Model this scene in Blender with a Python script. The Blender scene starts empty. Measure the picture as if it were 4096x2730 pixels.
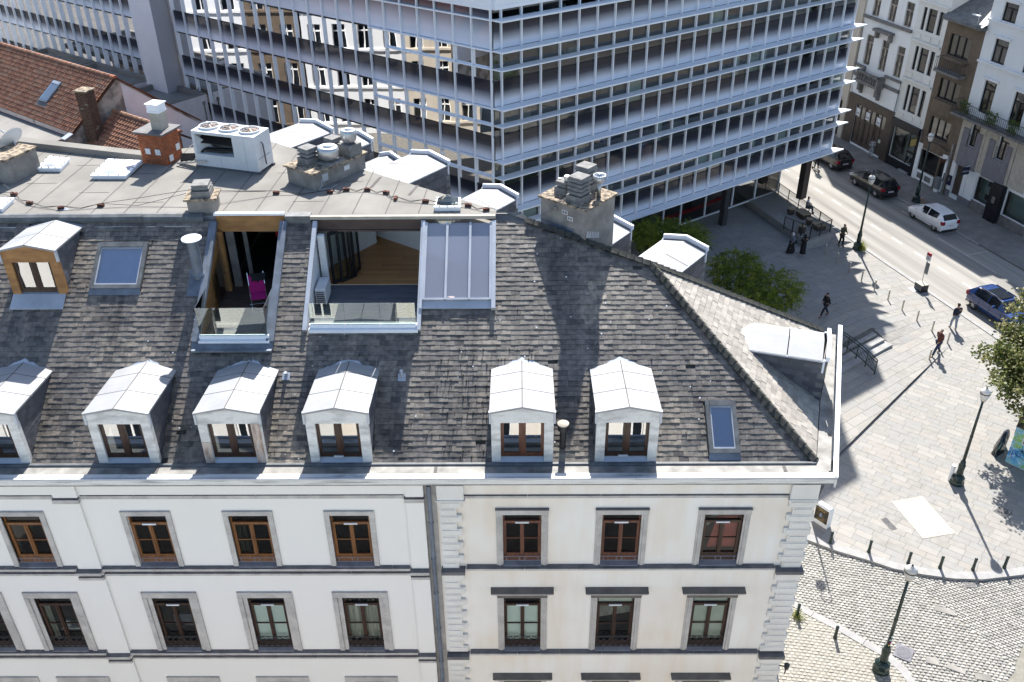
import bpy, math, random
from mathutils import Vector, Matrix
rnd = random.Random(7)
SC = bpy.context.scene
COL = SC.collection
R = math.radians

# ---------------------------------------------------------------- camera
def make_camera():
    cd = bpy.data.cameras.new('camera'); co = bpy.data.objects.new('camera', cd); COL.objects.link(co)
    cd.sensor_width = 36.0; cd.lens = 3721.83 / 4096 * 36.0
    cd.clip_start = 0.5; cd.clip_end = 1500
    th, roll, yaw = R(32.2119), R(-0.54994), R(-0.58819)
    F = Vector((math.sin(yaw) * math.cos(th), math.cos(yaw) * math.cos(th), -math.sin(th)))
    X = Vector((math.cos(yaw), -math.sin(yaw), 0)); U = X.cross(F)
    c, s = math.cos(roll), math.sin(roll)
    X2 = c * X + s * U; U2 = -s * X + c * U
    m = Matrix((X2, U2, -F)).transposed().to_4x4(); m.translation = Vector((0, 0, 31))
    co.matrix_world = m
    SC.camera = co
make_camera()

# ---------------------------------------------------------------- sky, sun, exposure
SUN_AZ, SUN_EL = R(5.0), R(43.6)          # azimuth from +Y towards +X
SKY_STRENGTH, SUN_STRENGTH, EXPOSURE = 0.10, 5.0, 1.27
w = bpy.data.worlds.new('World'); SC.world = w; w.use_nodes = True
nt = w.node_tree; nt.nodes.clear()
sky = nt.nodes.new('ShaderNodeTexSky'); sky.sky_type = 'NISHITA'; sky.sun_disc = False
sky.sun_elevation = SUN_EL; sky.sun_rotation = SUN_AZ
bg = nt.nodes.new('ShaderNodeBackground'); bg.inputs['Strength'].default_value = SKY_STRENGTH
wo = nt.nodes.new('ShaderNodeOutputWorld')
nt.links.new(sky.outputs[0], bg.inputs[0]); nt.links.new(bg.outputs[0], wo.inputs[0])
sl = bpy.data.lights.new('sun', 'SUN'); sl.energy = SUN_STRENGTH; sl.angle = R(0.55); sl.color = (1.0, 0.965, 0.91)
so = bpy.data.objects.new('sun', sl); COL.objects.link(so)
to_sun = Vector((math.sin(SUN_AZ) * math.cos(SUN_EL), math.cos(SUN_AZ) * math.cos(SUN_EL), math.sin(SUN_EL)))
so.rotation_euler = to_sun.to_track_quat('Z', 'Y').to_euler(); so.location = (0, 40, 60)
SC.view_settings.view_transform = 'Standard'; SC.view_settings.look = 'None'
SC.view_settings.gamma = 1.0; SC.view_settings.exposure = EXPOSURE
SC.view_settings.use_curve_mapping = False

# ---------------------------------------------------------------- helpers
ORG = {}
def thing(name, label, cat, loc=(0, 0, 0), group=None, rz=0.0):
    o = bpy.data.objects.new(name, None); COL.objects.link(o); o.location = loc; o.rotation_euler = (0, 0, rz)
    o.empty_display_size = 0.2
    o['label'] = label; o['category'] = cat
    if group: o['group'] = group
    ORG[o.name] = Vector(loc)
    return o
def tag(o, label=None, cat=None, group=None, kind=None):
    if label: o['label'] = label
    if cat: o['category'] = cat
    if group: o['group'] = group
    if kind: o['kind'] = kind
    return o
def root_org(p):
    while p is not None and p.parent is not None: p = p.parent
    return ORG.get(p.name, Vector((0, 0, 0))) if p is not None else Vector((0, 0, 0))
def copy_tree(o, parent=None, loc=None, rz=None):
    c = o.copy(); COL.objects.link(c); c.parent = parent
    if loc is not None: c.location = loc
    if rz is not None: c.rotation_euler = (0, 0, rz)
    for ch in o.children: copy_tree(ch, c)
    return c
def place(o, loc, rz=0.0, label=None):
    o.location = loc; o.rotation_euler = (0, 0, rz)
    if label: o['label'] = label
    return o

class MB:
    """collects faces; frame = (O, ex, ey): local x along ex, y along ey, z up"""
    def __init__(s, frame=None):
        s.v = []; s.f = []; s.m = []; s.fr = frame
        if frame:
            O, ex, ey = frame; s.O = Vector(O); s.ex = Vector(ex); s.ey = Vector(ey)
    def P(s, p):
        if s.fr is None: return (p[0], p[1], p[2])
        q = s.O + s.ex * p[0] + s.ey * p[1]; return (q.x, q.y, q.z + p[2])
    def face(s, pts, mi=0):
        n = len(s.v); s.v += [s.P(p) for p in pts]; s.f.append(tuple(range(n, n + len(pts)))); s.m.append(mi)
    def mesh(s, vs, fs, mi=0):
        n = len(s.v); s.v += [s.P(p) for p in vs]
        for f in fs: s.f.append(tuple(i + n for i in f)); s.m.append(mi)
    def bx(s, x0, x1, y0, y1, z0, z1, mi=0):
        vs = [(x0, y0, z0), (x1, y0, z0), (x1, y1, z0), (x0, y1, z0), (x0, y0, z1), (x1, y0, z1), (x1, y1, z1), (x0, y1, z1)]
        s.mesh(vs, [(0, 3, 2, 1), (4, 5, 6, 7), (0, 1, 5, 4), (1, 2, 6, 5), (2, 3, 7, 6), (3, 0, 4, 7)], mi); return s
    def cbx(s, c, size, rz=0.0, mi=0):
        cx, cy, cz = c; a, b, h = size[0] / 2, size[1] / 2, size[2] / 2; co, si = math.cos(rz), math.sin(rz)
        vs = [(cx + x * co - y * si, cy + x * si + y * co, cz + z) for z in (-h, h) for x, y in ((-a, -b), (a, -b), (a, b), (-a, b))]
        s.mesh(vs, [(0, 3, 2, 1), (4, 5, 6, 7), (0, 1, 5, 4), (1, 2, 6, 5), (2, 3, 7, 6), (3, 0, 4, 7)], mi); return s
    def obox(s, O, U, V, W, mi=0):
        O, U, V, W = Vector(O), Vector(U), Vector(V), Vector(W)
        vs = [O, O + U, O + U + V, O + V, O + W, O + U + W, O + U + V + W, O + V + W]
        s.mesh([tuple(p) for p in vs], [(0, 3, 2, 1), (4, 5, 6, 7), (0, 1, 5, 4), (1, 2, 6, 5), (2, 3, 7, 6), (3, 0, 4, 7)], mi); return s
    def bevbox(s, c, size, b, rz=0.0, mi=0):
        cx, cy, cz = c; X, Y, Z = size[0] / 2, size[1] / 2, size[2] / 2; co, si = math.cos(rz), math.sin(rz)
        def ring(x, y, z): return [(cx + p * co - q * si, cy + p * si + q * co, cz + z) for p, q in ((-x, -y), (x, -y), (x, y), (-x, y))]
        vs = ring(X, Y, -Z) + ring(X, Y, Z - b) + ring(X - b, Y - b, Z)
        fs = [(8, 9, 10, 11)]
        for k in (0, 4):
            for i in range(4): j = (i + 1) % 4; fs.append((k + i, k + j, k + 4 + j, k + 4 + i))
        s.mesh(vs, fs, mi); return s
    def cyl(s, p0, p1, r0, r1=None, n=10, mi=0, caps=True):
        if r1 is None: r1 = r0
        p0, p1 = Vector(p0), Vector(p1); d = (p1 - p0).normalized()
        a = d.orthogonal().normalized(); b = d.cross(a)
        vs = []
        for p, r in ((p0, r0), (p1, r1)):
            for i in range(n):
                t = 2 * math.pi * i / n; vs.append(tuple(p + a * (r * math.cos(t)) + b * (r * math.sin(t))))
        fs = [(i, (i + 1) % n, n + (i + 1) % n, n + i) for i in range(n)]
        if caps: fs += [tuple(range(n - 1, -1, -1)), tuple(range(n, 2 * n))]
        s.mesh(vs, fs, mi); return s
    def lathe(s, c, prof, n=12, mi=0):
        vs = []; fs = []
        for r, z in prof:
            for i in range(n):
                t = 2 * math.pi * i / n; vs.append((c[0] + r * math.cos(t), c[1] + r * math.sin(t), c[2] + z))
        for k in range(len(prof) - 1):
            for i in range(n): fs.append((k * n + i, k * n + (i + 1) % n, (k + 1) * n + (i + 1) % n, (k + 1) * n + i))
        fs += [tuple(range(n - 1, -1, -1)), tuple(range((len(prof) - 1) * n, len(prof) * n))]
        s.mesh(vs, fs, mi); return s
    def prism(s, poly, z0, z1, mi=0):
        n = len(poly); vs = [(x, y, z0) for x, y in poly] + [(x, y, z1) for x, y in poly]
        s.mesh(vs, [tuple(range(n - 1, -1, -1)), tuple(range(n, 2 * n))] + [(i, (i + 1) % n, n + (i + 1) % n, n + i) for i in range(n)], mi); return s
    def tube(s, pts, r, n=6, mi=0):
        for a, b in zip(pts[:-1], pts[1:]): s.cyl(a, b, r, r, n, mi)
        return s
    def wall(s, x0, x1, z0, z1, y, yb, holes, mi=0):
        xs = sorted({x0, x1} | {h[0] for h in holes} | {h[1] for h in holes}); zs = sorted({z0, z1} | {h[2] for h in holes} | {h[3] for h in holes})
        xs = [x for x in xs if x0 - 1e-6 <= x <= x1 + 1e-6]; zs = [z for z in zs if z0 - 1e-6 <= z <= z1 + 1e-6]
        for a, b in zip(xs[:-1], xs[1:]):
            for c, d in zip(zs[:-1], zs[1:]):
                mx, mz = (a + b) / 2, (c + d) / 2
                if any(h[0] < mx < h[1] and h[2] < mz < h[3] for h in holes): continue
                s.face([(a, y, c), (b, y, c), (b, y, d), (a, y, d)], mi)
        for h in holes:
            a, b, c, d = h[:4]
            s.face([(a, y, c), (a, yb, c), (b, yb, c), (b, y, c)], mi); s.face([(a, y, d), (b, y, d), (b, yb, d), (a, yb, d)], mi)
            s.face([(a, y, c), (a, y, d), (a, yb, d), (a, yb, c)], mi); s.face([(b, y, c), (b, yb, c), (b, yb, d), (b, y, d)], mi)
        return s
    def build(s, name, mats, parent=None, smooth=False, org=None):
        me = bpy.data.meshes.new(name)
        o_ = org if org is not None else root_org(parent)
        me.from_pydata([(x - o_[0], y - o_[1], z - o_[2]) for x, y, z in s.v], [], s.f)
        if not isinstance(mats, (list, tuple)): mats = [mats]
        for m in mats: me.materials.append(m)
        if len(mats) > 1: me.polygons.foreach_set('material_index', s.m)
        if smooth: me.polygons.foreach_set('use_smooth', [True] * len(me.polygons))
        me.validate(); me.update()
        o = bpy.data.objects.new(name, me); COL.objects.link(o)
        if parent is not None: o.parent = parent
        elif org is not None: o.location = org
        return o
def structure(o): o['kind'] = 'structure'; return o
def stuff(o): o['kind'] = 'stuff'; return o
def inst(src, parent, loc, rot=None, name=None):
    o = bpy.data.objects.new(name or src.name.split('.')[0], src.data if hasattr(src, 'data') else src); COL.objects.link(o)
    o.parent = parent; o.location = loc
    if rot is not None: o.rotation_euler = rot
    return o

def clip_poly(poly, clip):
    """Sutherland-Hodgman, clip convex counter-clockwise"""
    out = list(poly)
    for i in range(len(clip)):
        a, b = clip[i], clip[(i + 1) % len(clip)]; src = out; out = []
        if not src: return []
        def side(p): return (b[0] - a[0]) * (p[1] - a[1]) - (b[1] - a[1]) * (p[0] - a[0])
        for j in range(len(src)):
            p, q = src[j], src[(j + 1) % len(src)]; sp, sq = side(p), side(q)
            if sp >= 0: out.append(p)
            if (sp >= 0) != (sq >= 0):
                t = sp / (sp - sq); out.append((p[0] + t * (q[0] - p[0]), p[1] + t * (q[1] - p[1])))
    return out
def area(p): return abs(sum(p[i][0] * p[(i + 1) % len(p)][1] - p[(i + 1) % len(p)][0] * p[i][1] for i in range(len(p)))) / 2

# ---------------------------------------------------------------- materials
def rgb(c): return (c[0], c[1], c[2], 1.0)
class NT:
    def __init__(s, name):
        s.m = bpy.data.materials.new(name); s.m.use_nodes = True; s.t = s.m.node_tree; s.t.nodes.clear()
        s.out = s.t.nodes.new('ShaderNodeOutputMaterial')
    def n(s, t, **kw):
        nd = s.t.nodes.new('ShaderNode' + t)
        for k, v in kw.items():
            if k in nd.inputs: nd.inputs[k].default_value = v
            else: setattr(nd, k, v)
        return nd
    def l(s, a, b): s.t.links.new(a, b)
    def ramp(s, fac, stops):
        r = s.n('ValToRGB'); e = r.color_ramp.elements
        while len(e) < len(stops): e.new(0.5)
        for i, (p, c) in enumerate(stops): e[i].position = p; e[i].color = rgb(c) if len(c) == 3 else c
        s.l(fac, r.inputs[0]); return r.outputs[0]
    def pos(s, scale=(1, 1, 1)):
        g = s.n('NewGeometry'); mp = s.n('Mapping'); mp.inputs['Scale'].default_value = scale
        s.l(g.outputs['Position'], mp.inputs['Vector']); return mp.outputs[0]
    def noise(s, vec, scale, detail=5, rough=0.55):
        t = s.n('TexNoise', Scale=scale, Detail=detail, Roughness=rough); s.l(vec, t.inputs['Vector']); return t.outputs['Fac']
    def mix(s, fac, a, b, mode='MIX'):
        x = s.n('MixRGB', blend_type=mode)
        if isinstance(fac, float): x.inputs[0].default_value = fac
        else: s.l(fac, x.inputs[0])
        for i, c in ((1, a), (2, b)):
            if isinstance(c, tuple): x.inputs[i].default_value = rgb(c)
            else: s.l(c, x.inputs[i])
        return x.outputs[0]
    def bump(s, h, strength, dist=0.02):
        b = s.n('Bump', Strength=strength, Distance=dist); s.l(h, b.inputs['Height']); return b.outputs[0]
    def pbsdf(s, col, rough=0.7, metal=0.0, spec=0.4, normal=None, coat=0.0):
        p = s.n('BsdfPrincipled')
        if isinstance(col, tuple): p.inputs['Base Color'].default_value = rgb(col)
        else: s.l(col, p.inputs['Base Color'])
        if isinstance(rough, (int, float)): p.inputs['Roughness'].default_value = rough
        else: s.l(rough, p.inputs['Roughness'])
        p.inputs['Metallic'].default_value = metal; p.inputs['Specular IOR Level'].default_value = spec
        p.inputs['Coat Weight'].default_value = coat
        if normal is not None: s.l(normal, p.inputs['Normal'])
        s.l(p.outputs[0], s.out.inputs[0]); return p
def pm(name, col, col2=None, rough=0.75, metal=0.0, spec=0.35, scale=2.0, stretch=(1, 1, 1), bump=0.15, fine=25.0, lo=0.35, hi=0.7, coat=0.0, objvar=0.0):
    """plain paint/stone/metal with two-tone mottling, fine grain and bump"""
    t = NT(name); v = t.pos(stretch)
    if col2 is None: col2 = tuple(c * 0.78 for c in col)
    base = t.ramp(t.noise(v, scale), [(lo, col2), (hi, col)])
    g = t.noise(t.pos(), fine, 3)
    base = t.mix(0.25, base, t.ramp(g, [(0.3, (0.55, 0.55, 0.55)), (0.7, (1.0, 1.0, 1.0))]), 'MULTIPLY')
    if objvar:
        oi = t.n('ObjectInfo'); base = t.mix(objvar, base, t.ramp(oi.outputs['Random'], [(0, (0.45, 0.45, 0.45)), (1, (1.0, 1.0, 1.0))]), 'MULTIPLY')
    t.pbsdf(base, rough, metal, spec, t.bump(g, bump, 0.01) if bump else None, coat)
    return t.m
def glass(name, tint=(0.75, 0.82, 0.82), refl=0.12, wav=0.0, rough=0.0, wscale=1.2, gcol=(1, 1, 1)):
    t = NT(name)
    tr = t.n('BsdfTransparent'); tr.inputs[0].default_value = rgb(tint)
    gl = t.n('BsdfGlossy', Roughness=rough); gl.inputs[0].default_value = rgb(gcol)
    fr = t.n('Fresnel', IOR=1.5); ad = t.n('Math', operation='ADD'); ad.use_clamp = True
    ad.inputs[1].default_value = refl; t.l(fr.outputs[0], ad.inputs[0])
    if wav:
        h = t.noise(t.pos(), wscale, 1.5); b = t.bump(h, wav, 0.05); t.l(b, gl.inputs['Normal'])
    mx = t.n('MixShader'); t.l(ad.outputs[0], mx.inputs[0]); t.l(tr.outputs[0], mx.inputs[1]); t.l(gl.outputs[0], mx.inputs[2])
    t.l(mx.outputs[0], t.out.inputs[0]); return t.m

M = {}
M['white_paint'] = pm('white_paint', (0.86, 0.86, 0.85), (0.80, 0.80, 0.79), rough=0.6, scale=0.6, bump=0.05)
def facade_mat(name, base, stain, amount):
    t = NT(name)
    n1 = t.noise(t.pos((1.3, 1.3, 0.16)), 1.6, 6); n2 = t.noise(t.pos(), 0.35, 3); n3 = t.noise(t.pos(), 40, 3)
    c = t.ramp(n1, [(0.42, base), (0.78, tuple(b * (1 - amount) + s * amount for b, s in zip(base, stain)))])
    c = t.mix(t.ramp(n2, [(0.45, (0, 0, 0)), (0.7, (amount, amount, amount))]), c, stain)
    t.pbsdf(c, 0.85, 0, 0.25, t.bump(n3, 0.12, 0.008)); return t.m
M['render_white'] = facade_mat('render_white', (0.735, 0.715, 0.68), (0.66, 0.64, 0.60), 0.12)
M['render_cream'] = facade_mat('render_cream', (0.74, 0.72, 0.675), (0.58, 0.43, 0.27), 0.32)
M['bluestone'] = pm('bluestone', (0.52, 0.50, 0.47), (0.38, 0.36, 0.345), scale=3, bump=0.2)
M['bluestone_dark'] = pm('bluestone_dark', (0.17, 0.165, 0.165), (0.11, 0.105, 0.11), scale=3, bump=0.2)
M['bluestone_sill'] = pm('bluestone_sill', (0.20, 0.205, 0.23), (0.13, 0.13, 0.15), scale=3, bump=0.2)
M['hood'] = pm('hood_stone', (0.165, 0.15, 0.135), (0.10, 0.092, 0.085), scale=2.5, bump=0.3)
M['quoin'] = pm('quoin_paint', (0.73, 0.715, 0.68), (0.66, 0.635, 0.59), scale=1.2, bump=0.06)
M['wood_orange'] = pm('varnished_wood', (0.25, 0.105, 0.035), (0.13, 0.055, 0.02), rough=0.4, scale=5, stretch=(3, 3, 0.4))
M['wood_dark'] = pm('dark_stained_wood', (0.065, 0.034, 0.024), (0.035, 0.02, 0.015), rough=0.4, scale=5, stretch=(3, 3, 0.4))
M['wood_red'] = pm('red_brown_wood', (0.16, 0.065, 0.04), (0.08, 0.032, 0.02), rough=0.4, scale=5, stretch=(3, 3, 0.4))
M['wood_plank'] = pm('weathered_board', (0.42, 0.22, 0.08), (0.26, 0.13, 0.05), rough=0.6, scale=3, stretch=(0.6, 2, 2))
M['pane'] = glass('house_glass', (0.75, 0.8, 0.8), 0.05, 0.08)
M['dormer_pane'] = glass('dormer_glass', (0.5, 0.55, 0.55), 0.32, 0.05, wscale=0.7)
M['clear'] = glass('balustrade_glass', (0.80, 0.88, 0.84), 0.10)
M['frost'] = None
t = NT('frosted_roof_glass'); p = t.pbsdf((0.42, 0.45, 0.55), 0.25, 0, 0.6); tr = t.n('BsdfTransparent'); tr.inputs[0].default_value = (0.75, 0.78, 0.88, 1)
mx = t.n('MixShader'); mx.inputs[0].default_value = 0.5; t.l(tr.outputs[0], mx.inputs[1]); t.l(p.outputs[0], mx.inputs[2]); t.l(mx.outputs[0], t.out.inputs[0]); M['frost'] = t.m
M['room_shade'] = pm('unlit_room', (0.035, 0.036, 0.036), (0.02, 0.02, 0.02), bump=0)  # near-black colour stands in for the shade inside unlit rooms
M['curtain'] = pm('curtain_cloth', (0.62, 0.62, 0.54), (0.40, 0.40, 0.34), scale=14, stretch=(1, 1, 0.03), bump=0)
M['blind'] = pm('pale_blind', (0.62, 0.66, 0.58), (0.52, 0.56, 0.49), scale=1.5, bump=0)
t = NT('dotted_film'); v = t.pos((12.5, 12.5, 12.5)); vo = t.n('TexVoronoi', Scale=1.0); vo.inputs['Randomness'].default_value = 0.0; t.l(v, vo.inputs['Vector'])
t.pbsdf(t.ramp(vo.outputs['Distance'], [(0.30, (0.06, 0.08, 0.075)), (0.36, (0.62, 0.69, 0.65))]), 0.6); M['dotted'] = t.m
M['red_wall'] = pm('red_room_paint', (0.52, 0.115, 0.085), (0.42, 0.09, 0.07), bump=0)
M['iron'] = pm('painted_iron', (0.035, 0.036, 0.040), (0.022, 0.022, 0.024), rough=0.5, bump=0)
M['iron_grey'] = pm('grey_iron', (0.13, 0.13, 0.15), (0.09, 0.09, 0.10), rough=0.5, bump=0)
M['green_iron'] = pm('dark_green_iron', (0.012, 0.032, 0.028), (0.008, 0.020, 0.017), rough=0.35, spec=0.5, bump=0.05)
M['zinc'] = pm('zinc_sheet', (0.50, 0.53, 0.58), (0.40, 0.43, 0.48), rough=0.5, metal=0.25, scale=1.5, bump=0.05)
M['zinc_dull'] = pm('dull_zinc_gutter', (0.32, 0.31, 0.29), (0.15, 0.145, 0.135), rough=0.7, metal=0.1, scale=2.2, bump=0.05)
M['lead'] = pm('lead_flashing', (0.20, 0.23, 0.28), (0.12, 0.14, 0.17), rough=0.6, metal=0.2, scale=2.5, bump=0.1)
M['membrane'] = pm('white_roof_membrane', (0.33, 0.335, 0.345), (0.26, 0.265, 0.275), rough=0.6, scale=0.9, bump=0.04)
M['dormer_front'] = pm('weathered_white_board', (0.68, 0.68, 0.66), (0.42, 0.42, 0.41), rough=0.7, scale=3.5, stretch=(0.5, 1, 1.4), bump=0.1, lo=0.3, hi=0.55)
M['dormer_peel'] = pm('peeling_board', (0.50, 0.43, 0.38), (0.26, 0.18, 0.14), rough=0.75, scale=4, stretch=(1.5, 1, 0.5), bump=0.1, lo=0.4, hi=0.6)
M['fascia'] = pm('weathered_fascia', (0.68, 0.67, 0.64), (0.25, 0.25, 0.25), rough=0.8, scale=2.2, stretch=(0.35, 1, 7), bump=0.15, lo=0.30, hi=0.48)
def slate_mat(name, c):
    t = NT(name); v = t.pos()
    base = t.ramp(t.noise(v, 7, 5), [(0.33, tuple(x * .5 for x in c)), (0.62, c)])
    st = t.noise(t.pos((2.2, 0.35, 0.35)), 0.9, 5); base = t.mix(1.0, base, t.ramp(st, [(0.30, (0.42, 0.41, 0.42)), (0.46, (0.9, 0.9, 0.9)), (0.60, (1.05, 1.03, 1.0)), (0.74, (1.7, 1.62, 1.5))]), 'MULTIPLY')
    sp_ = t.noise(v, 16, 3); base = t.mix(t.ramp(sp_, [(0.66, (0, 0, 0)), (0.72, (.6, .6, .6))]), base, (0.36, 0.33, 0.28))
    g = t.noise(v, 60, 3); t.pbsdf(base, 0.5, 0, 0.6, t.bump(g, 0.5, 0.012)); return t.m
SL = [slate_mat('slate_%d' % i, c) for i, c in enumerate([(0.165, 0.145, 0.126), (0.195, 0.17, 0.146), (0.135, 0.121, 0.108), (0.25, 0.218, 0.18), (0.18, 0.159, 0.14), (0.09, 0.082, 0.074)])]
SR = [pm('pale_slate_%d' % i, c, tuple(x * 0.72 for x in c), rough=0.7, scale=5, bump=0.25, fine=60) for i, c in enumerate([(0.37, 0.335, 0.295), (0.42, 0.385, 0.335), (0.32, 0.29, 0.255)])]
SG = [pm('cheek_slate_%d' % i, c, tuple(x * 0.75 for x in c), rough=0.6, scale=5, bump=0.2, fine=60) for i, c in enumerate([(0.115, 0.118, 0.135), (0.14, 0.142, 0.16), (0.10, 0.102, 0.115)])]
M['hip'] = pm('mossy_hip_cap', (0.075, 0.073, 0.068), (0.035, 0.036, 0.028), rough=0.9, scale=7, bump=0.5)
M['felt'] = pm('mineral_roof_felt', (0.265, 0.253, 0.232), (0.20, 0.19, 0.174), rough=0.95, spec=0.1, scale=0.7, bump=0.35, fine=90)
M['felt_grey'] = pm('grey_roof_felt', (0.27, 0.26, 0.24), (0.20, 0.19, 0.18), rough=0.95, spec=0.1, scale=0.8, stretch=(1, 0.4, 1), bump=0.3, fine=80)
M['felt_seam'] = pm('felt_seam', (0.14, 0.13, 0.125), (0.09, 0.085, 0.08), rough=0.95, scale=2, bump=0.1)
M['roll_dark'] = pm('dark_roof_edge', (0.155, 0.165, 0.170), (0.085, 0.09, 0.095), rough=0.55, scale=3, bump=0.3)
M['cement'] = pm('chimney_cement', (0.30, 0.285, 0.265), (0.185, 0.175, 0.165), rough=0.9, scale=2.5, bump=0.4, fine=50)
M['cap_moss'] = pm('mossy_chimney_cap', (0.36, 0.29, 0.21), (0.09, 0.075, 0.06), rough=0.95, scale=7, bump=0.7, lo=0.42, hi=0.58)
M['pot'] = pm('concrete_pot', (0.255, 0.25, 0.245), (0.16, 0.155, 0.15), rough=0.9, scale=5, bump=0.3)
M['steel'] = pm('galvanised_steel', (0.55, 0.56, 0.57), (0.40, 0.41, 0.42), rough=0.35, metal=0.7, scale=3, bump=0.05)
M['ac_white'] = pm('white_metal_casing', (0.70, 0.72, 0.74), (0.60, 0.62, 0.64), rough=0.45, scale=1.5, bump=0.03)
M['rust'] = pm('rust', (0.30, 0.15, 0.08), (0.10, 0.07, 0.05), rough=0.9, scale=8)
M['brick_orange'] = pm('orange_brick', (0.42, 0.135, 0.055), (0.30, 0.09, 0.04), rough=0.9, scale=9, bump=0.3, objvar=0.35)
M['brick_dark'] = pm('old_brown_brick', (0.19, 0.105, 0.065), (0.10, 0.055, 0.04), rough=0.9, scale=9, bump=0.4, objvar=0.45)
M['brick_hole'] = pm('perforated_brick', (0.20, 0.075, 0.05), (0.13, 0.05, 0.035), rough=0.9, scale=12, bump=0.3)
M['mortar'] = pm('mortar', (0.33, 0.28, 0.22), (0.24, 0.20, 0.16), rough=0.95, scale=6, bump=0.4)
M['tile'] = [pm('clay_tile_%d' % i, c, tuple(x * 0.55 for x in c), rough=0.7, scale=6, bump=0.3, lo=0.3, hi=0.6) for i, c in enumerate([(0.33, 0.15, 0.085), (0.38, 0.175, 0.10), (0.28, 0.125, 0.075), (0.35, 0.19, 0.12)])]
M['tile_new'] = pm('fresh_clay_tile', (0.42, 0.145, 0.065), (0.32, 0.11, 0.05), rough=0.7, scale=5)
M['plaster_old'] = pm('stained_gable_plaster', (0.46, 0.40, 0.34), (0.20, 0.17, 0.145), rough=0.95, scale=1.8, bump=0.3, lo=0.38, hi=0.56)
M['wall_lilac'] = pm('white_side_wall', (0.72, 0.69, 0.70), (0.64, 0.60, 0.61), rough=0.8, scale=1.2, bump=0.1)
M['off_white'] = pm('pylon_paint', (0.74, 0.72, 0.75), (0.69, 0.67, 0.71), rough=0.8, scale=0.8, bump=0.15)
M['pylon_grey'] = pm('pylon_return', (0.42, 0.42, 0.45), (0.39, 0.39, 0.42), rough=0.85, scale=0.8, bump=0.1)
M['alu'] = pm('white_aluminium', (0.86, 0.89, 0.93), (0.81, 0.84, 0.89), rough=0.4, scale=1.0, bump=0.02)
M['black_seal'] = pm('black_glazing_seal', (0.012, 0.014, 0.02), bump=0, rough=0.5)
M['parquet'] = None
t = NT('oak_parquet'); br = t.n('TexBrick', Scale=1.0); br.inputs['Color1'].default_value = (0.56, 0.29, 0.11, 1); br.inputs['Color2'].default_value = (0.42, 0.20, 0.075, 1); br.inputs['Mortar'].default_value = (0.22, 0.10, 0.04, 1)
br.inputs['Brick Width'].default_value = 1.3; br.inputs['Row Height'].default_value = 0.16; br.inputs['Mortar Size'].default_value = 0.004; t.l(t.pos(), br.inputs['Vector']); t.pbsdf(br.outputs[0], 0.4, 0, 0.4); M['parquet'] = t.m
M['deck'] = pm('grey_decking', (0.135, 0.145, 0.165), (0.095, 0.10, 0.115), rough=0.7, scale=3, stretch=(0.4, 3, 1))
M['deck_brown'] = pm('brown_decking', (0.10, 0.07, 0.06), (0.06, 0.042, 0.036), rough=0.7, scale=3, stretch=(0.4, 3, 1))
M['plaster'] = pm('white_plaster', (0.74, 0.75, 0.76), (0.70, 0.71, 0.72), rough=0.8, bump=0.02)
M['magenta'] = pm('magenta_canvas', (0.45, 0.012, 0.20), (0.36, 0.01, 0.16), rough=0.85, scale=20)
M['chrome'] = pm('chrome_tube', (0.75, 0.76, 0.78), (0.70, 0.71, 0.73), rough=0.2, metal=0.9, bump=0)
M['black_plastic'] = pm('black_plastic', (0.018, 0.018, 0.02), rough=0.45, bump=0)
M['dome'] = pm('opal_dome', (0.72, 0.73, 0.75), (0.62, 0.63, 0.66), rough=0.15, spec=0.6, bump=0, coat=0.5)
t = NT('stone_paving')
oi = t.n('ObjectInfo'); vn = t.noise(t.pos(), 0.75, 2); fn = t.noise(t.pos(), 30, 4); sn = t.noise(t.pos(), 3.0, 5)
c = t.ramp(vn, [(0.3, (0.25, 0.24, 0.222)), (0.7, (0.29, 0.278, 0.257))])
c = t.mix(0.5, c, t.ramp(oi.outputs['Random'], [(0, (0.86, 0.87, 0.89)), (0.5, (0.97, 0.96, 0.94)), (1, (1.06, 1.03, 0.98))]), 'MULTIPLY')
c = t.mix(0.3, c, t.ramp(sn, [(0.35, (0.6, 0.6, 0.6)), (0.6, (1, 1, 1))]), 'MULTIPLY'); t.pbsdf(c, 0.85, 0, 0.25, t.bump(fn, 0.2, 0.01)); M['paving'] = t.m
PV = [M['paving'], pm('paving_warm', (0.288, 0.270, 0.245), (0.255, 0.24, 0.218), rough=0.85, scale=2.5, bump=0.2, fine=30), pm('paving_grey', (0.268, 0.262, 0.248), (0.24, 0.234, 0.222), rough=0.85, scale=2.5, bump=0.2, fine=30), pm('paving_light', (0.305, 0.291, 0.267), (0.278, 0.264, 0.242), rough=0.85, scale=2.5, bump=0.2, fine=30)]
M['joint'] = pm('paving_joint', (0.15, 0.14, 0.125), (0.10, 0.095, 0.085), rough=0.95, scale=4, bump=0.3)
CB = [pm('cobble_%d' % i, c, tuple(x * 0.7 for x in c), rough=0.75, scale=9, bump=0.4, fine=50) for i, c in enumerate([(0.36, 0.348, 0.32), (0.41, 0.395, 0.362), (0.32, 0.31, 0.285), (0.45, 0.435, 0.40)])]
CW = [pm('warm_cobble_%d' % i, c, tuple(x * 0.75 for x in c), rough=0.75, scale=9, bump=0.4, fine=50) for i, c in enumerate([(0.39, 0.362, 0.31), (0.43, 0.40, 0.345), (0.36, 0.336, 0.288)])]
M['cobble_joint'] = pm('cobble_joint', (0.27, 0.255, 0.22), (0.19, 0.18, 0.15), rough=0.95, scale=3, bump=0.4)
M['kerb'] = pm('kerb_stone', (0.33, 0.325, 0.315), (0.26, 0.255, 0.25), rough=0.8, scale=2.5, bump=0.2)
t = NT('asphalt'); a = t.noise(t.pos(), 60, 4); b_ = t.noise(t.pos((1, 0.12, 1)), 0.8, 4)
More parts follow.
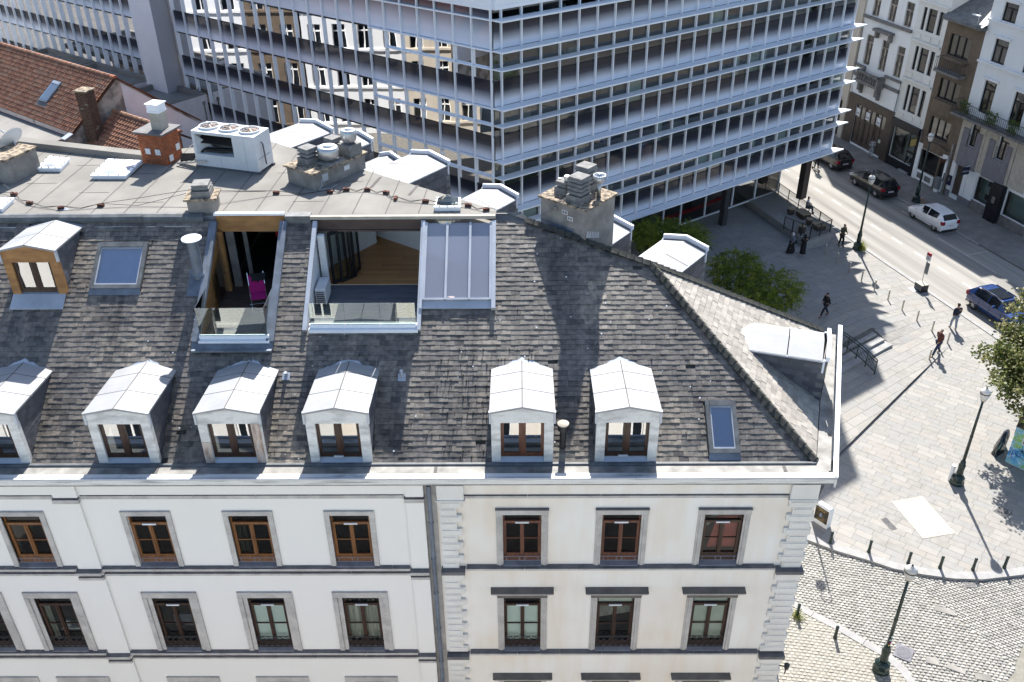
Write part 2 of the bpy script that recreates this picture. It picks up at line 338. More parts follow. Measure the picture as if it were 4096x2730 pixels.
g = t.n('NewGeometry'); mp = t.n('Mapping', vector_type='TEXTURE'); mp.inputs['Rotation'].default_value = (0, 0, math.atan2(0.3251, 0.9457)); t.l(g.outputs['Position'], mp.inputs['Vector'])
mp2 = t.n('Mapping'); mp2.inputs['Scale'].default_value = (1.0, 0.04, 1); t.l(mp.outputs[0], mp2.inputs['Vector']); wl = t.noise(mp2.outputs[0], 0.85, 3)
c = t.ramp(wl, [(0.36, (0.19, 0.18, 0.165)), (0.62, (0.31, 0.295, 0.268))]); c = t.mix(0.35, c, t.ramp(a, [(0.3, (0.6, 0.6, 0.6)), (0.7, (1.05, 1.05, 1.05))]), 'MULTIPLY')
t.pbsdf(c, 0.9, 0, 0.25, t.bump(a, 0.3, 0.01)); M['asphalt'] = t.m
M['marking'] = pm('road_paint', (0.62, 0.60, 0.56), (0.40, 0.38, 0.35), rough=0.7, scale=4, bump=0.1)
M['pave_far'] = pm('small_sett_paving', (0.23, 0.215, 0.20), (0.16, 0.15, 0.14), rough=0.9, scale=1.2, bump=0.5, fine=9)
M['ground'] = pm('bare_ground', (0.14, 0.13, 0.12), (0.10, 0.095, 0.09), rough=0.95, scale=0.3)
def leafm(name, c):
    t = NT(name); v = t.pos(); col = t.ramp(t.noise(v, 3), [(0.35, tuple(x * .6 for x in c)), (0.65, c)])
    b_ = t.pbsdf(col, 0.5, 0, 0.4); tl = t.n('BsdfTranslucent'); t.l(col, tl.inputs[0]); mx = t.n('MixShader'); mx.inputs[0].default_value = 0.45
    t.l(b_.outputs[0], mx.inputs[1]); t.l(tl.outputs[0], mx.inputs[2]); t.l(mx.outputs[0], t.out.inputs[0]); return t.m
M['leaf'] = [leafm('leaf_%d' % i, c) for i, c in enumerate([(0.15, 0.21, 0.022), (0.22, 0.28, 0.03), (0.08, 0.135, 0.016), (0.30, 0.33, 0.05)])]
M['leaf_pale'] = [leafm('pale_leaf_%d' % i, c) for i, c in enumerate([(0.16, 0.19, 0.05), (0.25, 0.27, 0.095), (0.085, 0.12, 0.03), (0.34, 0.32, 0.15)])]
M['bark'] = pm('bark', (0.10, 0.08, 0.06), (0.05, 0.04, 0.03), rough=0.95, scale=8, bump=0.6)
def frit(name, dark, light, zlevels):
    """printed glass: the dot print thickens towards the foot of each pane (object z 0..1)"""
    t = NT(name); tc = t.n('TexCoord'); sp = t.n('SeparateXYZ'); t.l(tc.outputs['UV'], sp.inputs[0])
    wv = t.noise(t.pos(), 0.5, 2); ad = t.n('Math', operation='MULTIPLY_ADD'); ad.inputs[1].default_value = 0.12; t.l(wv, ad.inputs[0]); t.l(sp.outputs[1], ad.inputs[2])
    c = t.ramp(ad.outputs[0], [(0.0, light), (0.26, tuple(x * 0.80 for x in light)), (0.46, tuple(x * 0.38 for x in light)), (0.66, tuple(x * 2.2 for x in dark)), (0.82, dark), (1.0, dark)])
    nb = t.bump(t.noise(t.pos(), 1.1, 1), 0.05, 0.05)
    t.pbsdf(c, 0.06, 0, 0.5, nb); return t.m
M['frit'] = frit('fritted_spandrel', (0.020, 0.022, 0.032), (0.70, 0.75, 0.86), None)
M['office_glass'] = glass('office_glass', (0.58, 0.66, 0.66), 0.09, 0.09, wscale=0.9)
M['office_glass_left'] = glass('office_glass_street', (0.60, 0.68, 0.65), 0.20, 0.05, wscale=0.6)
M['office_dark'] = glass('lobby_glass', (0.55, 0.58, 0.6), 0.02, 0.0)
M['office_floor'] = pm('office_floor', (0.30, 0.30, 0.29), (0.22, 0.22, 0.21), bump=0)
M['office_ceiling'] = pm('office_ceiling', (0.45, 0.45, 0.43), bump=0)
M['office_wall'] = pm('office_inner_wall', (0.22, 0.23, 0.24), (0.12, 0.13, 0.14), scale=0.4, bump=0)
M['sill_board'] = pm('office_sill_board', (0.50, 0.50, 0.44), bump=0)
M['cabinet_cream'] = pm('cream_cupboard', (0.55, 0.53, 0.44), bump=0)
M['desk'] = pm('brown_desk', (0.22, 0.14, 0.09), bump=0)
M['red'] = pm('red_lacquer', (0.62, 0.015, 0.02), (0.36, 0.015, 0.015), rough=0.4, bump=0)
M['blue_tint'] = glass('attic_glass', (0.12, 0.25, 0.38), 0.06)
M['col_brown'] = pm('dark_brown_column', (0.055, 0.042, 0.038), (0.035, 0.027, 0.025), rough=0.6, bump=0.03)
M['soffit'] = pm('dark_soffit', (0.05, 0.05, 0.055), bump=0)
M['house_white'] = facade_mat('white_townhouse_render', (0.70, 0.71, 0.72), (0.50, 0.50, 0.50), 0.2)
M['house_stone'] = facade_mat('white_stone_front', (0.64, 0.635, 0.615), (0.48, 0.45, 0.40), 0.25)
M['house_sand'] = facade_mat('sandstone_front', (0.52, 0.47, 0.40), (0.36, 0.31, 0.25), 0.3)
M['house_brown'] = pm('brown_mosaic_front', (0.165, 0.125, 0.090), (0.12, 0.09, 0.065), rough=0.85, scale=1.5, bump=0.3, fine=14)
M['garage_brown'] = pm('dark_brown_door_paint', (0.090, 0.066, 0.050), (0.06, 0.045, 0.036), rough=0.5, scale=2)
M['stone_grey'] = pm('grey_carved_stone', (0.22, 0.21, 0.205), (0.13, 0.125, 0.12), rough=0.9, scale=3, bump=0.4)
M['sand_panel'] = pm('sandstone_panel', (0.46, 0.43, 0.37), (0.36, 0.33, 0.28), rough=0.9, scale=3, bump=0.3)
M['lilac_panel'] = pm('grey_render_panel', (0.20, 0.195, 0.215), (0.155, 0.15, 0.165), rough=0.85, scale=4, stretch=(1, 1, 0.3), bump=0.1)
M['far_pane'] = glass('townhouse_glass', (0.35, 0.38, 0.38), 0.10, 0.10)
M['shop_pane'] = glass('shop_glass', (0.78, 0.84, 0.84), 0.05)
M['black_paint'] = pm('black_shopfront_paint', (0.016, 0.017, 0.022), (0.01, 0.01, 0.013), rough=0.4, bump=0.03)
M['navy'] = pm('navy_sign', (0.012, 0.018, 0.05), rough=0.5, bump=0)
M['sign_white'] = pm('white_print', (0.75, 0.76, 0.78), rough=0.6, bump=0)
M['sign_yellow'] = pm('yellow_sign', (0.55, 0.40, 0.13), (0.48, 0.34, 0.10), rough=0.5, scale=6)
M['sign_red'] = pm('red_sign', (0.42, 0.012, 0.03), rough=0.5, bump=0)
M['teal'] = pm('pale_teal_display', (0.36, 0.48, 0.46), (0.30, 0.41, 0.40), bump=0)
M['skin'] = pm('skin', (0.42, 0.25, 0.17), rough=0.6, bump=0)
M['skin_dark'] = pm('skin_brown', (0.13, 0.07, 0.045), rough=0.6, bump=0)
M['hair'] = pm('dark_hair', (0.018, 0.014, 0.012), rough=0.6, bump=0)
def cloth(n, c): M[n] = pm(n, c, tuple(x * 0.7 for x in c), rough=0.9, scale=8, bump=0.1)
cloth('olive', (0.055, 0.060, 0.036)); cloth('black_cloth', (0.014, 0.014, 0.017)); cloth('jeans', (0.035, 0.055, 0.105)); cloth('jeans_pale', (0.26, 0.31, 0.39)); cloth('white_cloth', (0.72, 0.73, 0.76))
cloth('grey_blue', (0.16, 0.18, 0.23)); cloth('rust_check', (0.15, 0.055, 0.045)); cloth('navy_cloth', (0.02, 0.024, 0.045)); cloth('pale_grey', (0.42, 0.42, 0.44)); cloth('tan', (0.30, 0.19, 0.11))
M['tyre'] = pm('tyre_rubber', (0.016, 0.016, 0.017), rough=0.8, bump=0.05)
def paint(n, c): M[n] = pm(n, c, tuple(x * 0.93 for x in c), rough=0.25, spec=0.5, scale=1.0, bump=0, coat=1.0)
paint('car_black', (0.010, 0.010, 0.012)); paint('car_white', (0.74, 0.75, 0.77)); paint('car_blue', (0.006, 0.035, 0.15)); paint('car_dark_blue', (0.012, 0.014, 0.032))
M['car_glass'] = pm('car_glass', (0.012, 0.016, 0.022), rough=0.06, spec=0.6, bump=0)
M['lamp_red'] = pm('tail_lamp', (0.25, 0.008, 0.02), rough=0.2, bump=0)
M['lamp_clear'] = pm('head_lamp', (0.6, 0.62, 0.65), rough=0.15, bump=0)
M['globe'] = pm('opal_lamp_globe', (0.66, 0.64, 0.60), (0.58, 0.56, 0.53), rough=0.35, bump=0)
M['bollard_steel'] = pm('brushed_bollard_steel', (0.50, 0.46, 0.39), (0.40, 0.365, 0.31), rough=0.4, metal=0.5, bump=0)
M['teak'] = pm('pale_timber', (0.42, 0.33, 0.22), (0.30, 0.23, 0.15), rough=0.8, scale=5)
M['orange_bag'] = pm('orange_plastic', (0.50, 0.10, 0.05), (0.4, 0.08, 0.04), rough=0.4, scale=8)
M['card'] = pm('cardboard', (0.30, 0.20, 0.12), rough=0.9)
M['grey_box'] = pm('grey_street_box', (0.20, 0.215, 0.22), rough=0.6)
t = NT('sprayed_paint'); n1 = t.noise(t.pos(), 1.5, 5); n2 = t.noise(t.pos(), 5.0, 4)
c = t.ramp(n1, [(0.34, (0.03, 0.16, 0.42)), (0.46, (0.10, 0.36, 0.58)), (0.56, (0.20, 0.45, 0.52)), (0.66, (0.22, 0.42, 0.10))])
c = t.mix(t.ramp(n2, [(0.56, (0, 0, 0)), (0.62, (0.8, 0.8, 0.8))]), c, (0.42, 0.58, 0.66)); t.pbsdf(c, 0.5); M['graffiti'] = t.m
t = NT('poster_print'); n1 = t.noise(t.pos(), 2.4, 5); c = t.ramp(n1, [(0.40, (0.012, 0.010, 0.009)), (0.55, (0.07, 0.055, 0.032)), (0.66, (0.16, 0.11, 0.055))]); t.pbsdf(c, 0.2); M['poster'] = t.m
# ================================================================ main house
S34, C34 = math.sin(R(34)), math.cos(R(34))
def SP(x, s, o=0.0): return (x, 19.8 + s * C34 - o * S34, 14.6 + s * S34 + o * C34)
house = thing('corner_house', 'long white rendered house in front with a dark slate roof, dormers and a flat top', 'house')
YW = 19.2
M['stone_rail'] = pm('grey_rail', (0.22, 0.22, 0.25), bump=0)
LC, RC = [-16.15, -13.9, -10.39, -7.56, -4.75], [0.035, 2.80, 5.62]
holesL, holesR, WIN = [], [], []
for i, x in enumerate(LC):
    for row, (hw, z0, z1) in enumerate(((0.55, 11.31, 13.25), (0.545, 7.70, 10.0), (0.56, 3.9, 6.2))):
        xx = x if row < 2 or i != 0 else x; holesL.append((xx - hw, xx + hw, z0, z1)); WIN.append(('L', row, i, xx, hw, z0, z1))
for i, x in enumerate(RC):
    for row, (hw, z0, z1) in enumerate(((0.54, 11.34, 13.28), (0.55, 7.70, 9.97), (0.56, 3.9, 6.15))):
        holesR.append((x - hw, x + hw, z0, z1)); WIN.append(('R', row, i, x, hw, z0, z1))
b = MB(); b.wall(-22, -2.64, -0.15, 14.4, YW, YW + 0.3, holesL); tag(b.build('wall', M['render_white'], house), 'plain white left front wall')
b = MB(); b.wall(-2.30, 8.0, -0.15, 14.4, YW, YW + 0.3, holesR)
b.face([(8.0, 19.2, -.15), (10.4, 26.7, -.15), (10.4, 26.7, 14.4), (8.0, 19.2, 14.4)]); b.face([(10.4, 26.7, -.15), (-10, 42, -.15), (-10, 42, 14.4), (10.4, 26.7, 14.4)])
tag(b.build('wall', M['render_cream'], house), 'cream stained right front wall with quoins')
b = MB(); b.bx(-2.64, -2.30, YW + 0.06, YW + 0.3, -0.15, 14.4); b.build('wall_joint', M['bluestone'], house)
b = MB(); b.face([(-22, 20.3, 0), (8.0, 20.3, 0), (8.0, 20.3, 14.3), (-22, 20.3, 14.3)]); b.build('room_shade_sheet', M['room_shade'], house)  # one dark sheet painted as the shade behind all front windows
# window proto meshes in local coordinates (x centred, y=0 at the wall face, z from sill)
def win_meshes(hw, h, frame_m, row, side):
    d = {}; y = 0.06; b = MB(); tz = h - 0.36; bot = 0.34 if row == 0 else 0.27
    for x0, x1 in ((-hw, -hw + .05), (hw - .05, hw)): b.bx(x0, x1, y, y + .07, bot - .03, h)
    b.bx(-hw, hw, y - .002, y + .072, h - .04, h); b.bx(-hw, hw, y - .02, y + .08, tz - .04, tz + .045); b.bx(-hw, hw, y - .01, y + .075, bot - .03, bot + .05); b.bx(-hw, hw, y + .01, y + .06, .08, bot - .031)
    b.bx(-.055, .055, y - .015, y + .06, bot + .05, tz - .04); b.bx(-.018, .018, y - .035, y - .016, bot + .05, tz - .04)
    for s in (-1, 1):
        xo = s * (hw - .07); b.bx(xo - .022, xo + .022, y - .008, y + .06, bot + .05, tz - .04)
        a, c = sorted((s * .055, s * (hw - .092))); m_ = (bot + tz) / 2 - .02
        b.bx(a, c, y + .012, y + .05, m_ - .015, m_ + .015)
    d['window'] = b
    p = MB(); p.face([(-hw, y + .035, bot), (hw, y + .035, bot), (hw, y + .035, tz), (-hw, y + .035, tz)]); d['pane'] = p
    p = MB(); p.face([(-hw, y + .035, tz), (hw, y + .035, tz), (hw, y + .035, h), (-hw, y + .035, h)]); d['fanlight'] = p
    s = MB(); s.obox((-hw, -.08, .02), (2 * hw, 0, 0), (0, .17, .08), (0, 0, -.06)); d['sill'] = s
    v = MB(); v.bx(-.19, .19, y - .05, y - .02, tz - .03, tz + .02); d['trickle_vent'] = v
    r = MB(); Y = -.01
    if row == 0:
        for z in (.15, .30): r.cyl((-hw, Y, z), (hw, Y, z), .012, n=5)
        for x in (-hw * .84, hw * .84): r.cyl((x, Y, .15), (x, Y, .30), .011, n=5)
        pts = [(.085 * math.cos(t * math.pi / 7), Y, .225 + .085 * math.sin(t * math.pi / 7)) for t in range(15)]; r.tube(pts, .011, 5)
    else:
        for z in (.12, .58): r.cyl((-hw, Y, z), (hw, Y, z), .015, n=5)
        n = 3
        for k in range(n):
            a = -hw + 2 * hw * k / n; c = a + 2 * hw / n; m_ = (a + c) / 2
            r.cyl((a, Y, .14), (c, Y, .57), .013, n=4); r.cyl((a, Y, .57), (c, Y, .14), .013, n=4); r.cyl((m_, Y, .14), (a, Y, .36), .011, n=4); r.cyl((m_, Y, .14), (c, Y, .36), .011, n=4); r.cyl((m_, Y, .57), (c, Y, .36), .011, n=4); r.cyl((m_, Y, .57), (a, Y, .36), .011, n=4)
    d['window_railing'] = r
    return d
def add(b, name, mat, parent, x, z):
    o = b.build(name, mat, parent, org=(0, 0, 0)); o.location = (x, YW, z); return o
def sub(b, name, mat, parent): return b.build(name, mat, parent, org=(0, 0, 0))
cache = {}
def get(key, fn):
    if key not in cache: cache[key] = fn()
    return cache[key]
fills = {('L', 1, 1): 'clutter', ('L', 1, 2): 'chair', ('L', 1, 3): 'dotted', ('L', 1, 4): 'curtain', ('R', 0, 2): 'red', ('R', 1, 0): 'dotted', ('R', 1, 1): 'sheet', ('R', 1, 2): 'blind', ('L', 0, 3): 'drape', ('L', 0, 1): 'dark'}
for side, row, i, x, hw, z0, z1 in WIN:
    fm = M['wood_orange'] if (side == 'L' and row == 0) else M['wood_dark'] if side == 'L' else (M['wood_red'] if (row == 0 and i < 2) else M['wood_dark'])
    if side == 'R' and row == 0: fm = M['wood_dark'] if i == 2 else M['wood_red']
    h = z1 - z0
    d = get((side, row), lambda: win_meshes(hw, h, fm, row, side))
    wo_ = add(d['window'], 'window', fm, house, x, z0)
    if (side, row, i) == ('R', 0, 2): tag(wo_, 'window of the red painted room')
    for nm, mt in (('pane', M['pane']), ('fanlight', M['pane']), ('sill', M['bluestone_sill']), ('window_railing', M['stone_rail'] if row == 0 else M['iron'])): sub(d[nm], nm, mt, wo_)
    if not (side == 'L' and row == 0 and i in (1, 3)) and not (side == 'L' and row == 1 and i == 1): sub(d['trickle_vent'], 'trickle_vent', M['sign_white'], wo_)
    f = fills.get((side, row, i)); bot = .34 if row == 0 else .28; tz = h - .34
    if f == 'dotted':
        c = MB(); c.face([(-hw, .11, bot), (hw, .11, bot), (hw, .11, tz), (-hw, .11, tz)]); sub(c, 'dotted_film', M['dotted'], wo_)
    elif f == 'blind':
        c = MB(); c.face([(-hw, .14, bot), (hw, .14, bot), (hw, .14, h), (-hw, .14, h)]); sub(c, 'roller_blind', M['blind'], wo_)
    elif f in ('curtain', 'drape', 'clutter'):
        c = MB(); n = 26; pts = []
        lim = hw if f == 'curtain' else -hw * .35 if f == 'drape' else -hw * .55
        for k in range(n + 1): pts.append((-hw + (lim + hw) * k / n, .19 + .035 * math.sin(k * 1.9) + .015 * math.sin(k * .7)))
        for a, e in zip(pts[:-1], pts[1:]): c.face([(a[0], a[1], bot), (e[0], e[1], bot), (e[0], e[1], tz), (a[0], a[1], tz)])
        sub(c, 'curtain', M['curtain'] if f != 'drape' else M['olive'], wo_)
        if f == 'clutter':
            c = MB(); c.cbx((.05, .5, bot + .25), (.7, .3, .06)); c.lathe((-.1, .45, bot + .28), [(.05, 0), (.09, .12), (.04, .25)], 8); sub(c, 'shelf_clutter', M['plaster'], wo_)
    elif f == 'chair':
        c = MB(); c.cbx((.05, .55, bot + .45), (.8, .06, .5)); c.cbx((.05, .8, bot + .2), (.8, .5, .06)); c.lathe((-.15, .5, bot + .1), [(.05, 0), (.13, .1), (.05, .2)], 8); sub(c, 'chair_back', M['grey_blue'], wo_)
    elif f == 'sheet':
        c = MB(); c.face([(-hw, .12, tz + .02), (hw, .12, tz + .02), (hw, .12, h), (-hw, .12, h)]); sub(c, 'roller_blind', M['blind'], wo_)
        c = MB(); c.obox((-hw, .55, bot + .5), (2 * hw, 0, .25), (0, .3, .5), (0, 0, .03)); sub(c, 'loose_sheet', M['curtain'], wo_)
    elif f == 'red':
        c = MB(); c.face([(-hw * .55, .26, .4), (hw, .26, .4), (hw, .26, h), (-hw * .1, .26, h)]); sub(c, 'red_wall', M['red_wall'], wo_)
        c = MB(); c.obox((-hw, .2, tz - .3), (.15, 0, 0), (.45, .02, .65), (.04, 0, 0)); sub(c, 'drawn_curtain', M['curtain'], wo_)
    # stone surrounds
    if side == 'L':
        wo2 = (.145, .055, -.012) if row == 0 else (.27, .055, -.012)
        t_ = wo2[0]; zt = z1 + .16 if row == 0 else z1 + .23
        zj = z0 + (zt - z0) * .61
        for s in (-1, 1):
            for za, zb in ((z0 - .0, zj - .004), (zj + .004, z1)):
                def mk(s=s, za=za, zb=zb):
                    j = MB(); a, c = sorted((s * hw, s * (hw + t_)))
                    if row == 0: j.bx(a, c, -.05, .12, za - z0, zb - z0)
                    else:
                        m_ = s * (hw + t_ * .5); a1, c1 = sorted((m_, s * (hw + t_))); a2, c2 = sorted((s * hw, m_ - s * .008)); j.bx(a1, c1, -.06, .1, za - z0, zb - z0); j.bx(a2, c2, -.025, .1, za - z0, zb - z0)
                    return j
                sub(get((side, row, 'j', s, za > z0 + .1), mk), 'surround_jamb', M['bluestone'], wo_)
        def mkl():
            j = MB(); H_ = h; T = zt - z0
            for (xa, ya) in (((hw + t_), -.05),): j.mesh([(-xa, ya, T), (xa, ya, T), (hw, ya, H_), (-hw, ya, H_), (-xa, .1, T), (xa, .1, T), (hw, .12, H_), (-hw, .12, H_)], [(0, 1, 2, 3), (0, 4, 5, 1), (2, 6, 7, 3), (1, 5, 6, 2), (0, 3, 7, 4)])
            j.bx(-(hw + t_), hw + t_, -.065, -.052, T - .022, T, 0)
            for s in (-1, 1):
                a, c = sorted((s * (hw + t_), s * hw)); j.mesh([(s * (hw + t_), -.05, H_), (s * (hw + t_), -.05, T), (s * hw, -.05, H_), (s * (hw + t_), .1, H_), (s * (hw + t_), .1, T), (s * hw, .1, H_)], [(0, 1, 2), (0, 3, 4, 1)])
            return j
        sub(get((side, row, 'lin'), mkl), 'surround_lintel', M['bluestone'], wo_)
    else:
        for s in (-1, 1):
            def mk(s=s):
                j = MB()
                for q, (u0, u1, yy) in enumerate(((.0, .06, -.03), (.065, .125, -.055), (.13, .185, -.035))):
                    a, c = sorted((s * (hw + u0), s * (hw + u1))); j.bx(a, c, yy, .1, -.02, h + (0 if row == 0 else .02))
                return j
            sub(get((side, row, 'j', s), mk), 'surround_jamb', M['bluestone'], wo_)
        def mkl():
            j = MB(); j.bx(-hw - .19, hw + .19, -.075, .1, h + .002, h + .17)
            j.bx(-hw - .2, hw + .2, -.09, .1, h + .172, h + .2, 1)
            return j
        if row == 0: get((side, row, 'lin'), mkl).build('surround_lintel', [M['bluestone'], M['bluestone_dark']], wo_, org=(0, 0, 0))
        else:
            def mkh():
                j = MB(); j.bx(-hw - .19, hw + .19, -.06, .1, h + .022, h + .16, 0); j.bx(-hw - .17, hw + .17, -.14, .1, h + .17, h + .27, 0)
                j.obox((-hw - .37, -.22, h + .37), (2 * hw + .74, 0, 0), (0, .22, .05), (0, 0, -.03), 0)
                j.bx(-hw - .34, hw + .34, -.19, 0, h + .275, h + .338, 1)
                if row == 2:
                    for s in (-1, 1): j.bx(s * (hw + .1) - .08, s * (hw + .1) + .08, -.2, 0, h + .0, h + .27, 1)
                return j
            get((side, row, 'hood'), mkh).build('window_hood', [M['hood'], M['bluestone']], wo_, org=(0, 0, 0))
# string courses in separate stones
def course(x0, x1, z0, z1, proud, dark_top, mat, step, name='ledge_stone'):
    x = x0
    while x < x1 - .05:
        e = min(x1, x + step * rnd.uniform(.85, 1.15))
        if x1 - e < .4: e = x1
        bb = MB(); y0 = YW - proud
        bb.mesh([(x, y0, z0), (e - .012, y0, z0), (e - .012, YW + .02, z0), (x, YW + .02, z0), (x, y0, z1 - .03), (e - .012, y0, z1 - .03), (e - .012, YW + .02, z1), (x, YW + .02, z1)], [(0, 3, 2, 1)])
        bb.mesh([(x, y0, z0), (e - .012, y0, z0), (e - .012, YW + .02, z0), (x, YW + .02, z0), (x, y0, z1 - .03), (e - .012, y0, z1 - .03), (e - .012, YW + .02, z1), (x, YW + .02, z1)], [(0, 1, 5, 4), (1, 2, 6, 5), (3, 0, 4, 7)])
        bb.mesh([(x, y0, z1 - .03), (e - .012, y0, z1 - .03), (e - .012, YW + .02, z1), (x, YW + .02, z1)], [(0, 1, 2, 3)], 1)
        bb.build(name, [mat, M['bluestone_dark']], house); x = e
PIL = [(-12.76, -12.09), (-3.14, -2.645)]
for zA, zB, pr in ((11.19, 11.305, .13), (10.965, 11.07, .08), (7.575, 7.69, .13), (7.335, 7.43, .08), (13.86, 14.0, .03)):
    for x0, x1 in ((-22, -12.8), (-12.05, -3.18)): course(x0, x1, zA, zB, pr, True, M['bluestone'], 1.5)
    for x0, x1 in PIL: course(x0 - .04, x1 + (.04 if x1 > -5 and False else 0.03), zA - (.09 if pr < .05 or True else 0), zB - .07, pr + .09, True, M['bluestone'], .7)
for zA, zB in ((11.24, 11.335), (7.6, 7.70)):
    course(-1.55, 7.25, zA, zB, .17, True, M['bluestone'], 1.45)
    b = MB(); b.bx(-1.6, 7.3, YW - .10, YW, zA - .10, zA - .004); b.bx(-1.6, 7.3, YW - .05, YW, zA - .2, zA - .104); b.build('cornice_moulding', M['render_cream'], house)
    for x0, x1 in ((-2.28, -1.6), (7.28, 8.06)):
        bb = MB(); bb.bx(x0, x1, YW - .26, YW + .02, zA - .1, zA + .02, 0); bb.bx(x0 + .04, x1 - .04, YW - .20, YW, zA - .22, zA - .104, 1); bb.build('pier_cap', [M['bluestone_dark'], M['quoin']], house)
course(-1.55, 7.3, 13.87, 13.98, .05, True, M['bluestone'], 1.8)
for x0, x1 in PIL:
    for z0, z1 in ((-.15, 7.24), (7.36, 7.44), (7.52, 10.87), (10.99, 11.09), (11.24, 13.74), (13.95, 14.38)):
        b = MB(); b.bx(x0, x1, YW - .075, YW, z0, z1 if z1 < 14 else z1); b.build('pilaster', M['render_white'], house)
for x0, x1 in ((-2.28, -1.55), (7.3, 8.05)):
    b = MB(); b.bx(x0, x1, YW - .12, YW, 13.86, 14.38); b.bx(x0 - .03, x1 + .03, YW - .15, YW, 13.82, 13.86); b.build('quoin_cap', M['quoin'], house)
for side in (-1, 1):
    z = 13.80; k = 0
    while z > 3.0:
        if 11.0 < z < 11.45: z = 10.99; k = 0; continue
        if 7.36 < z < 7.8: z = 7.36; k = 0; continue
        zb = z - .255; long_ = k % 2 == 0
        if side < 0: x0, x1 = -2.24, (-1.63 if long_ else -1.77)
        else: x0, x1 = (7.31 if long_ else 7.44), (8.055 if long_ else 8.0)
        b = MB(); bz = z - .008
        b.bx(x0, x1, YW - .085, YW + (.25 if side > 0 else 0), zb, bz)
        b.bx(x0 + .05, x1 - .05, YW - .105, YW - .086, zb + .045, bz - .045)
        b.build('quoin_block', M['quoin'], house); z = zb; k += 1
# downpipe
b = MB(); b.cyl((-2.49, YW - .07, 0), (-2.49, YW - .07, 14.35), .062, n=12)
for z in (13.0, 11.6, 10.2, 8.7, 7.2, 5.8): b.cyl((-2.49, YW - .07, z), (-2.49, YW - .07, z + .05), .078, n=12)
b.build('downpipe', M['lead'], house, smooth=False)
# eaves gutter
fr = MB(); fr.bx(-22, 8.38, 18.97, YW + .02, 14.53, 14.70); fr.build('fascia_board', M['fascia'], house)
ux, uy = 0.2965, 0.955
b = MB(); b.bx(-22, 8.3, 19.03, 19.62, 14.44, 14.60); b.obox((8.0, 19.5, 14.44), (2.15, 6.95, 0), (.36, -.10, 0), (0, 0, .155)); b.build('gutter_floor', M['zinc_dull'], house)
x = -22
while x < 8.36:
    e = min(8.40, x + 1.32); bb = MB(); bb.bx(x, e - .008, 18.95, 19.02, 14.702, 14.755); bb.build('gutter_coping', M['zinc'], house); x = e
p0 = Vector((8.40, 18.94, 14.702)); d = Vector((10.79 - 8.40, 26.68 - 18.94, 0)); L = d.length; d.normalize(); n_ = Vector((d.y, -d.x, 0))
s = 0
while s < L:
    e = min(L, s + 1.9); bb = MB(); bb.obox(p0 + d * s - n_ * .13, d * (e - s - .008), n_ * .13, (0, 0, .06)); bb.build('gutter_coping', M['zinc'], house); s = e
b = MB(); b.obox(p0 + Vector((0, 0, -.30)) - n_ * .06, d * L, n_ * .05, (0, 0, .29)); b.build('fascia_board', M['fascia'], house)
b = MB()
for x0 in range(-22, 8):
    a = (x0, 19.62); 
b.cyl((-22, 19.72, 14.56), (8.05, 19.72, 14.56), .085, n=10); b.build('eaves_roll', M['roll_dark'], house)
for x in (-9.95, -2.35, 7.1):
    b = MB(); b.bx(x, x + .09, 19.05, 19.60, 14.603, 14.612); b.build('gutter_joint', M['felt_seam'], house)
# ---- roof slopes
HX = [(8.06, 0.0), (3.93, 6.14), (0.22, 7.67)]
def xmax(s):
    if s <= 6.14: return 8.06 - 4.13 * s / 6.14
    return 3.93 - 3.71 * min(1, (s - 6.14) / 1.53)
HOLES = [(-9.42, -7.22, 3.62, 9), (-6.28, -0.80, 4.86, 9), (-6.28, -2.94, 3.98, 4.86), (-12.84, -11.28, 5.33, 6.95), (5.15, 6.03, .2, 1.78), (-15.12, -13.48, 4.95, 9)]
DORM = [-14.30, -10.73, -7.79, -4.90, 0.05, 2.865]
for c in DORM: HOLES.append((c - .83, c + .83, -1, 2.55))
def intervals(s, x0, x1):
    iv = [(x0, x1)]
    for h in HOLES:
        if h[2] < s < h[3]:
            o = []
            for a, e in iv:
                if h[1] <= a or h[0] >= e: o.append((a, e)); continue
                if h[0] > a: o.append((a, h[0]))
                if h[1] < e: o.append((h[1], e))
            iv = o
    return iv
b = MB(); ss = sorted({0., 7.70, 6.14} | {h[2] for h in HOLES if 0 < h[2] < 7.7} | {h[3] for h in HOLES if 0 < h[3] < 7.7})
for s0, s1 in zip(ss[:-1], ss[1:]):
    for a, e in intervals((s0 + s1) / 2, -22, 99):
        e0, e1 = min(e, xmax(s0)), min(e, xmax(s1))
        if e1 > a: b.face([SP(a, s0, -.02), SP(e0, s0, -.02), SP(e1, s1, -.02), SP(a, s1, -.02)])
roof = b.build('roof', M['hip'], house)
K3, R3 = Vector((3.93, 24.89, 18.03)), Vector((0.22, 26.16, 18.89))
E1, E2 = Vector((8.06, 19.8, 14.6)), Vector((10.125, 26.593, 14.6)); Bk = Vector((-12.2, 43.4, 14.6))
b = MB(); b.face([E1, E2, K3]); b.build('roof', M['hip'], house)
P1, P2 = (-0.55, 26.38, 18.8), (-9.6, 33.1, 18.8); b = MB(); b.face([E2, Bk, P2, P1]); b.face([E2, P1, R3, K3]); b.build('roof', SG[1], house)
EXP = 0.16; slates = []
for k in range(48):
    s0 = k * EXP; iv = intervals(s0 + .08, -17.9, 99)
    off = (k % 2) * .135 + rnd.uniform(-.02, .02)
    for a, e in iv:
        x = math.floor((a - off) / .27) * .27 + off
        while x < e:
            p, q = max(x, a), x + .266
            q0, q1 = min(q, e, xmax(s0)), min(q, e, xmax(s0 + EXP))
            if q1 - p > .03 and rnd.random() > (.03 if -1.1 < x < -.8 and k < 14 else .0035): slates.append((k, p + rnd.uniform(0, .004), q0, q1))
            x += .27
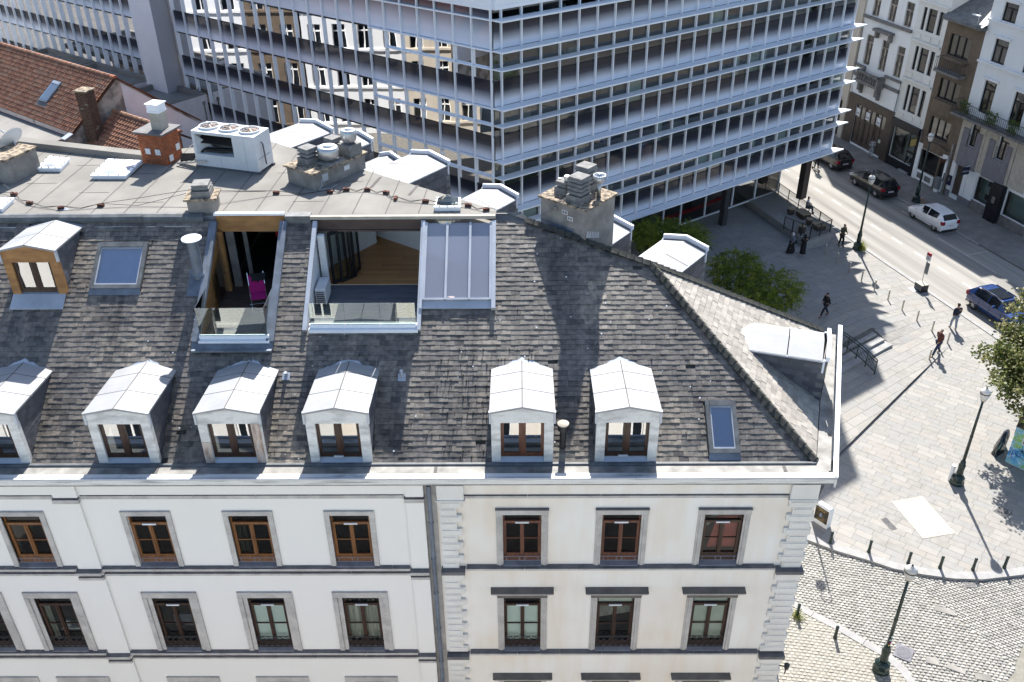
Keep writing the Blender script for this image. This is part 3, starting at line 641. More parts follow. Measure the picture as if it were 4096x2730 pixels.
def slate_geo(b, sl_, mi=0, shift=(0, 0, 0)):
    k, p, q0, q1 = sl_; s0 = k * EXP + rnd.uniform(-.012, .010) - .01; s1 = (k + 1) * EXP + .03
    t = .0165 + rnd.uniform(-.006, .008); t2 = t + rnd.uniform(-.005, .005)
    v = [SP(p, s0, t), SP(q0, s0, t2), SP(q1, s1, .002), SP(p, s1, .002), SP(p, s0, .0), SP(q0, s0, .0)]
    b.mesh(v, [(0, 1, 2, 3), (4, 5, 1, 0), (4, 0, 3), (1, 5, 2)], mi)
def smat(sl_):
    k, p = sl_[0], sl_[1]
    if (math.sin(p * 1.7 + k * .13) + math.sin(p * .61 - k * .21)) > .95 and rnd.random() < .7: return 3
    if -2.2 < p < -.8 and k < 14 and rnd.random() < .5: return 5
    return rnd.choice([0, 0, 1, 2, 4, 4, 5])
cand = sorted([s for s in slates if s[2] - s[1] > .25 and s[2] - s[3] < .02], key=lambda s: (SP((s[1] + s[2]) / 2, s[0] * EXP)[1] ** 2 + ((s[1] + s[2]) / 2) ** 2 + (31 - 14.6 - s[0] * EXP * S34) ** 2))
top300 = set(cand[:298])
bj = MB()
for s in slates:
    if s in top300:
        b = MB(); slate_geo(b, s); b.build('slate', SL[smat(s)], roof)
    else: slate_geo(bj, s, smat(s))
stuff(bj.build('slate_courses', SL, roof))
# right slope slates
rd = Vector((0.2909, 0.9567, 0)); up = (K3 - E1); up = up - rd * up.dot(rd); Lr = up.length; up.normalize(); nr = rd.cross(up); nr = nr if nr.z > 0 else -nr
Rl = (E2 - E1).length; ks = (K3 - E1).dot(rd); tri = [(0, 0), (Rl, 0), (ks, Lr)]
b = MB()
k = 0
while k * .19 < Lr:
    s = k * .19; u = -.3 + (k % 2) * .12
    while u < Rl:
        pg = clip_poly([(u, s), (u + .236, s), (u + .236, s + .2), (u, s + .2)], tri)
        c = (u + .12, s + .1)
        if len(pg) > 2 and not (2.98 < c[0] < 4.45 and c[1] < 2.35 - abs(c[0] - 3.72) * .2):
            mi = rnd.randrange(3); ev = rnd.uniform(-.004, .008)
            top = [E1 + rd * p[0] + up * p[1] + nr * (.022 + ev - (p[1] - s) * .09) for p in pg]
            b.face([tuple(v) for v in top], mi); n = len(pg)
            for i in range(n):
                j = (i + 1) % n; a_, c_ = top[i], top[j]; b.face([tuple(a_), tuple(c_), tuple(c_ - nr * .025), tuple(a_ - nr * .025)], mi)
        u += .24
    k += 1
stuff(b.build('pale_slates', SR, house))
def hipcaps(A, B, name, n, wd=.14, mat=None):
    A, B = Vector(A), Vector(B); d = (B - A) / n; side = d.cross(Vector((0, 0, 1))).normalized()
    for i in range(n):
        p = A + d * i; q = p + d * 1.06; l = .012 + rnd.uniform(0, .012)
        bb = MB(); up_ = Vector((0, 0, 1))
        v = [p - side * wd - up_ * .035, p + up_ * (l + .05), p + side * wd - up_ * .035, q - side * wd - up_ * .05, q + up_ * (.03), q + side * wd - up_ * .05]
        v += [p - side * wd - up_ * .09, p - up_ * .02, p + side * wd - up_ * .09]
        bb.mesh([tuple(x) for x in v], [(0, 1, 4, 3), (1, 2, 5, 4), (0, 6, 7, 1), (1, 7, 8, 2)]); bb.build(name, mat or M['hip'], house)
hipcaps(E1 + Vector((0, 0, .07)), K3 + Vector((0, 0, .07)), 'hip_cap', 30)
hipcaps(E2 + Vector((0, 0, .07)), K3 + Vector((0, 0, .07)), 'hip_cap', 30)
hipcaps(K3 + Vector((0, 0, .06)), R3 + Vector((0, 0, .06)), 'ridge_cap', 16)
# ---- flat roof
ZF = 19.06
b = MB(); pyr = (-2.62, -1.86, 26.55, 27.2)
A_ = [(-22, 26.3), (-13.2, 26.3), (-13.2, 30.9), (-22, 33.6)]; B_ = [(-13.2, 26.3), (-.35, 26.3), (-9.3, 32.9), (-13.2, 31.8)]
def flat(poly, z):
    for cell in ([(-30, 26), (pyr[0], 26), (pyr[0], 40), (-30, 40)], [(pyr[0], 26), (pyr[1], 26), (pyr[1], pyr[2]), (pyr[0], pyr[2])], [(pyr[0], pyr[3]), (pyr[1], pyr[3]), (pyr[1], 40), (pyr[0], 40)], [(pyr[1], 26), (5, 26), (5, 40), (pyr[1], 40)]):
        pg = clip_poly(cell, poly)
        if len(pg) > 2: b.face([(x, y, z) for x, y in pg]); b.face([(x, y, z - .35) for x, y in pg])
flat(A_, ZF); flat(B_, ZF); b.face([(-.35, 26.3, ZF), (.3, 26.1, 18.9), (-.7, 26.58, ZF)])
fl = b.build('flat_roof', M['felt'], house)
b = MB()
def seam(p, q, w_=.018): 
    p, q = Vector(p), Vector(q); d = (q - p).normalized(); s_ = Vector((-d.y, d.x)) * w_
    b.face([(p.x - s_.x, p.y - s_.y, ZF + .006), (q.x - s_.x, q.y - s_.y, ZF + .006), (q.x + s_.x, q.y + s_.y, ZF + .006), (p.x + s_.x, p.y + s_.y, ZF + .006)])
for i in range(16):
    x = -17.4 + i * 1.02; 
    if x < -1.2:
        ye = min(33 + .3 * (-13 - x) * (x < -13), 26.3 + (-.35 - x) * .7375, 30.9 + (-13.2 - x) * .307 if x < -13.2 else 99); seam((x, 26.35), (x + (ye - 26.35) * .06, ye - .05))
    y_ = 27.3 + (i * 7 % 5) * .8
    if x + 1 < -4: seam((x, y_), (x + 1.0, y_ + .02), .012)
b.build('felt_seams', M['felt_seam'], fl)
b = MB()
for (x, y, l) in ((-4.9, 28.4, .9), (-3.6, 27.75, .8), (-5.9, 27.9, .4)): b.obox((x, y, ZF + .004), (.1, 0, 0), (.2, l, 0), (0, 0, .005))
b.build('felt_patch', M['felt_seam'], fl)
# dark rolled edge in stretches and pale coping over the openings
x = -22
while x < -9.75:
    e = min(-9.72, x + 1.3); bb = MB(); n = 6
    pf = [(26.42, 19.10), (26.28, 19.12), (26.17, 19.07), (26.12, 18.98), (26.16, 18.86)]
    bend = rnd.uniform(-.015, .015)
    for (y0, z0), (y1, z1) in zip(pf[:-1], pf[1:]): bb.face([(x, y0, z0), (e - .006, y0, z0 + bend), (e - .006, y1, z1 + bend), (x, y1, z1)])
    bb.build('roof_edge_roll', M['roll_dark'], house); x = e
bb = MB(); bb.bx(-7.2, -6.42, 26.1, 26.42, 18.8, 19.1); bb.build('roof_edge_roll', M['roll_dark'], house)
bb = MB(); bb.mesh([(-.72, 26.1, 18.82), (.35, 26.1, 18.88), (.1, 26.35, 19.05), (-.72, 26.42, 19.12)], [(0, 1, 2, 3)]); bb.build('roof_edge_roll', M['roll_dark'], house)
bb = MB(); bb.bx(-22, -9.72, 26.02, 26.1, 18.76, 18.82); bb.build('lead_strip', M['zinc'], house)
bb = MB(); bb.bx(-9.38, -7.22, 26.12, 26.24, 19.12, 19.2); bb.build('roof_coping', M['alu'], house)
bb = MB(); bb.bx(-6.42, -.74, 26.1, 26.24, 18.98, 19.08); bb.build('roof_coping', M['sand_panel'], house)
# parapet behind
b = MB(); b.obox((-22, 33.45, ZF - .4), (8.9, -2.6, 0), (.12, .38, 0), (0, 0, .62)); b.build('parapet', M['felt'], house)
# ---- dormers
def dormer(name, cx, yf, zb, ze, za, yb, hw, post, head, wm, frontm, label, sillz, ybot):
    """front board with posts; sub-parts roof panels, cheeks, casements"""
    f = MB(); x0, x1 = cx - hw, cx + hw
    zo = ze - head
    f.mesh([(x0, yf, zo), (x1, yf, zo), (x1, yf, ze), (cx, yf, za), (x0, yf, ze), (x0, yf + .14, zo), (x1, yf + .14, zo), (x1, yf + .14, ze), (cx, yf + .14, za), (x0, yf + .14, ze)], [(0, 1, 2, 3, 4), (5, 6, 1, 0), (0, 4, 9, 5), (1, 6, 7, 2)])
    d = f.build('dormer', frontm[0], house)
    for u0 in (x0, x1 - post): f = MB(); f.bx(u0, u0 + post, yf, yf + .16, zb, zo - .001); f.build('front_post', frontm[0], d)
    if label: d['label'] = label
    if len(frontm) > 1:
        f = MB(); f.bx(x1 - post + .01, x1 - .01, yf - .012, yf - .002, zb + .02, zo); 
        f.bx(x0 + .01, x0 + post - .01, yf - .012, yf - .002, zb + .02, zb + (zo - zb) * .55)
        f.build('peeled_board', frontm[1], d)
    o = .04
    zbk = ze - .19; zak = zbk + (za - ze)
    for s in (-1, 1):
        ys = [yf - .05, yf + .34 * (yb - yf) + .12, yf + .8 * (yb - yf), yb + .22]
        for i in range(3):
            ya, yc = ys[i] + (.014 if i else 0), ys[i + 1] - .014; ta, tc = (ya - yf) / (yb - yf), (yc - yf) / (yb - yf)
            r_ = MB(); xe = cx + s * (hw + o); xm = cx + s * .008; lift = .045
            r_.mesh([(xe, ya, ze - .19 * ta + lift - .02), (xm, ya, za - .19 * ta + lift), (xm, yc, za - .19 * tc + lift), (xe, yc, ze - .19 * tc + lift - .02)] + [(xe, ya, ze - .19 * ta - .03), (xm, ya, za - .19 * ta - .02), (xm, yc, za - .19 * tc - .02), (xe, yc, ze - .19 * tc - .03)],
                    [(0, 1, 2, 3), (0, 4, 5, 1), (3, 7, 4, 0), (2, 6, 7, 3)])
            r_.build('roof_panel', M['membrane'], d)
    r_ = MB(); r_.obox((cx - .014, yf - .045, za + .03), (.028, 0, 0), (0, yb - yf + .2, -.19 * (yb - yf + .2) / (yb - yf)), (0, 0, .022))
    r_.build('ridge_seam', M['felt_seam'], d)
    # lead apron where roof meets slates
    for s in (-1, 1):
        fl_ = MB(); fl_.face([(cx, yb + .5, za - .02), (cx, yb + .15, za - .175), (cx + s * (hw + .03), yb - .1, ze - .20), (cx + s * (hw + .03), yb + .16, ze - .10)])
        fl_.build('lead_flashing', M['zinc'], d)
        fl_ = MB(); fl_.bx(cx + s * (hw + .02) - .03, cx + s * (hw + .02) + .03, yf - .03, yf + .06, ze - .36, ze + .02); fl_.build('eaves_end', M['zinc'], d)
    # slated cheeks
    ck = MB()
    for s in (-1, 1):
        xw = cx + s * (hw - .03); poly = [(yf + .1, zb - .05), (yb, ze - .19), (yf + .1, ze)]
        if area(poly) > 0:
            ccw = sum(poly[i][0] * poly[(i + 1) % 3][1] - poly[(i + 1) % 3][0] * poly[i][1] for i in range(3)) > 0
            pc = poly if ccw else poly[::-1]
            ck.face([(xw - s * .02, y, z) for y, z in poly], 0)
            n = 0; z = zb - .1
            while z < ze:
                u = yf - .2 + (n % 2) * .11
                while u < yb:
                    sk = .10 * (u - yf)
                    pg = clip_poly([(u, z + .0), (u + .225, z), (u + .225, z + .125), (u, z + .125)], pc)
                    if len(pg) > 2:
                        ev = rnd.uniform(0, .005)
                        ck.face([(xw + s * (.012 + ev - (q[1] - z) * .05), q[0], q[1]) for q in pg], rnd.randrange(3))
                    u += .23
                z += .13; n += 1
    stuff(ck.build('cheek_slates', SG, d))
    # casement
    wf = MB(); a, e = x0 + post, x1 - post; y = yf + .07; zs = sillz
    for u0, u1 in ((a, a + .05), (e - .05, e)): wf.bx(u0, u1, y, y + .06, zs, zo)
    wf.bx(a, e, y - .01, y + .06, zs, zs + .07); wf.bx(a, e, y + .002, y + .06, zo - .03, zo)
    wf.bx(cx - .06, cx + .06, y - .02, y + .05, zs + .07, zo - .03); wf.bx(cx - .015, cx + .015, y - .035, y - .02, zs + .07, zo - .03)
    for u0, u1 in ((a + .05, cx - .06), (cx + .06, e - .05)):
        for t0, t1 in ((u0, u0 + .035), (u1 - .035, u1)): wf.bx(t0, t1, y - .005, y + .05, zs + .07, zo - .03)
        wf.bx(u0 + .035, u1 - .035, y - .005, y + .05, zs + .07, zs + .12)
    wf.build('casement', wm, d)
    for u0, u1 in ((a + .05, cx - .06), (cx + .06, e - .05)):
        pn = MB(); pn.face([(u0, y + .03, zs + .1), (u1, y + .03, zs + .1), (u1, y + .03, zo), (u0, y + .03, zo)]); pn.build('pane', M['dormer_pane'], d)
    si = MB(); si.obox((a - .0, yf - .02, zb + .01), (e - a, 0, 0), (0, .16, sillz - zb - .02), (0, 0, -.03)); si.build('sill', M['zinc'], d)
    rm = MB(); rm.bx(x0 + .1, x1 - .1, yf + .9, yf + .95, zb - .2, ze - .1); rm.build('unlit_room', M['room_shade'], d)
    return d
for i, c in enumerate(DORM):
    fm = [M['dormer_front']] + ([M['dormer_peel']] if i == 2 else [])
    wm = M['wood_red'] if i == 4 else M['wood_dark']
    lab = {2: 'dormer with peeling brown posts', 4: 'dormer with red brown casements'}.get(i)
    d = dormer('dormer', c, 19.78, 14.60, 16.31, 16.47, 22.1, .835, .25, .35, wm, fm, lab, 14.78, 0)
    if i in (3, 5):
        v = MB(); v.bx(c - .2, c + .06, 19.80, 19.84, 14.79, 14.83); v.build('trickle_vent', M['sign_white'], d)
d = dormer('dormer', -14.27, 24.1, 17.5, 18.97, 19.14, 26.35, .80, .24, .38, M['wood_dark'], [M['wood_plank']], 'upper dormer with brown wooden front', 17.58, 0)
b = MB(); b.obox((-15.08, 23.68, 17.25), (1.58, 0, 0), (0, .42, .27), (0, 0, .02)); b.build('sill_apron', M['zinc'], d)
# back and end dormers (white roofs seen over the ridge)
def box_dormer(O, dr, s0, s1, ze, back, inn):
    """far end plane along dr at O; roof runs inwards (inn)"""
    O = Vector((O[0], O[1], 0)); dr = Vector((dr[0], dr[1], 0)); inn = Vector((inn[0], inn[1], 0)); sm = (s0 + s1) / 2
    def P(s, t, z): q = O + dr * s + inn * t; return (q.x, q.y, z)
    za = ze + .20; c = MB()
    c.mesh([P(s0, 0, ze - 1.8), P(s1, 0, ze - 1.8), P(s1, 0, ze), P(sm, 0, za), P(s0, 0, ze)] + [P(s0, back, ze - .1), P(s1, back, ze - .1)], [(0, 1, 2, 3, 4)])
    d = c.build('dormer', M['dormer_front'], house)
    for s in (s0, s1):
        k = MB(); k.face([P(s, .02, ze - 1.8), P(s, .02, ze), P(s, back, ze), P(s, back, ze - .1)], 3)
        sg = 1 if s == s1 else -1; n = 0; z = ze - 1.75
        while z < ze - .02:
            u = .03 + (n % 2) * .2
            while u < back:
                e = min(back, u + .383); k.mesh([P(s + sg * .015, u, z), P(s + sg * .015, e, z), P(s + sg * .008, e, min(z + .148, ze)), P(s + sg * .008, u, min(z + .148, ze))], [(0, 1, 2, 3)], 1 + rnd.randrange(2)); u += .4
            z += .16; n += 1
        stuff(k.build('cheek_slates', SG + [M['pot']], d))
    for sa, sb, zA, zB in ((s0 - .03, sm, ze, za), (sm, s1 + .03, za, ze)):
        for t0, t1 in ((.16, back * .5), (back * .5 + .03, back + .3)):
            r_ = MB(); r_.face([P(sa, t0, zA), P(sb, t0, zB), P(sb, t1, zB + .0), P(sa, t1, zA + .0)]); r_.build('roof_panel', M['membrane'], d)
    u = MB()
    for sa, sb, zA, zB in ((s0 - .05, sm, ze, za), (sm, s1 + .05, za, ze)):
        A, B = Vector(P(sa, -.02, zA + .0)), Vector(P(sb, -.02, zB + .0)); u.obox(A, B - A, inn * .10, (0, 0, .17))
    for s in (s0 - .045, s1): u.obox(P(s, 0.08, ze - .42), inn * .06, dr * .045, (0, 0, .45))
    u.build('verge_upstand', M['alu'], d)
    for s in (s0 - .045, s1 + .005):
        u = MB(); u.obox(P(s, .1, ze - .06), inn * (back - .1), dr * .04, (0, 0, .05)); u.build('edge_strip', M['zinc'], d)
    return d
BO, BD, BI = (10.4, 26.6), (-.8, .6), (-.6, -.8)
for s0, s1, ze in ((4.75, 6.42, 16.18), (7.8, 9.5, 16.15), (13.08, 14.78, 16.06), (16.63, 18.68, 16.66), (19.4, 20.6, 16.1), (21.05, 22.6, 16.68), (23.56, 25.64, 16.62)):
    box_dormer(BO, BD, s0, s1, ze, 2.9, BI)
d = box_dormer((8.06 + .04, 19.8), (.2909, .9567), 2.93, 4.5, 16.02, 2.3, (-.9567, .2909)); d['label'] = 'white roofed dormer on the pale end slope'
# ---- ridge chimney
CH = MB(frame=((0.66, 26.55, 0), (.779, -.627, 0), (.627, .779, 0)))
CH.bx(0, 1.70, 0, 1.54, 17.6, 19.5)
ch = CH.build('chimney', M['cement'], house); ch['label'] = 'big grey ridge chimney with pots'
FRC = ((0.66, 26.55, 0), (.779, -.627, 0), (.627, .779, 0))
b = MB(FRC); b.bx(-.07, 1.77, -.07, 1.61, 19.502, 19.56); b.build('chimney_cap', M['cap_moss'], ch)
def louvre_pot(fr, x, y, z, w_, n, parent, rotz=0):
    b = MB(fr)
    b.cbx((x, y, z + .1), (w_ * 1.15, w_ * 1.15, .2)); h = .2
    for i in range(n):
        b.cbx((x, y, z + h + .04), (w_ * .78, w_ * .78, .08)); h += .07
        c = (x, y, z + h + .03); 
        vs = []
        for zz, s in ((-.035, w_ * .56), (.03, w_ * .47)):
            vs += [(x + p * s, y + q * s, z + h + .03 + zz) for p, q in ((-1, -1), (1, -1), (1, 1), (-1, 1))]
        b.mesh(vs, [(0, 1, 5, 4), (1, 2, 6, 5), (2, 3, 7, 6), (3, 0, 4, 7), (4, 5, 6, 7), (3, 2, 1, 0)]); h += .06
    b.cbx((x, y, z + h + .035), (w_ * 1.0, w_ * 1.0, .06))
    b.build('louvred_pot', M['pot'], parent)
louvre_pot(FRC, 1.12, .42, 19.56, .48, 4, ch); louvre_pot(FRC, .78, 1.25, 19.56, .48, 4, ch)
louvre_pot(FRC, .42, .62, 19.56, .38, 1, ch)
b = MB(FRC); b.cyl((.52, .62, 19.8), (.52, .62, 20.12), .085, n=14); b.cyl((.25, .62, 19.8), (.25, .62, 19.98), .045, n=10); b.build('steel_flue', M['steel'], ch)
b = MB(FRC); b.cyl((.6, .95, 19.75), (1.05, 1.0, 19.8), .06, n=10); b.build('flue_bend', M['steel'], ch)
b = MB(FRC); b.cyl((1.42, 1.05, 19.56), (1.42, 1.05, 19.98), .07, n=12); b.lathe(P_ if False else (1.42, 1.05, 19.98), [(.08, 0), (.17, .06), (.2, .26), (.18, .26), (.14, .1), (.09, .1), (.09, .3), (.0, .31)], 16); b.build('rotary_cowl', M['steel'], ch, smooth=True)
for (x, z) in ((.82, 19.18), (1.02, 19.02)):
    b = MB(FRC); b.bx(x, x + .2, -.012, .0, z, z + .13); b.build('wall_vent', M['sign_white'], ch)
    b = MB(FRC); b.bx(x + .02, x + .09, -.016, -.013, z + .02, z + .11); b.bx(x + .11, x + .18, -.016, -.013, z + .02, z + .11); b.build('vent_grille', M['pot'], ch)
b = MB(FRC); b.cbx((.6, -.04, 19.3), (.11, .08, .11)); b.tube([(.05, -.02, 18.95), (.3, -.03, 19.1), (.6, -.06, 19.33), (.72, -.05, 19.56), (.9, .15, 19.66)], .012, 5); b.build('cable_box', M['cement'], ch)
b = MB(FRC); b.bx(.02, 1.3, -.02, -.003, 18.55, 18.78); b.build('lead_flashing', M['lead'], ch)
for i in range(5):
    t_ = i * .14; b = MB(FRC); b.mesh([(1.715, .02 + t_, 18.60 - t_ * .35), (1.715, .16 + t_, 18.55 - t_ * .35), (1.715, .15 + t_, 18.78 - t_ * .4), (1.715, .06 + t_, 18.82 - t_ * .4)], [(0, 1, 2, 3)]); b.build('stepped_flashing', M['zinc'], ch)
# ---- other chimneys on the flat roof
FV = ((-7.66, 28.92, 0), (.805, -.593, 0), (.593, .805, 0)); cv = MB(FV); cv.bx(0, 1.26, 0, 2.35, ZF, 19.60); cv = cv.build('chimney', M['cement'], house); cv['label'] = 'long low chimney with steel extractor fans'
b = MB(FV); b.bx(-.08, 1.34, -.08, 2.43, 19.602, 19.66); b.build('chimney_cap', M['cap_moss'], cv)
louvre_pot(FV, .42, .62, 19.66, .46, 2, cv); louvre_pot(FV, .42, 1.75, 19.66, .42, 2, cv)
def fan(fr, x, y, z, r_, parent, plinth):
    b = MB(fr); b.cbx((x, y, z + plinth / 2), (r_ * 2.1, r_ * 2.1, plinth)); b.build('fan_plinth', M['pot'], parent)
    b = MB(fr); b.lathe((x, y, z + plinth), [(r_ * .55, 0), (r_ * .95, .12), (r_ * 1.02, .28), (r_ * .98, .42), (r_ * .85, .46), (r_ * .55, .47), (r_ * .5, .44)], 20); b.build('roof_fan', M['steel'], parent, smooth=True)
    b = MB(fr); b.lathe((x, y, z + plinth + .43), [(r_ * .45, 0), (r_ * .45, .07), (0, .08)], 16); b.build('fan_cap', M['ac_white'], parent, smooth=True)
fan(FV, .95, 1.02, 19.66, .36, cv, .07); fan(FV, 1.0, 1.95, 19.66, .27, cv, .38)
b = MB(FV); b.cyl((.72, 2.25, 19.66), (.72, 2.25, 20.05), .045, n=10); b.cyl((.72, 2.25, 19.9), (.72, 2.25, 20.0), .10, n=12); b.build('vent_pipe', M['black_plastic'], cv)
b = MB(FV); b.bx(1.262, 1.275, 1.35, 1.6, 19.3, 19.46); b.build('wall_vent', M['sign_white'], cv)
b = MB(FV); b.bx(1.262, 1.29, .35, .6, 19.25, 19.5); b.tube([(1.28, .3, 19.35), (1.4, .2, 19.2), (1.35, .1, ZF + .02), (1.6, .4, ZF + .02), (1.5, .75, ZF + .02)], .012, 5); b.build('cable_box', M['zinc'], cv)
FS = ((-10.22, 26.4, 0), (.995, .09, 0), (-.09, .995, 0)); cs = MB(FS); cs.bx(0, .84, -.02, .66, 18.6, 19.50); cs = cs.build('chimney', M['cement'], house); cs['label'] = 'small grey chimney at the roof edge'
b = MB(FS); b.bx(-.08, .92, -.10, .74, 19.502, 19.57); b.build('chimney_cap', M['cap_moss'], cs); louvre_pot(FS, .45, .3, 19.57, .50, 1, cs)
b = MB(FS); b.bx(0.05, .8, -.05, -.03, 18.78, 19.0); b.build('lead_flashing', M['zinc'], cs)
FL = ((-17.75, 29.2, 0), (.93, -.37, 0), (.37, .93, 0)); cl = MB(FL); cl.bx(0, .95, 0, 1.3, ZF, 19.85); cl = cl.build('chimney', M['cement'], house); cl['label'] = 'grey chimney at the left picture edge carrying a dish'
b = MB(FL); b.bx(-.06, 1.01, -.06, 1.36, 19.852, 19.92); b.build('chimney_cap', M['cap_moss'], cl)
# orange brick chimney: every brick built
FB = ((-13.12, 30.72, 0), (.955, -.297, 0), (.297, .955, 0)); cb = MB(FB); cb.bx(.012, .988, .012, .888, ZF, 20.14); cb = cb.build('chimney', M['mortar'], house); cb['label'] = 'orange brick chimney with a square metal flue'
def bricks(fr, w_, dp, z0, z1, mat, parent, lx=.2, hz=.065, gap=.012, skip=0.0):
    z = z0; k = 0
    while z + hz <= z1 + .001:
        for face in range(4):
            L_ = w_ if face % 2 == 0 else dp; u = -(k % 2) * lx / 2
            while u < L_:
                a, e = max(u, 0), min(u + lx - gap, L_)
                if e - a > .03 and rnd.random() >= skip:
                    b = MB(fr); o = rnd.uniform(.0, .006); zz = z + hz - gap
                    if face == 0: b.bx(a, e, -o, .02, z, zz)
                    elif face == 1: b.bx(w_ - .02, w_ + o, a, e, z, zz)
                    elif face == 2: b.bx(a, e, dp - .02, dp + o, z, zz)
                    else: b.bx(-o, .02, a, e, z, zz)
                    if face < 2: b.build('brick', mat, parent)
                u += lx
        z += hz; k += 1
bricks(FB, 1.0, .9, ZF, 20.14, M['brick_orange'], cb)
b = MB(FB); b.bx(-.1, 1.1, -.1, 1.0, 20.145, 20.20); b.build('chimney_cap', M['bluestone_dark'], cb)
b = MB(FB); b.cbx((.62, .5, 20.5), (.40, .40, .6)); b.build('metal_flue', M['sand_panel'] if 'sand_panel' in M else M['ac_white'], cb)
b = MB(FB); b.cbx((.62, .5, 20.82), (.46, .46, .05)); b.cbx((.62, .5, 20.96), (.44, .44, .22)); b.cbx((.62, .5, 21.09), (.52, .52, .03)); b.build('flue_cowl', M['alu'], cb)
for (x, z) in ((.22, 19.42), (.62, 19.42)):
    b = MB(FB); b.bx(x, x + .2, -.03, -.008, z, z + .2); b.build('vent_cover', M['sign_white'], cb)
for (y, z) in ((.15, 19.15), (.6, 19.4)):
    b = MB(FB); b.bx(1.008, 1.03, y, y + .2, z, z + .22); b.build('vent_cover', M['sign_white'], cb)
# ---- skylights in slopes
def roof_window(name, x0, x1, s0, s1, tilt, label, skym, parent=house):
    f = MB()
    def fb(xa, xb, sa, sb, h0, h1, mi=0): 
        v = [SP(xa, sa, h0), SP(xb, sa, h0), SP(xb, sb, h0), SP(xa, sb, h0), SP(xa, sa, h1), SP(xb, sa, h1), SP(xb, sb, h1), SP(xa, sb, h1)]
        f.mesh(v, [(4, 5, 6, 7), (0, 1, 5, 4), (1, 2, 6, 5), (2, 3, 7, 6), (3, 0, 4, 7)], mi)
    fb(x0, x0 + .12, s0, s1, -.02, .10); fb(x1 - .12, x1, s0, s1, -.02, .10); fb(x0 + .12, x1 - .12, s0, s0 + .12, -.02, .10); fb(x0 + .12, x1 - .12, s1 - .16, s1, -.02, .13)
    wv = f.build('roof_window', M['roll_dark'], parent); wv['label'] = label
    f = MB(); fb(x0 + .12, x0 + .15, s0 + .12, s1 - .16, -.01, .085); fb(x1 - .15, x1 - .12, s0 + .12, s1 - .16, -.01, .085); fb(x0 + .15, x1 - .15, s0 + .12, s0 + .17, -.01, .085); fb(x0 + .15, x1 - .15, s1 - .2, s1 - .16, -.01, .085); f.build('sash', M['zinc'], wv)
    f = MB(); f.face([SP(x0 + .13, s0 + .13, .06), SP(x1 - .13, s0 + .13, .06), SP(x1 - .13, s1 - .17, .06), SP(x0 + .13, s1 - .17, .06)]); f.build('pane', M['sky_pane'], wv)
    f = MB(); f.face([SP(x0 + .13, s0 + .13, -.05), SP(x1 - .13, s0 + .13, -.05), SP(x1 - .13, s1 - .17, -.05), SP(x0 + .13, s1 - .17, -.05)]); f.build('blind', skym, wv)  # backing sheet coloured as the reflected sky
    f = MB(); f.face([SP(x0 - .02, s0 - .2, .03), SP(x1 + .02, s0 - .2, .03), SP(x1, s0 + .01, .07), SP(x0, s0 + .01, .07)]); f.build('lead_apron', M['lead'], wv)
M['sky_pane'] = glass('roof_window_glass', (0.75, 0.8, 0.85), 0.30, 0.0)
M['sky_blue'] = pm('pale_sky_tint', (0.55, 0.68, 0.92), bump=0); M['sky_deep'] = pm('deep_sky_tint', (0.20, 0.36, 0.60), bump=0)  # blue of these sheets paints in the sky mirrored by the panes
roof_window('roof_window', -12.82, -11.30, 5.36, 6.92, 0, 'wide roof window with reflected sky painted under the glass', M['sky_blue'])
roof_window('roof_window', 5.17, 6.02, .22, 1.75, 0, 'narrow blue roof window near the hip', M['sky_deep'])
# ---- left terrace cut into the slope
def cheek(xc, s0, s1, zfl, w_, mat, inner, dirn):
    b = MB(); 
    v = [SP(xc, s0, .05), SP(xc, s1, .05)]
    b.face([(xc, v[0][1], zfl), v[0], v[1], (xc, v[1][1], zfl)]); b.build('terrace_cheek', inner, house)
    b = MB(); b.mesh([SP(xc - w_ / 2, s0, -.01), SP(xc + w_ / 2, s0, -.01), SP(xc + w_ / 2, s1, -.01), SP(xc - w_ / 2, s1, -.01), SP(xc - w_ / 2, s0, .13), SP(xc + w_ / 2, s0, .13), SP(xc + w_ / 2, s1, .13), SP(xc - w_ / 2, s1, .13)], [(4, 5, 6, 7), (0, 1, 5, 4), (1, 2, 6, 5), (3, 0, 4, 7)]); b.build('cheek_coping', mat, house)
cheek(-9.40, 3.6, 7.62, 16.5, .22, M['lead'], M['wood_plank'], 1); cheek(-7.24, 3.6, 7.62, 16.5, .22, M['lead'], M['lead'], -1)
def planks(x0, x1, y0, y1, z, wd, mat, name, parent, along='x'):
    y = y0
    while y < y1 - .02:
        b = MB(); b.bx(x0, x1, y, min(y1, y + wd - .008), z - .03, z + rnd.uniform(0, .003)); b.build(name, mat, parent); y += wd
planks(-9.38, -7.26, 22.85, 26.9, 16.52, .14, M['deck_brown'], 'deck_board', house)
b = MB(); b.bx(-9.4, -7.24, 22.7, 30.5, 16.40, 16.48); b.bx(-9.45, -9.39, 26.3, 30.5, 16.5, 18.7); b.bx(-7.24, -7.18, 26.3, 30.5, 16.5, 18.7); b.bx(-9.4, -7.24, 30.5, 30.6, 16.5, 18.7); b.build('room_shell', M['room_shade'], house)
b = MB(); b.bx(-9.36, -7.24, 26.2, 26.28, 18.55, 19.12); b.build('header_board', M['wood_plank'], house)
b = MB(); b.bx(-9.36, -9.22, 26.05, 26.2, 16.52, 18.6); b.build('door_post', M['wood_plank'], house)
b = MB(); b.bx(-9.2, -8.95, 26.35, 26.42, 16.52, 18.5); b.bx(-8.75, -8.62, 26.6, 26.66, 16.52, 18.5); sd = b.build('sliding_door', M['stone_grey'] if 'stone_grey' in M else M['cement'], house)
b = MB(); b.face([(-9.33, 24.9, 16.55), (-9.33, 26.1, 16.55), (-9.33, 26.1, 18.0), (-9.33, 24.9, 17.6)]); b.build('pane', M['clear'], sd)
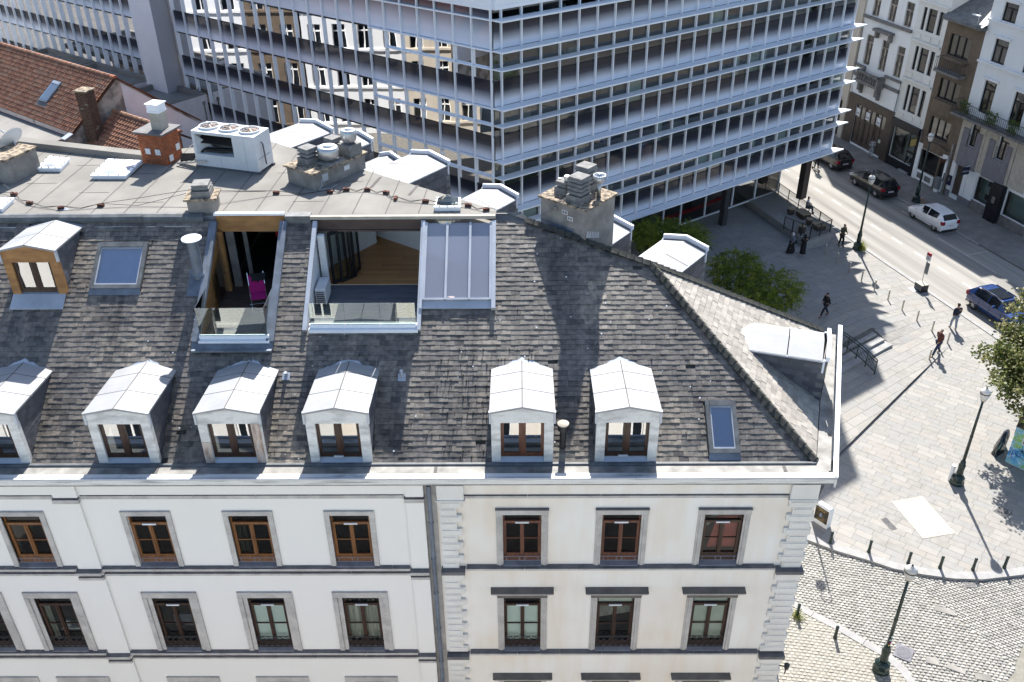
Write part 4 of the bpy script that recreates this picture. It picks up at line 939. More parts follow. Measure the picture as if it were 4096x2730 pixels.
b = MB(); b.bx(-8.1, -7.5, 28.0, 28.3, 17.5, 17.9); b.build('kitchen_unit', M['red'], house)
def balustrade(x0, x1, y, z0, z1, sides, npan):
    b = MB(); w_ = (x1 - x0) / npan
    root = None
    for i in range(npan):
        g = MB(); g.bx(x0 + i * w_ + .006, x0 + (i + 1) * w_ - .006, y, y + .016, z0, z1); o = g.build('glass_panel', M['clear'], house)
    rl = MB(); rl.bx(x0 - .03, x1 + .03, y - .03, y + .05, z0 - .13, z0 - .0); rl.bx(x0 - .05, x1 + .05, y - .12, y + .04, z0 - .24, z0 - .135); rl.build('balustrade_base', M['alu'], house)
    if sides:
        for x in (x0, x1):
            g = MB(); g.mesh([(x, y, z0), (x, y, z1), (x, y + 1.15, z1 + .02), (x + .014, y, z0), (x + .014, y, z1), (x + .014, y + 1.15, z1 + .02)], [(0, 1, 2), (3, 5, 4), (0, 3, 4, 1), (1, 4, 5, 2)]); g.build('glass_panel', M['clear'], house)
balustrade(-9.26, -7.30, 22.82, 16.86, 17.76, True, 1)
b = MB(); b.obox((-9.5, 22.56, 16.52), (2.36, 0, 0), (0, .27, .2), (0, 0, .03)); b.bx(-9.48, -7.16, 22.45, 22.58, 16.5, 16.56); b.build('lead_apron', M['lead'], house)
balustrade(-6.1, -3.02, 23.12, 17.04, 17.73, False, 3)
cheek(-6.27, 3.95, 7.62, 16.6, .13, M['zinc'], M['plaster'], 1); cheek(-2.95, 3.95, 7.62, 16.6, .12, M['zinc'], M['lead'], -1)
planks(-6.22, -2.98, 23.2, 25.95, 16.78, .145, M['deck'], 'deck_board', house)
b = MB(); b.face([(-6.25, 25.97, 16.79), (-.72, 25.97, 16.79), (-.72, 26.5, 16.79), (-6.25, 30.5, 16.79)]); b.face([(-2.9, 23.8, 16.785), (-.72, 23.8, 16.785), (-.72, 25.97, 16.785), (-2.9, 25.97, 16.785)]); b.build('parquet_floor', M['parquet'], house)
b = MB(); b.face([(-6.25, 26.2, 16.7), (-6.25, 30.5, 16.7), (-6.25, 30.5, 18.72), (-6.25, 26.2, 18.72)]); b.face([(-6.25, 27.2, 16.7), (-4.93, 28.96, 16.7), (-4.93, 28.96, 18.7), (-6.25, 27.2, 18.7)]); b.face([(-6.25, 30.4, 16.7), (-.72, 26.4, 16.7), (-.72, 26.4, 18.68), (-6.25, 30.4, 18.68)]); b.face([(-.72, 23.8, 16.7), (-.72, 26.4, 16.7), (-.72, 26.4, 18.7), (-.72, 26.2, 18.7), (-.72, 23.8, 17.2)]); b.build('room_wall', M['plaster'], house)
b = MB(); b.bx(-6.3, -2.98, 26.16, 26.24, 18.62, 18.97); b.bx(-6.3, -2.98, 26.13, 26.2, 18.56, 18.61); b.build('header_board', M['deck_brown'], house)
b = MB(); b.bx(-6.2, -6.0, 25.75, 25.9, 16.78, 18.6); b.build('door_post', M['plaster'], house)
for i, (xa, ya) in enumerate(((-5.95, 26.0), (-5.72, 26.12), (-5.42, 26.35))):
    b = MB(); p = Vector((xa, ya, 16.8)); dv = Vector((.42, .42, 0)) if i < 2 else Vector((.18, .75, 0)); nv = Vector((.05, -.05, 0))
    b.obox(p, dv * .12, nv, (0, 0, 1.78)); b.obox(p + dv * .88, dv * .12, nv, (0, 0, 1.78)); b.obox(p + dv * .12, dv * .76, nv, (0, 0, .08)); b.obox(p + dv * .12 + Vector((0, 0, 1.68)), dv * .76, nv, (0, 0, .1)); fd = b.build('folding_door', M['black_plastic'], house)
    b = MB(); b.face([p + dv * .1, p + dv * .9, p + dv * .9 + Vector((0, 0, 1.7)), p + dv * .1 + Vector((0, 0, 1.7))]); b.build('pane', M['clear'], fd)
# glazed lean-to beside it
gx = [-2.86, -2.2, -1.5, -.86]; S0, S1 = 4.92, 7.55
lt = MB()
def sbar(b, xa, xb, sa, sb, h0, h1): b.mesh([SP(xa, sa, h0), SP(xb, sa, h0), SP(xb, sb, h0), SP(xa, sb, h0), SP(xa, sa, h1), SP(xb, sa, h1), SP(xb, sb, h1), SP(xa, sb, h1)], [(0, 3, 2, 1), (4, 5, 6, 7), (0, 1, 5, 4), (1, 2, 6, 5), (2, 3, 7, 6), (3, 0, 4, 7)])
for i, x in enumerate(gx): w_ = .07 if 0 < i < 3 else .10; sbar(lt, x - w_ / 2, x + w_ / 2, S0, S1, .04, .14)
sbar(lt, gx[0] + .05, gx[-1] - .05, S0, S0 + .06, .05, .12); sbar(lt, gx[0] - .12, gx[-1] + .14, S0 - .26, S0 - .005, -.01, .05)
lt = lt.build('glazed_lean_to', M['zinc'], house)
for a, e in zip(gx[:-1], gx[1:]):
    g = MB(); g.face([SP(a + .03, S0 + .04, .08), SP(e - .03, S0 + .04, .08), SP(e - .03, S1, .08), SP(a + .03, S1, .08)]); g.build('frosted_pane', M['frost'], lt)
b = MB(); sbar(b, -.84, -.72, S0 - .3, 7.6, -.02, .16); sbar(b, -2.96, -2.88, S0 - .3, 7.6, -.02, .16); b.build('cheek_coping', M['zinc'], lt)
# pipes through the slates
b = MB(); p = Vector(SP(-9.60, 5.75)); b.cyl(p, p + Vector((0, 0, 1.15)), .155, n=18); b.cyl(p + Vector((0, 0, .12)), p + Vector((0, 0, .2)), .2, .16, 18); b.cyl(p + Vector((0, 0, 1.15)), p + Vector((0, 0, 1.2)), .17, n=18); fp = b.build('flue_pipe', M['lead'], house, smooth=False); fp['label'] = 'tall grey flue with a white disc cap'
b = MB(); b.lathe(p + Vector((0, 0, 1.28)), [(.02, 0), (.29, .0), (.29, .03), (.05, .07)], 24); b.build('disc_cap', M['alu'], fp)
b = MB(); b.face([SP(-9.9, 5.1, .035), SP(-9.38, 5.1, .035), SP(-9.38, 6.0, .035), SP(-9.9, 6.0, .035)]); b.build('lead_apron', M['lead'], fp)
b = MB(); p = Vector(SP(1.16, .42)); b.cyl(p, p + Vector((0, 0, .62)), .09, n=14); b.cyl(p + Vector((0, 0, .62)), p + Vector((0, 0, .8)), .15, n=16); fp = b.build('flue_pipe', M['iron'], house)
b = MB(); b.lathe(p + Vector((0, 0, .8)), [(.16, 0), (.16, .03), (.1, .05), (0, .055)], 20); b.build('disc_cap', M['sand_panel'], fp)
for x, s_ in ((-6.68, 2.55), (-3.37, 2.5)):
    b = MB(); b.face([SP(x - .11, s_ - .12, .03), SP(x + .11, s_ - .12, .03), SP(x + .11, s_ + .12, .03), SP(x - .11, s_ + .12, .03)]); p = Vector(SP(x, s_ + .02)); b.cyl(p, p + Vector((0, -.05, .15 if x < -5 else .26)), .05, n=10); b.build('slate_vent', M['zinc'], house)
b = MB()
for _ in range(90):
    x, s_ = rnd.uniform(-12, 7), rnd.uniform(.1, 7.4)
    if x > xmax(s_) - .3 or any(h[0] - .05 < x < h[1] + .05 and h[2] - .1 < s_ < h[3] for h in HOLES): continue
    p = SP(x, s_, .03); r_ = rnd.uniform(.012, .03); b.mesh([SP(x + r_ * math.cos(i), s_ + r_ * math.sin(i), .032) for i in (0, 1, 2, 3, 4, 5, 6)][:6], [(0, 1, 2, 3, 4, 5)])
stuff(b.build('lichen_spots', M['plaster'], roof))
b = MB()
for _ in range(170):
    x, k = (rnd.gauss(-1.4, .8), rnd.randrange(1, 22)) if rnd.random() < .6 else (rnd.uniform(-13, 7), rnd.randrange(1, 46)); s_ = k * EXP - .012
    if x > xmax(s_) - .3 or any(h[0] - .05 < x < h[1] + .05 and h[2] - .1 < s_ < h[3] for h in HOLES): continue
    r_ = rnd.uniform(.012, .032); b.mesh([SP(x - r_, s_ - .02, 0), SP(x + r_, s_ - .02, 0), SP(x + r_ * .6, s_ + .05, .02), SP(x - r_ * .6, s_ + .05, .02), SP(x, s_ + .0, .05 + r_)], [(0, 1, 4), (1, 2, 4), (2, 3, 4), (3, 0, 4)])
stuff(b.build('moss_tufts', M['hip'], roof))
# ================================================================ things on the roof
def quad_dome(name, cs, z, h, label, bars=False):
    """cs: four plan corners; a curb, a frame and a bubbled dome"""
    cs = [Vector((x, y, 0)) for x, y in cs]; cen = sum(cs, Vector()) / 4
    b = MB()
    def ring(k, zz): return [(cen.x + (c.x - cen.x) * k, cen.y + (c.y - cen.y) * k, zz) for c in cs]
    vs = ring(.95, z) + ring(.95, z + .10) + ring(1.02, z + .10) + ring(1.02, z + .15) + ring(.86, z + .16)
    fs = []
    for k in range(4):
        for i in range(4): fs.append((k * 4 + i, k * 4 + (i + 1) % 4, k * 4 + 4 + (i + 1) % 4, k * 4 + 4 + i))
    b.mesh(vs, fs); d = b.build(name, M['alu'], house); d['label'] = label
    b = MB(); N = 10; vs = []
    for i in range(N + 1):
        for j in range(N + 1):
            u, v = i / N, j / N; p = (cs[0] * (1 - u) + cs[1] * u) * (1 - v) + (cs[3] * (1 - u) + cs[2] * u) * v; p = cen + (p - cen) * .87
            if h > 0: zz = z + .155 + h * (1 - abs(2 * u - 1) ** 2.6) * (1 - abs(2 * v - 1) ** 2.6)
            else: zz = z + .155 - h * (1 - max(abs(2 * u - 1), abs(2 * v - 1)))
            vs.append((p.x, p.y, zz))
    b.mesh(vs, [(i * (N + 1) + j, (i + 1) * (N + 1) + j, (i + 1) * (N + 1) + j + 1, i * (N + 1) + j + 1) for i in range(N) for j in range(N)])
    b.build('acrylic_dome', M['dome'] if h > 0 else M['clear'], d, smooth=h > 0)
    b = MB()
    for a, e in zip(cs, cs[1:] + cs[:1]):
        for t_ in (.2, .5, .8): q = cen + ((a * (1 - t_) + e * t_) - cen) * .96; b.cyl((q.x, q.y, z + .15), (q.x, q.y, z + .18), .022, n=6)
    b.build('dome_fixings', M['iron_grey'], d)
KF = .9714
def kf(L): return [(x * KF, y * KF) for x, y in L]
quad_dome('skylight_dome', kf([(-16.95, 30.79), (-16.12, 30.78), (-16.16, 31.72), (-17.0, 31.97)]), ZF, .14, 'small opal dome near the dish')
quad_dome('skylight_dome', kf([(-14.77, 30.07), (-13.55, 30.05), (-13.47, 31.46), (-14.75, 31.64)]), ZF, .18, 'large opal dome beside the brick chimney')
quad_dome('skylight_dome', kf([(-17.4, 27.42), (-16.55, 27.32), (-16.55, 28.2), (-17.5, 28.3)]), ZF, .14, 'opal dome at the left picture edge')
quad_dome('skylight_dome', [(-2.64, 26.5), (-1.82, 26.5), (-1.86, 27.22), (-2.62, 27.25)], ZF, -.26, 'clear pyramid rooflight near the roof point')
# condenser unit
ac = thing('air_conditioner', 'big white rooftop condenser with three round fans on top', 'air conditioner', (-11.1, 30.3, ZF))
FA = ((-11.1, 30.3, 0), (.955, -.297, 0), (.297, .955, 0)); W_, D_, z0 = 2.42, .98, ZF + .08
b = MB(FA); b.bx(-.05, W_ + .05, .0, .12, ZF, z0); b.bx(-.05, W_ + .05, D_ - .12, D_, ZF, z0); b.build('support_rail', M['iron_grey'], ac)
b = MB(FA); zt = z0 + 1.22
b.bx(0, W_, 0, D_, z0, z0 + .42); b.bx(1.55, W_, 0, D_, z0 + .42, zt - .1); b.bx(0, .10, 0, D_, z0 + .42, zt - .1); b.bx(0, 1.55, D_ - .06, D_, z0 + .42, zt - .1); b.bx(0, W_, 0, D_, zt - .1, zt)
b.mesh([(.1, 0, z0 + .42), (.1, .0, zt - .1), (.5, .6, z0 + .42)], [(0, 1, 2)])
b.build('casing', M['ac_white'], ac)
b = MB(FA); b.obox((.1, .15, z0 + .75), (1.42, 0, 0), (0, .5, .35), (0, 0, .02)); b.build('coil', M['black_plastic'], ac)
b = MB(FA); b.bx(W_ + .004, W_ + .02, .1, .86, z0 + .4, z0 + .42); b.bx(1.0, 1.01, -.006, -.001, z0, z0 + .42); b.bx(2.0, 2.01, -.006, -.001, z0, zt); b.build('panel_seam', M['zinc'], ac)
b = MB(FA); b.tube([(W_ + .03, .35, z0 + .95), (W_ + .08, .35, z0 + .9), (W_ + .08, .4, z0 + .15)], .025, 6); b.build('drain_hose', M['iron_grey'], ac)
for i in range(3):
    x = .42 + i * .78
    b = MB(FA); b.lathe((x, .5, zt), [(.36, 0), (.36, .07), (.325, .07), (.325, .01)], 24); f_ = b.build('fan_ring', M['ac_white'], ac)
    b = MB(FA); b.lathe((x, .5, zt + .012), [(.32, 0), (.0, .002)], 20); b.build('fan_well', M['black_plastic'], f_)
    b = MB(FA)
    for k in range(5):
        t_ = k * 1.2566 + i; b.mesh([(x, .5, zt + .03), (x + .3 * math.cos(t_), .5 + .3 * math.sin(t_), zt + .02), (x + .3 * math.cos(t_ + .7), .5 + .3 * math.sin(t_ + .7), zt + .05)], [(0, 1, 2)])
    b.build('fan_blades', M['rust'], f_)
    b = MB(FA)
    for k in range(8):
        t_ = k * math.pi / 4; b.cyl((x + .05 * math.cos(t_), .5 + .05 * math.sin(t_), zt + .11), (x + .33 * math.cos(t_), .5 + .33 * math.sin(t_), zt + .072), .006, n=4)
    for r_ in (.1, .2, .28): b.tube([(x + r_ * math.cos(t_ * .449), .5 + r_ * math.sin(t_ * .449), zt + .115 - r_ * .13) for t_ in range(15)], .005, 4)
    b.build('fan_guard', M['steel'], f_)
b = MB(FA)
for k in range(5): b.tube([(-.7 - k * .03, .1 + k * .06, ZF + .12 + k * .03), (-.2, .1 + k * .05, ZF + .25 + k * .02), (.3, .15 + k * .04, z0 + .52), (1.0, .2 + k * .05, z0 + .5 + .05 * (k % 2)), (1.5, .4, z0 + .55)], .045, 7)
b.build('pipe_bundle', M['black_plastic'], ac)
tr = MB(FA); 
for u in (0, .28): tr.obox((-.75, -.1 + u, ZF + .05), (1.2, 0, .2), (0, .03, 0), (0, 0, .06))
for k in range(6): tr.bx(-.7 + k * .2, -.67 + k * .2, -.1, .2, ZF + .06 + k * .033, ZF + .09 + k * .033)
tr.build('cable_tray', M['steel'], ac)
# bricks that hold the cable
bp = kf([(-16.83, 28.73), (-15.98, 28.0), (-14.78, 27.6), (-13.56, 27.77), (-8.08, 28.73), (-6.3, 28.78), (-5.78, 28.97), (-5.08, 28.96), (-4.42, 28.7), (-4.05, 28.22), (-3.05, 27.97), (-1.65, 27.63), (-1.06, 27.3)])
blab = ['first cable brick from the left edge of the flat roof', 'second cable brick from the left, below the grey left chimney', 'third cable brick from the left, on bare grey felt', 'fourth cable brick, last one left of the small edge chimney', 'cable brick just right of the small edge chimney', 'cable brick leaning at the foot of the low fan chimney', 'cable brick in front of the low fan chimney shadow', 'cable brick beside the longer dark felt patch', 'cable brick between the two dark felt patches', 'cable brick standing on end beside the second felt patch', 'cable brick left of the clear pyramid rooflight', 'cable brick right of the clear pyramid rooflight', 'last cable brick near the sharp roof point']
b = MB(); b.cbx((0, 0, .05), (.20, .10, .09)); 
b.cbx((-.06, -.054, .05), (.05, .004, .05), 0, 1); b.cbx((.0, -.054, .05), (.05, .004, .05), 0, 1); b.cbx((.06, -.054, .05), (.05, .004, .05), 0, 1)
b0 = b.build('brick_weight', [M['brick_hole'], M['black_plastic']], None, org=(0, 0, 0))
for i, (x, y) in enumerate(bp):
    o = b0 if i == 0 else copy_tree(b0)
    place(o, (x, y, ZF + .006), rnd.uniform(-.35, .2), blab[i]); tag(o, None, 'brick', 'bricks holding down the roof cable')
    if i == 9: o.rotation_euler = (0, 0, 1.45)
for j, lab in ((0, 'upper thin black cable strung over bricks on the flat roof'), (1, 'lower slack black cable lying along the bricks on the roof')):
    pts = [(-17.9, 29.2, ZF + .5)] if j == 0 else [(-17.8, 28.0, ZF + .03)]
    for i, (x, y) in enumerate(bp):
        pts.append((x, y, ZF + .115))
        if i == 3:
            pts += [(-12, 27.2 - .12 * j, ZF + .2), (-10.3, 27.35, ZF + .42), (-9.4, 27.5, ZF + .3)] if j == 0 else [(-12, 26.95, ZF + .05), (-10.4, 27.25, ZF + .35), (-9.4, 27.4, ZF + .3)]
        elif i + 1 < len(bp): nx, ny = bp[i + 1]; pts.append(((x + nx) / 2, (y + ny) / 2 - (.06 + .08 * j), ZF + .03))
    pts.append((-.5, 26.5, ZF + .03))
    b = MB(); b.tube(pts, .008, 5); tag(b.build('roof_cable', M['black_plastic']), lab, 'cable')
# satellite dish
ds = thing('satellite_dish', 'pale round satellite dish on a bent arm at the left chimney', 'satellite dish', (-17.1, 30.0, ZF))
n_ = Vector((-.75, .35, .56)).normalized(); a_ = n_.orthogonal().normalized(); c_ = n_.cross(a_); cen = Vector((-17.22, 30.35, ZF + .95))
b = MB(); vs = []; fs = []; N = 20
for k, (r_, dz) in enumerate(((0.02, 0), (.2, .025), (.38, .09), (.47, .14))):
    for i in range(N): t_ = 2 * math.pi * i / N; vs.append(tuple(cen + (a_ * math.cos(t_) + c_ * math.sin(t_)) * r_ + n_ * dz))
for k in range(3):
    for i in range(N): fs.append((k * N + i, k * N + (i + 1) % N, (k + 1) * N + (i + 1) % N, (k + 1) * N + i))
b.mesh(vs, fs); b.build('dish', M['ac_white'], ds, smooth=True)
b = MB(); b.tube([(-17.0, 29.9, ZF), (-17.05, 30.1, ZF + .7), tuple(cen)], .03, 8); b.build('mast', M['steel'], ds)
b = MB(); b.tube([tuple(cen - c_ * .45), tuple(cen + n_ * .55 - c_ * .1)], .012, 6); b.cyl(cen + n_ * .5 - c_ * .1, cen + n_ * .62 - c_ * .1, .03, n=8); b.build('feed_arm', M['steel'], ds)
# terrace chair
chz = 16.52
chair = thing('folding_chair', 'magenta folding chair with chrome tubes on the brown deck', 'chair', (-8.0, 25.0, chz))
b = MB(); Fc = ((-8.02, 24.85, 0), (.96, .28, 0), (-.28, .96, 0))
b = MB(Fc); b.obox((-.22, .32, chz + .45), (.44, 0, 0), (0, .18, .52), (0, .02, 0)); b.build('back_canvas', M['magenta'], chair)
b = MB(Fc); b.obox((-.22, -.1, chz + .43), (.44, 0, 0), (0, .42, 0), (0, 0, .025)); b.build('seat_canvas', M['magenta'], chair)
for s in (-1, 1):
    b = MB(Fc); x = s * .24; b.tube([(x, .55, chz + 1.05), (x, .3, chz + .45), (x, -.2, chz)], .013, 6); b.build('leg', M['chrome'], chair)
    b = MB(Fc); b.tube([(x, -.15, chz + .64), (x, -.1, chz + .43), (x, .35, chz)], .013, 6); b.build('leg', M['chrome'], chair)
    b = MB(Fc); b.tube([(x, -.2, chz + .65), (x, .38, chz + .68)], .018, 6); b.build('armrest', M['chrome'], chair)
b = MB(Fc); b.tube([(-.3, -.2, chz + .05), (.3, -.2, chz + .05)], .012, 6); b.tube([(-.3, .02, chz + .22), (.3, .02, chz + .22)], .012, 6); b.build('cross_tube', M['chrome'], chair)
coat = MB(Fc); coat.obox((-.15, .42, chz + .8), (.42, 0, 0), (.05, .14, .16), (.0, -.07, .05)); coat.cbx((.12, .5, chz + .85), (.24, .1, .3), .3); coat.cbx((-.05, .52, chz + .9), (.2, .12, .18), -.2); tag(coat.build('coat', M['black_cloth']), 'black coat thrown over the back of the magenta chair', 'coat')
# small outdoor unit on the right terrace
au = thing('outdoor_unit', 'small white outdoor cooling unit in the corner of the grey deck', 'air conditioner', (-6.0, 25.0, 16.78))
b = MB(); b.bx(-6.2, -5.9, 24.6, 25.4, 16.84, 17.36); b.build('casing', M['ac_white'], au)
b = MB()
for i in range(7): b.bx(-6.17, -5.91, 24.535, 24.548, 16.88 + i * .065, 16.915 + i * .065)
b.build('front_grille', M['iron_grey'], au)
b = MB(); b.bx(-6.17, -5.92, 24.6, 24.7, 16.78, 16.84); b.bx(-6.17, -5.92, 25.35, 25.45, 16.78, 16.84); b.build('feet', M['iron'], au)
# ================================================================ office block
AR = R(35.8)
FR = ((-1.0, 51.7, 0), (math.cos(AR), math.sin(AR), 0), (-math.sin(AR), math.cos(AR), 0))
FLf = ((-1.42, 51.40, 0), (-.797, .604, 0), (.604, .797, 0))
office = thing('office_block', 'glass office block with white horizontal fins over the plaza', 'office building')
AL = [4.6, 7.75, 10.95, 14.1, 17.3]; AT = 18.95
PIT = 1.361; NR = 24
gr_win = rnd.random
def quad_uv(b, uv, pts, u0=0., v0=0., u1=1., v1=1.): b.face(pts); uv.append([(u0, v0), (u1, v0), (u1, v1), (u0, v1)])
SPM = {}
def spandrel_mesh(w_, h_):
    k = (round(w_, 2), round(h_, 2))
    if k not in SPM:
        me = bpy.data.meshes.new('spandrel_pane'); me.from_pydata([(0, 0, 0), (w_, 0, 0), (w_, 0, h_), (0, 0, h_)], [], [(0, 1, 2, 3)])
        uv = me.uv_layers.new(name='UVMap')
        for i, c in enumerate(((0, 0), (1, 0), (1, 1), (0, 1))): uv.data[i].uv = c
        me.materials.append(M['frit']); SPM[k] = me
    return SPM[k]
PNM = {}
def pane_mesh(w_, h_, mt):
    k = (round(w_, 2), round(h_, 2), mt.name)
    if k not in PNM:
        me = bpy.data.meshes.new('window_pane'); me.from_pydata([(0, 0, 0), (w_, 0, 0), (w_, 0, h_), (0, 0, h_)], [], [(0, 1, 2, 3)]); me.materials.append(mt); PNM[k] = me
    return PNM[k]
def put(fr, me, name, parent, x, y, z):
    O, ex, ey = Vector(fr[0]), Vector(fr[1]), Vector(fr[2]); p = O + ex * x + ey * y
    o = bpy.data.objects.new(name, me); COL.objects.link(o); o.parent = parent; o.location = Vector((p.x, p.y, z)) - root_org(parent)
    ny = Vector((-ex.y, ex.x, 0))
    o.rotation_euler = (0, 0, math.atan2(ex.y, ex.x)); return o
def curtain_wall(fr, parent, x0, n, levels, gm, floors_rng, blinds=0.0, top=None, mull=.07, mdep=.13, first=None):
    for k in floors_rng:
        a = levels[k]; nxt = levels[k + 1] if k + 1 < len(levels) else top
        for i in range(n):
            xa = x0 + i * PIT + .035; wd = PIT - .07
            if first is not None and i == 0: xa = x0 + PIT - first + .0; wd = first - .035
            if k + 1 < len(levels):
                sill = nxt - 1.65
                put(fr, spandrel_mesh(wd, sill - a - .10), 'spandrel_pane', parent, xa, .02, a + .08)
                put(fr, pane_mesh(wd, 1.60, gm), 'window_pane', parent, xa, .03, sill + .02)
            else: put(fr, spandrel_mesh(wd, top - a - .10), 'spandrel_pane', parent, xa, .02, a + .08)
# right front with fins
curtain_wall(FR, office, -PIT, 1, AL, M['office_glass'], range(0, 5), top=AT, first=.46)
curtain_wall(FR, office, 0.0, 23, AL, M['office_glass'], range(0, 5), top=AT)
LR = 23 * PIT; PR = PIT
b = MB(FR)
for i in range(NR):
    b = MB(FR); b.bx(i * PIT - .035, i * PIT + .035, -.14, .05, 4.5, AT + .6); b.build('mullion', M['alu'], office)
def fin(fr, x0, x1, z, dep, th, parent, mitre0=0., mitre1=0.):
    x = x0; first = True
    while x < x1 - .01:
        e = min(x1, x + 2 * PIT); 
        if x1 - e < .3: e = x1
        b = MB(fr); m0 = mitre0 if x == x0 else 0; m1 = mitre1 if e == x1 else 0
        vs = [(x + .0, -.01, z - th), (e - .006, -.01, z - th), (e - .006 + m1, -dep, z - th), (x + m0, -dep, z - th), (x, -.01, z), (e - .006, -.01, z), (e - .006 + m1, -dep, z), (x + m0, -dep, z)]
        b.mesh(vs, [(0, 1, 2, 3), (4, 7, 6, 5), (2, 6, 7, 3), (1, 5, 6, 2), (0, 3, 7, 4)]); b.build('sun_fin', M['alu'], parent); x = e
for a in AL: fin(FR, -.55, LR + .35, a + .06, .72, .09, office, .15, .45)
for a in AL[1:]: fin(FR, -.55, LR + .35, a - .95, .66, .07, office, .15, .45)
fin(FR, -.55, LR + .35, AT + .05, .72, .09, office, .15, .4)
PIT = 1.335
# left front: slender mullions, rails only near the corner
NL = 22
curtain_wall(FLf, office, .1, NL, AL, M['office_glass_left'], range(1, 5), top=AT + 1.6)
for i in range(NL + 1):
    b = MB(FLf); b.bx(.1 + i * PIT - .03, .1 + i * PIT + .03, -.12, .05, 6.5, AT + 1.6); b.build('mullion', M['alu'], office)
for k, a in enumerate(AL):
    n_r = {4: 7, 3: 7, 2: 7, 1: 6}.get(k, 6)
    b = MB(FLf); b.bx(-.05, n_r * PIT + .1, -.16, .04, a - .02, a + .06); b.build('rail', M['alu'], office)
    if k: b = MB(FLf); b.bx(-.05, (n_r - (1 if k in (4,) else 0)) * PIT + .1, -.16, .04, a - 1.0, a - .94); b.build('rail', M['alu'], office)
    if k:
        b = MB(FLf); b.bx(0, NL * PIT, -.005, .05, a - .02, a + .07) if False else b.bx(n_r * PIT + .1, NL * PIT, -.005, .05, a + .0, a + .075); b.bx(0, NL * PIT, -.005, .05, a - 1.68, a - 1.63); b.build('glazing_seal', M['black_seal'], office)
        b = MB(FR); b.bx(0, LR, -.004, .05, a + .062, a + .11) if False else b.bx(0, LR, -.004, .05, a - 1.68, a - 1.64); b.build('glazing_seal', M['black_seal'], office)
b = MB(FLf); b.bx(-.05, 7 * PIT + .1, -.16, .04, AT - .02, AT + .06); b.build('rail', M['alu'], office)
b = MB(FLf); b.bx(-.05, 6.0 * PIT + .1, -.22, .3, AT + .55, AT + .75); b.bx(-.05, 6.0 * PIT + .1, -.20, .3, AT + .752, AT + 1.3); b.build('cornice', M['alu'], office)
b = MB(FR); b.bx(-.5, LR, -.25, .3, AT + .55, AT + .75); b.bx(-.5, LR, -.22, .3, AT + .752, AT + 1.3); b.build('cornice', M['alu'], office)
for fr, x0, x1 in ((FR, 1, 18), (FLf, 1, 8)):
    b = MB(fr); b.bx(x0 - 1, x1, 1.2, 1.25, AT + 1.0, AT + 4); b.build('attic_glazing', M['blue_tint'], office)
    b = MB(fr); b.bx(x0 - 1, x1, 2.2, 2.25, AT + .6, AT + 4); b.bx(x0 - 1, x1, .3, 2.2, AT + .9, AT + 1.0); b.build('attic_wall', M['office_wall'], office)
    for i in range(int((x1 - x0) / 1.35) + 1): b = MB(fr); b.bx(x0 - 1 + i * 1.35, x0 - .93 + i * 1.35, 1.1, 1.2, AT + 1.0, AT + 4); b.build('attic_mullion', M['lead'], office)
b = MB(FR); b.bx(.5, 31.2, 2.3, 14, AT + 3.9, 25.8); b.bx(.5, 31.2, 1.5, 2.3, AT + 4.02, 25.8); b.bx(18, 31.2, 2.3, 14, AT + .6, AT + 3.9); b.bx(.5, 27.0, 1.6, 14, 25.8, 31.3); b.build('upper_storeys', M['alu'], office)
# floors, ceilings, core, furniture
poly = []
cor = Vector((-1.42, 51.4, 0)) + Vector((.0, .35, 0)); exr, eyr = Vector(FR[1]), Vector(FR[2]); exl, eyl = Vector(FLf[1]), Vector(FLf[2])
rend = Vector(FR[0]) + exr * (LR + .2) + eyr * .3; rback = rend + eyr * 16; lend = Vector(FLf[0]) + exl * 30 + eyl * .25; lback = lend + eyl * 16
pl = [(cor.x, cor.y), (rend.x, rend.y), (rback.x, rback.y), (lback.x, lback.y), (lend.x, lend.y)]
for k, a in enumerate(AL):
    b = MB(); b.prism(pl, a + .08, a + .45, 0); b.prism(pl, a - .02, a + .078, 1)
    b.build('floor_slab', [M['office_floor'], M['office_ceiling']], office)
b = MB(); b.prism(pl, AT + .3, AT + .55); b.build('roof_slab', M['felt_grey'], office)
b = MB(FR); b.bx(1.5, LR - 1, 6, 6.1, 4.7, AT); b.bx(LR + .1, LR + .2, .3, 12, 4.7, AT); b.build('inner_wall', M['office_wall'], office)
b = MB(FLf); b.bx(-1, 30, 5.4, 5.5, 6, AT); b.build('inner_wall', M['office_wall'], office)
b = MB(FR); bl = MB(FR); ds_ = MB(FR); cw = MB(FR)
for a in AL[1:]:
    s_ = a - 1.65; b.bx(0, LR, .12, .5, s_ - .06, s_ - .005)
    for i in range(23):
        if rnd.random() < .17: bl.bx(i * PR + .06, i * PR + PR * rnd.choice((.5, .95)), .18, .2, s_, a - .05)
        if rnd.random() < .45: ds_.bx(i * PR + .1, i * PR + 1.2, 1.2, 2.0, s_ - .2, s_ - .14)
        if rnd.random() < .3: cw.bx(i * PR + .2, i * PR + .9, rnd.uniform(.8, 3), 3.2, s_ - .9, s_ + rnd.uniform(.1, .7))
b.build('sill_board', M['sill_board'], office); stuff(bl.build('window_blinds', M['blind'], office)); stuff(ds_.build('desks', M['desk'], office)); stuff(cw.build('cupboards', M['cabinet_cream'], office))
b = MB(FLf); bl = MB(FLf); ds_ = MB(FLf); cw = MB(FLf)
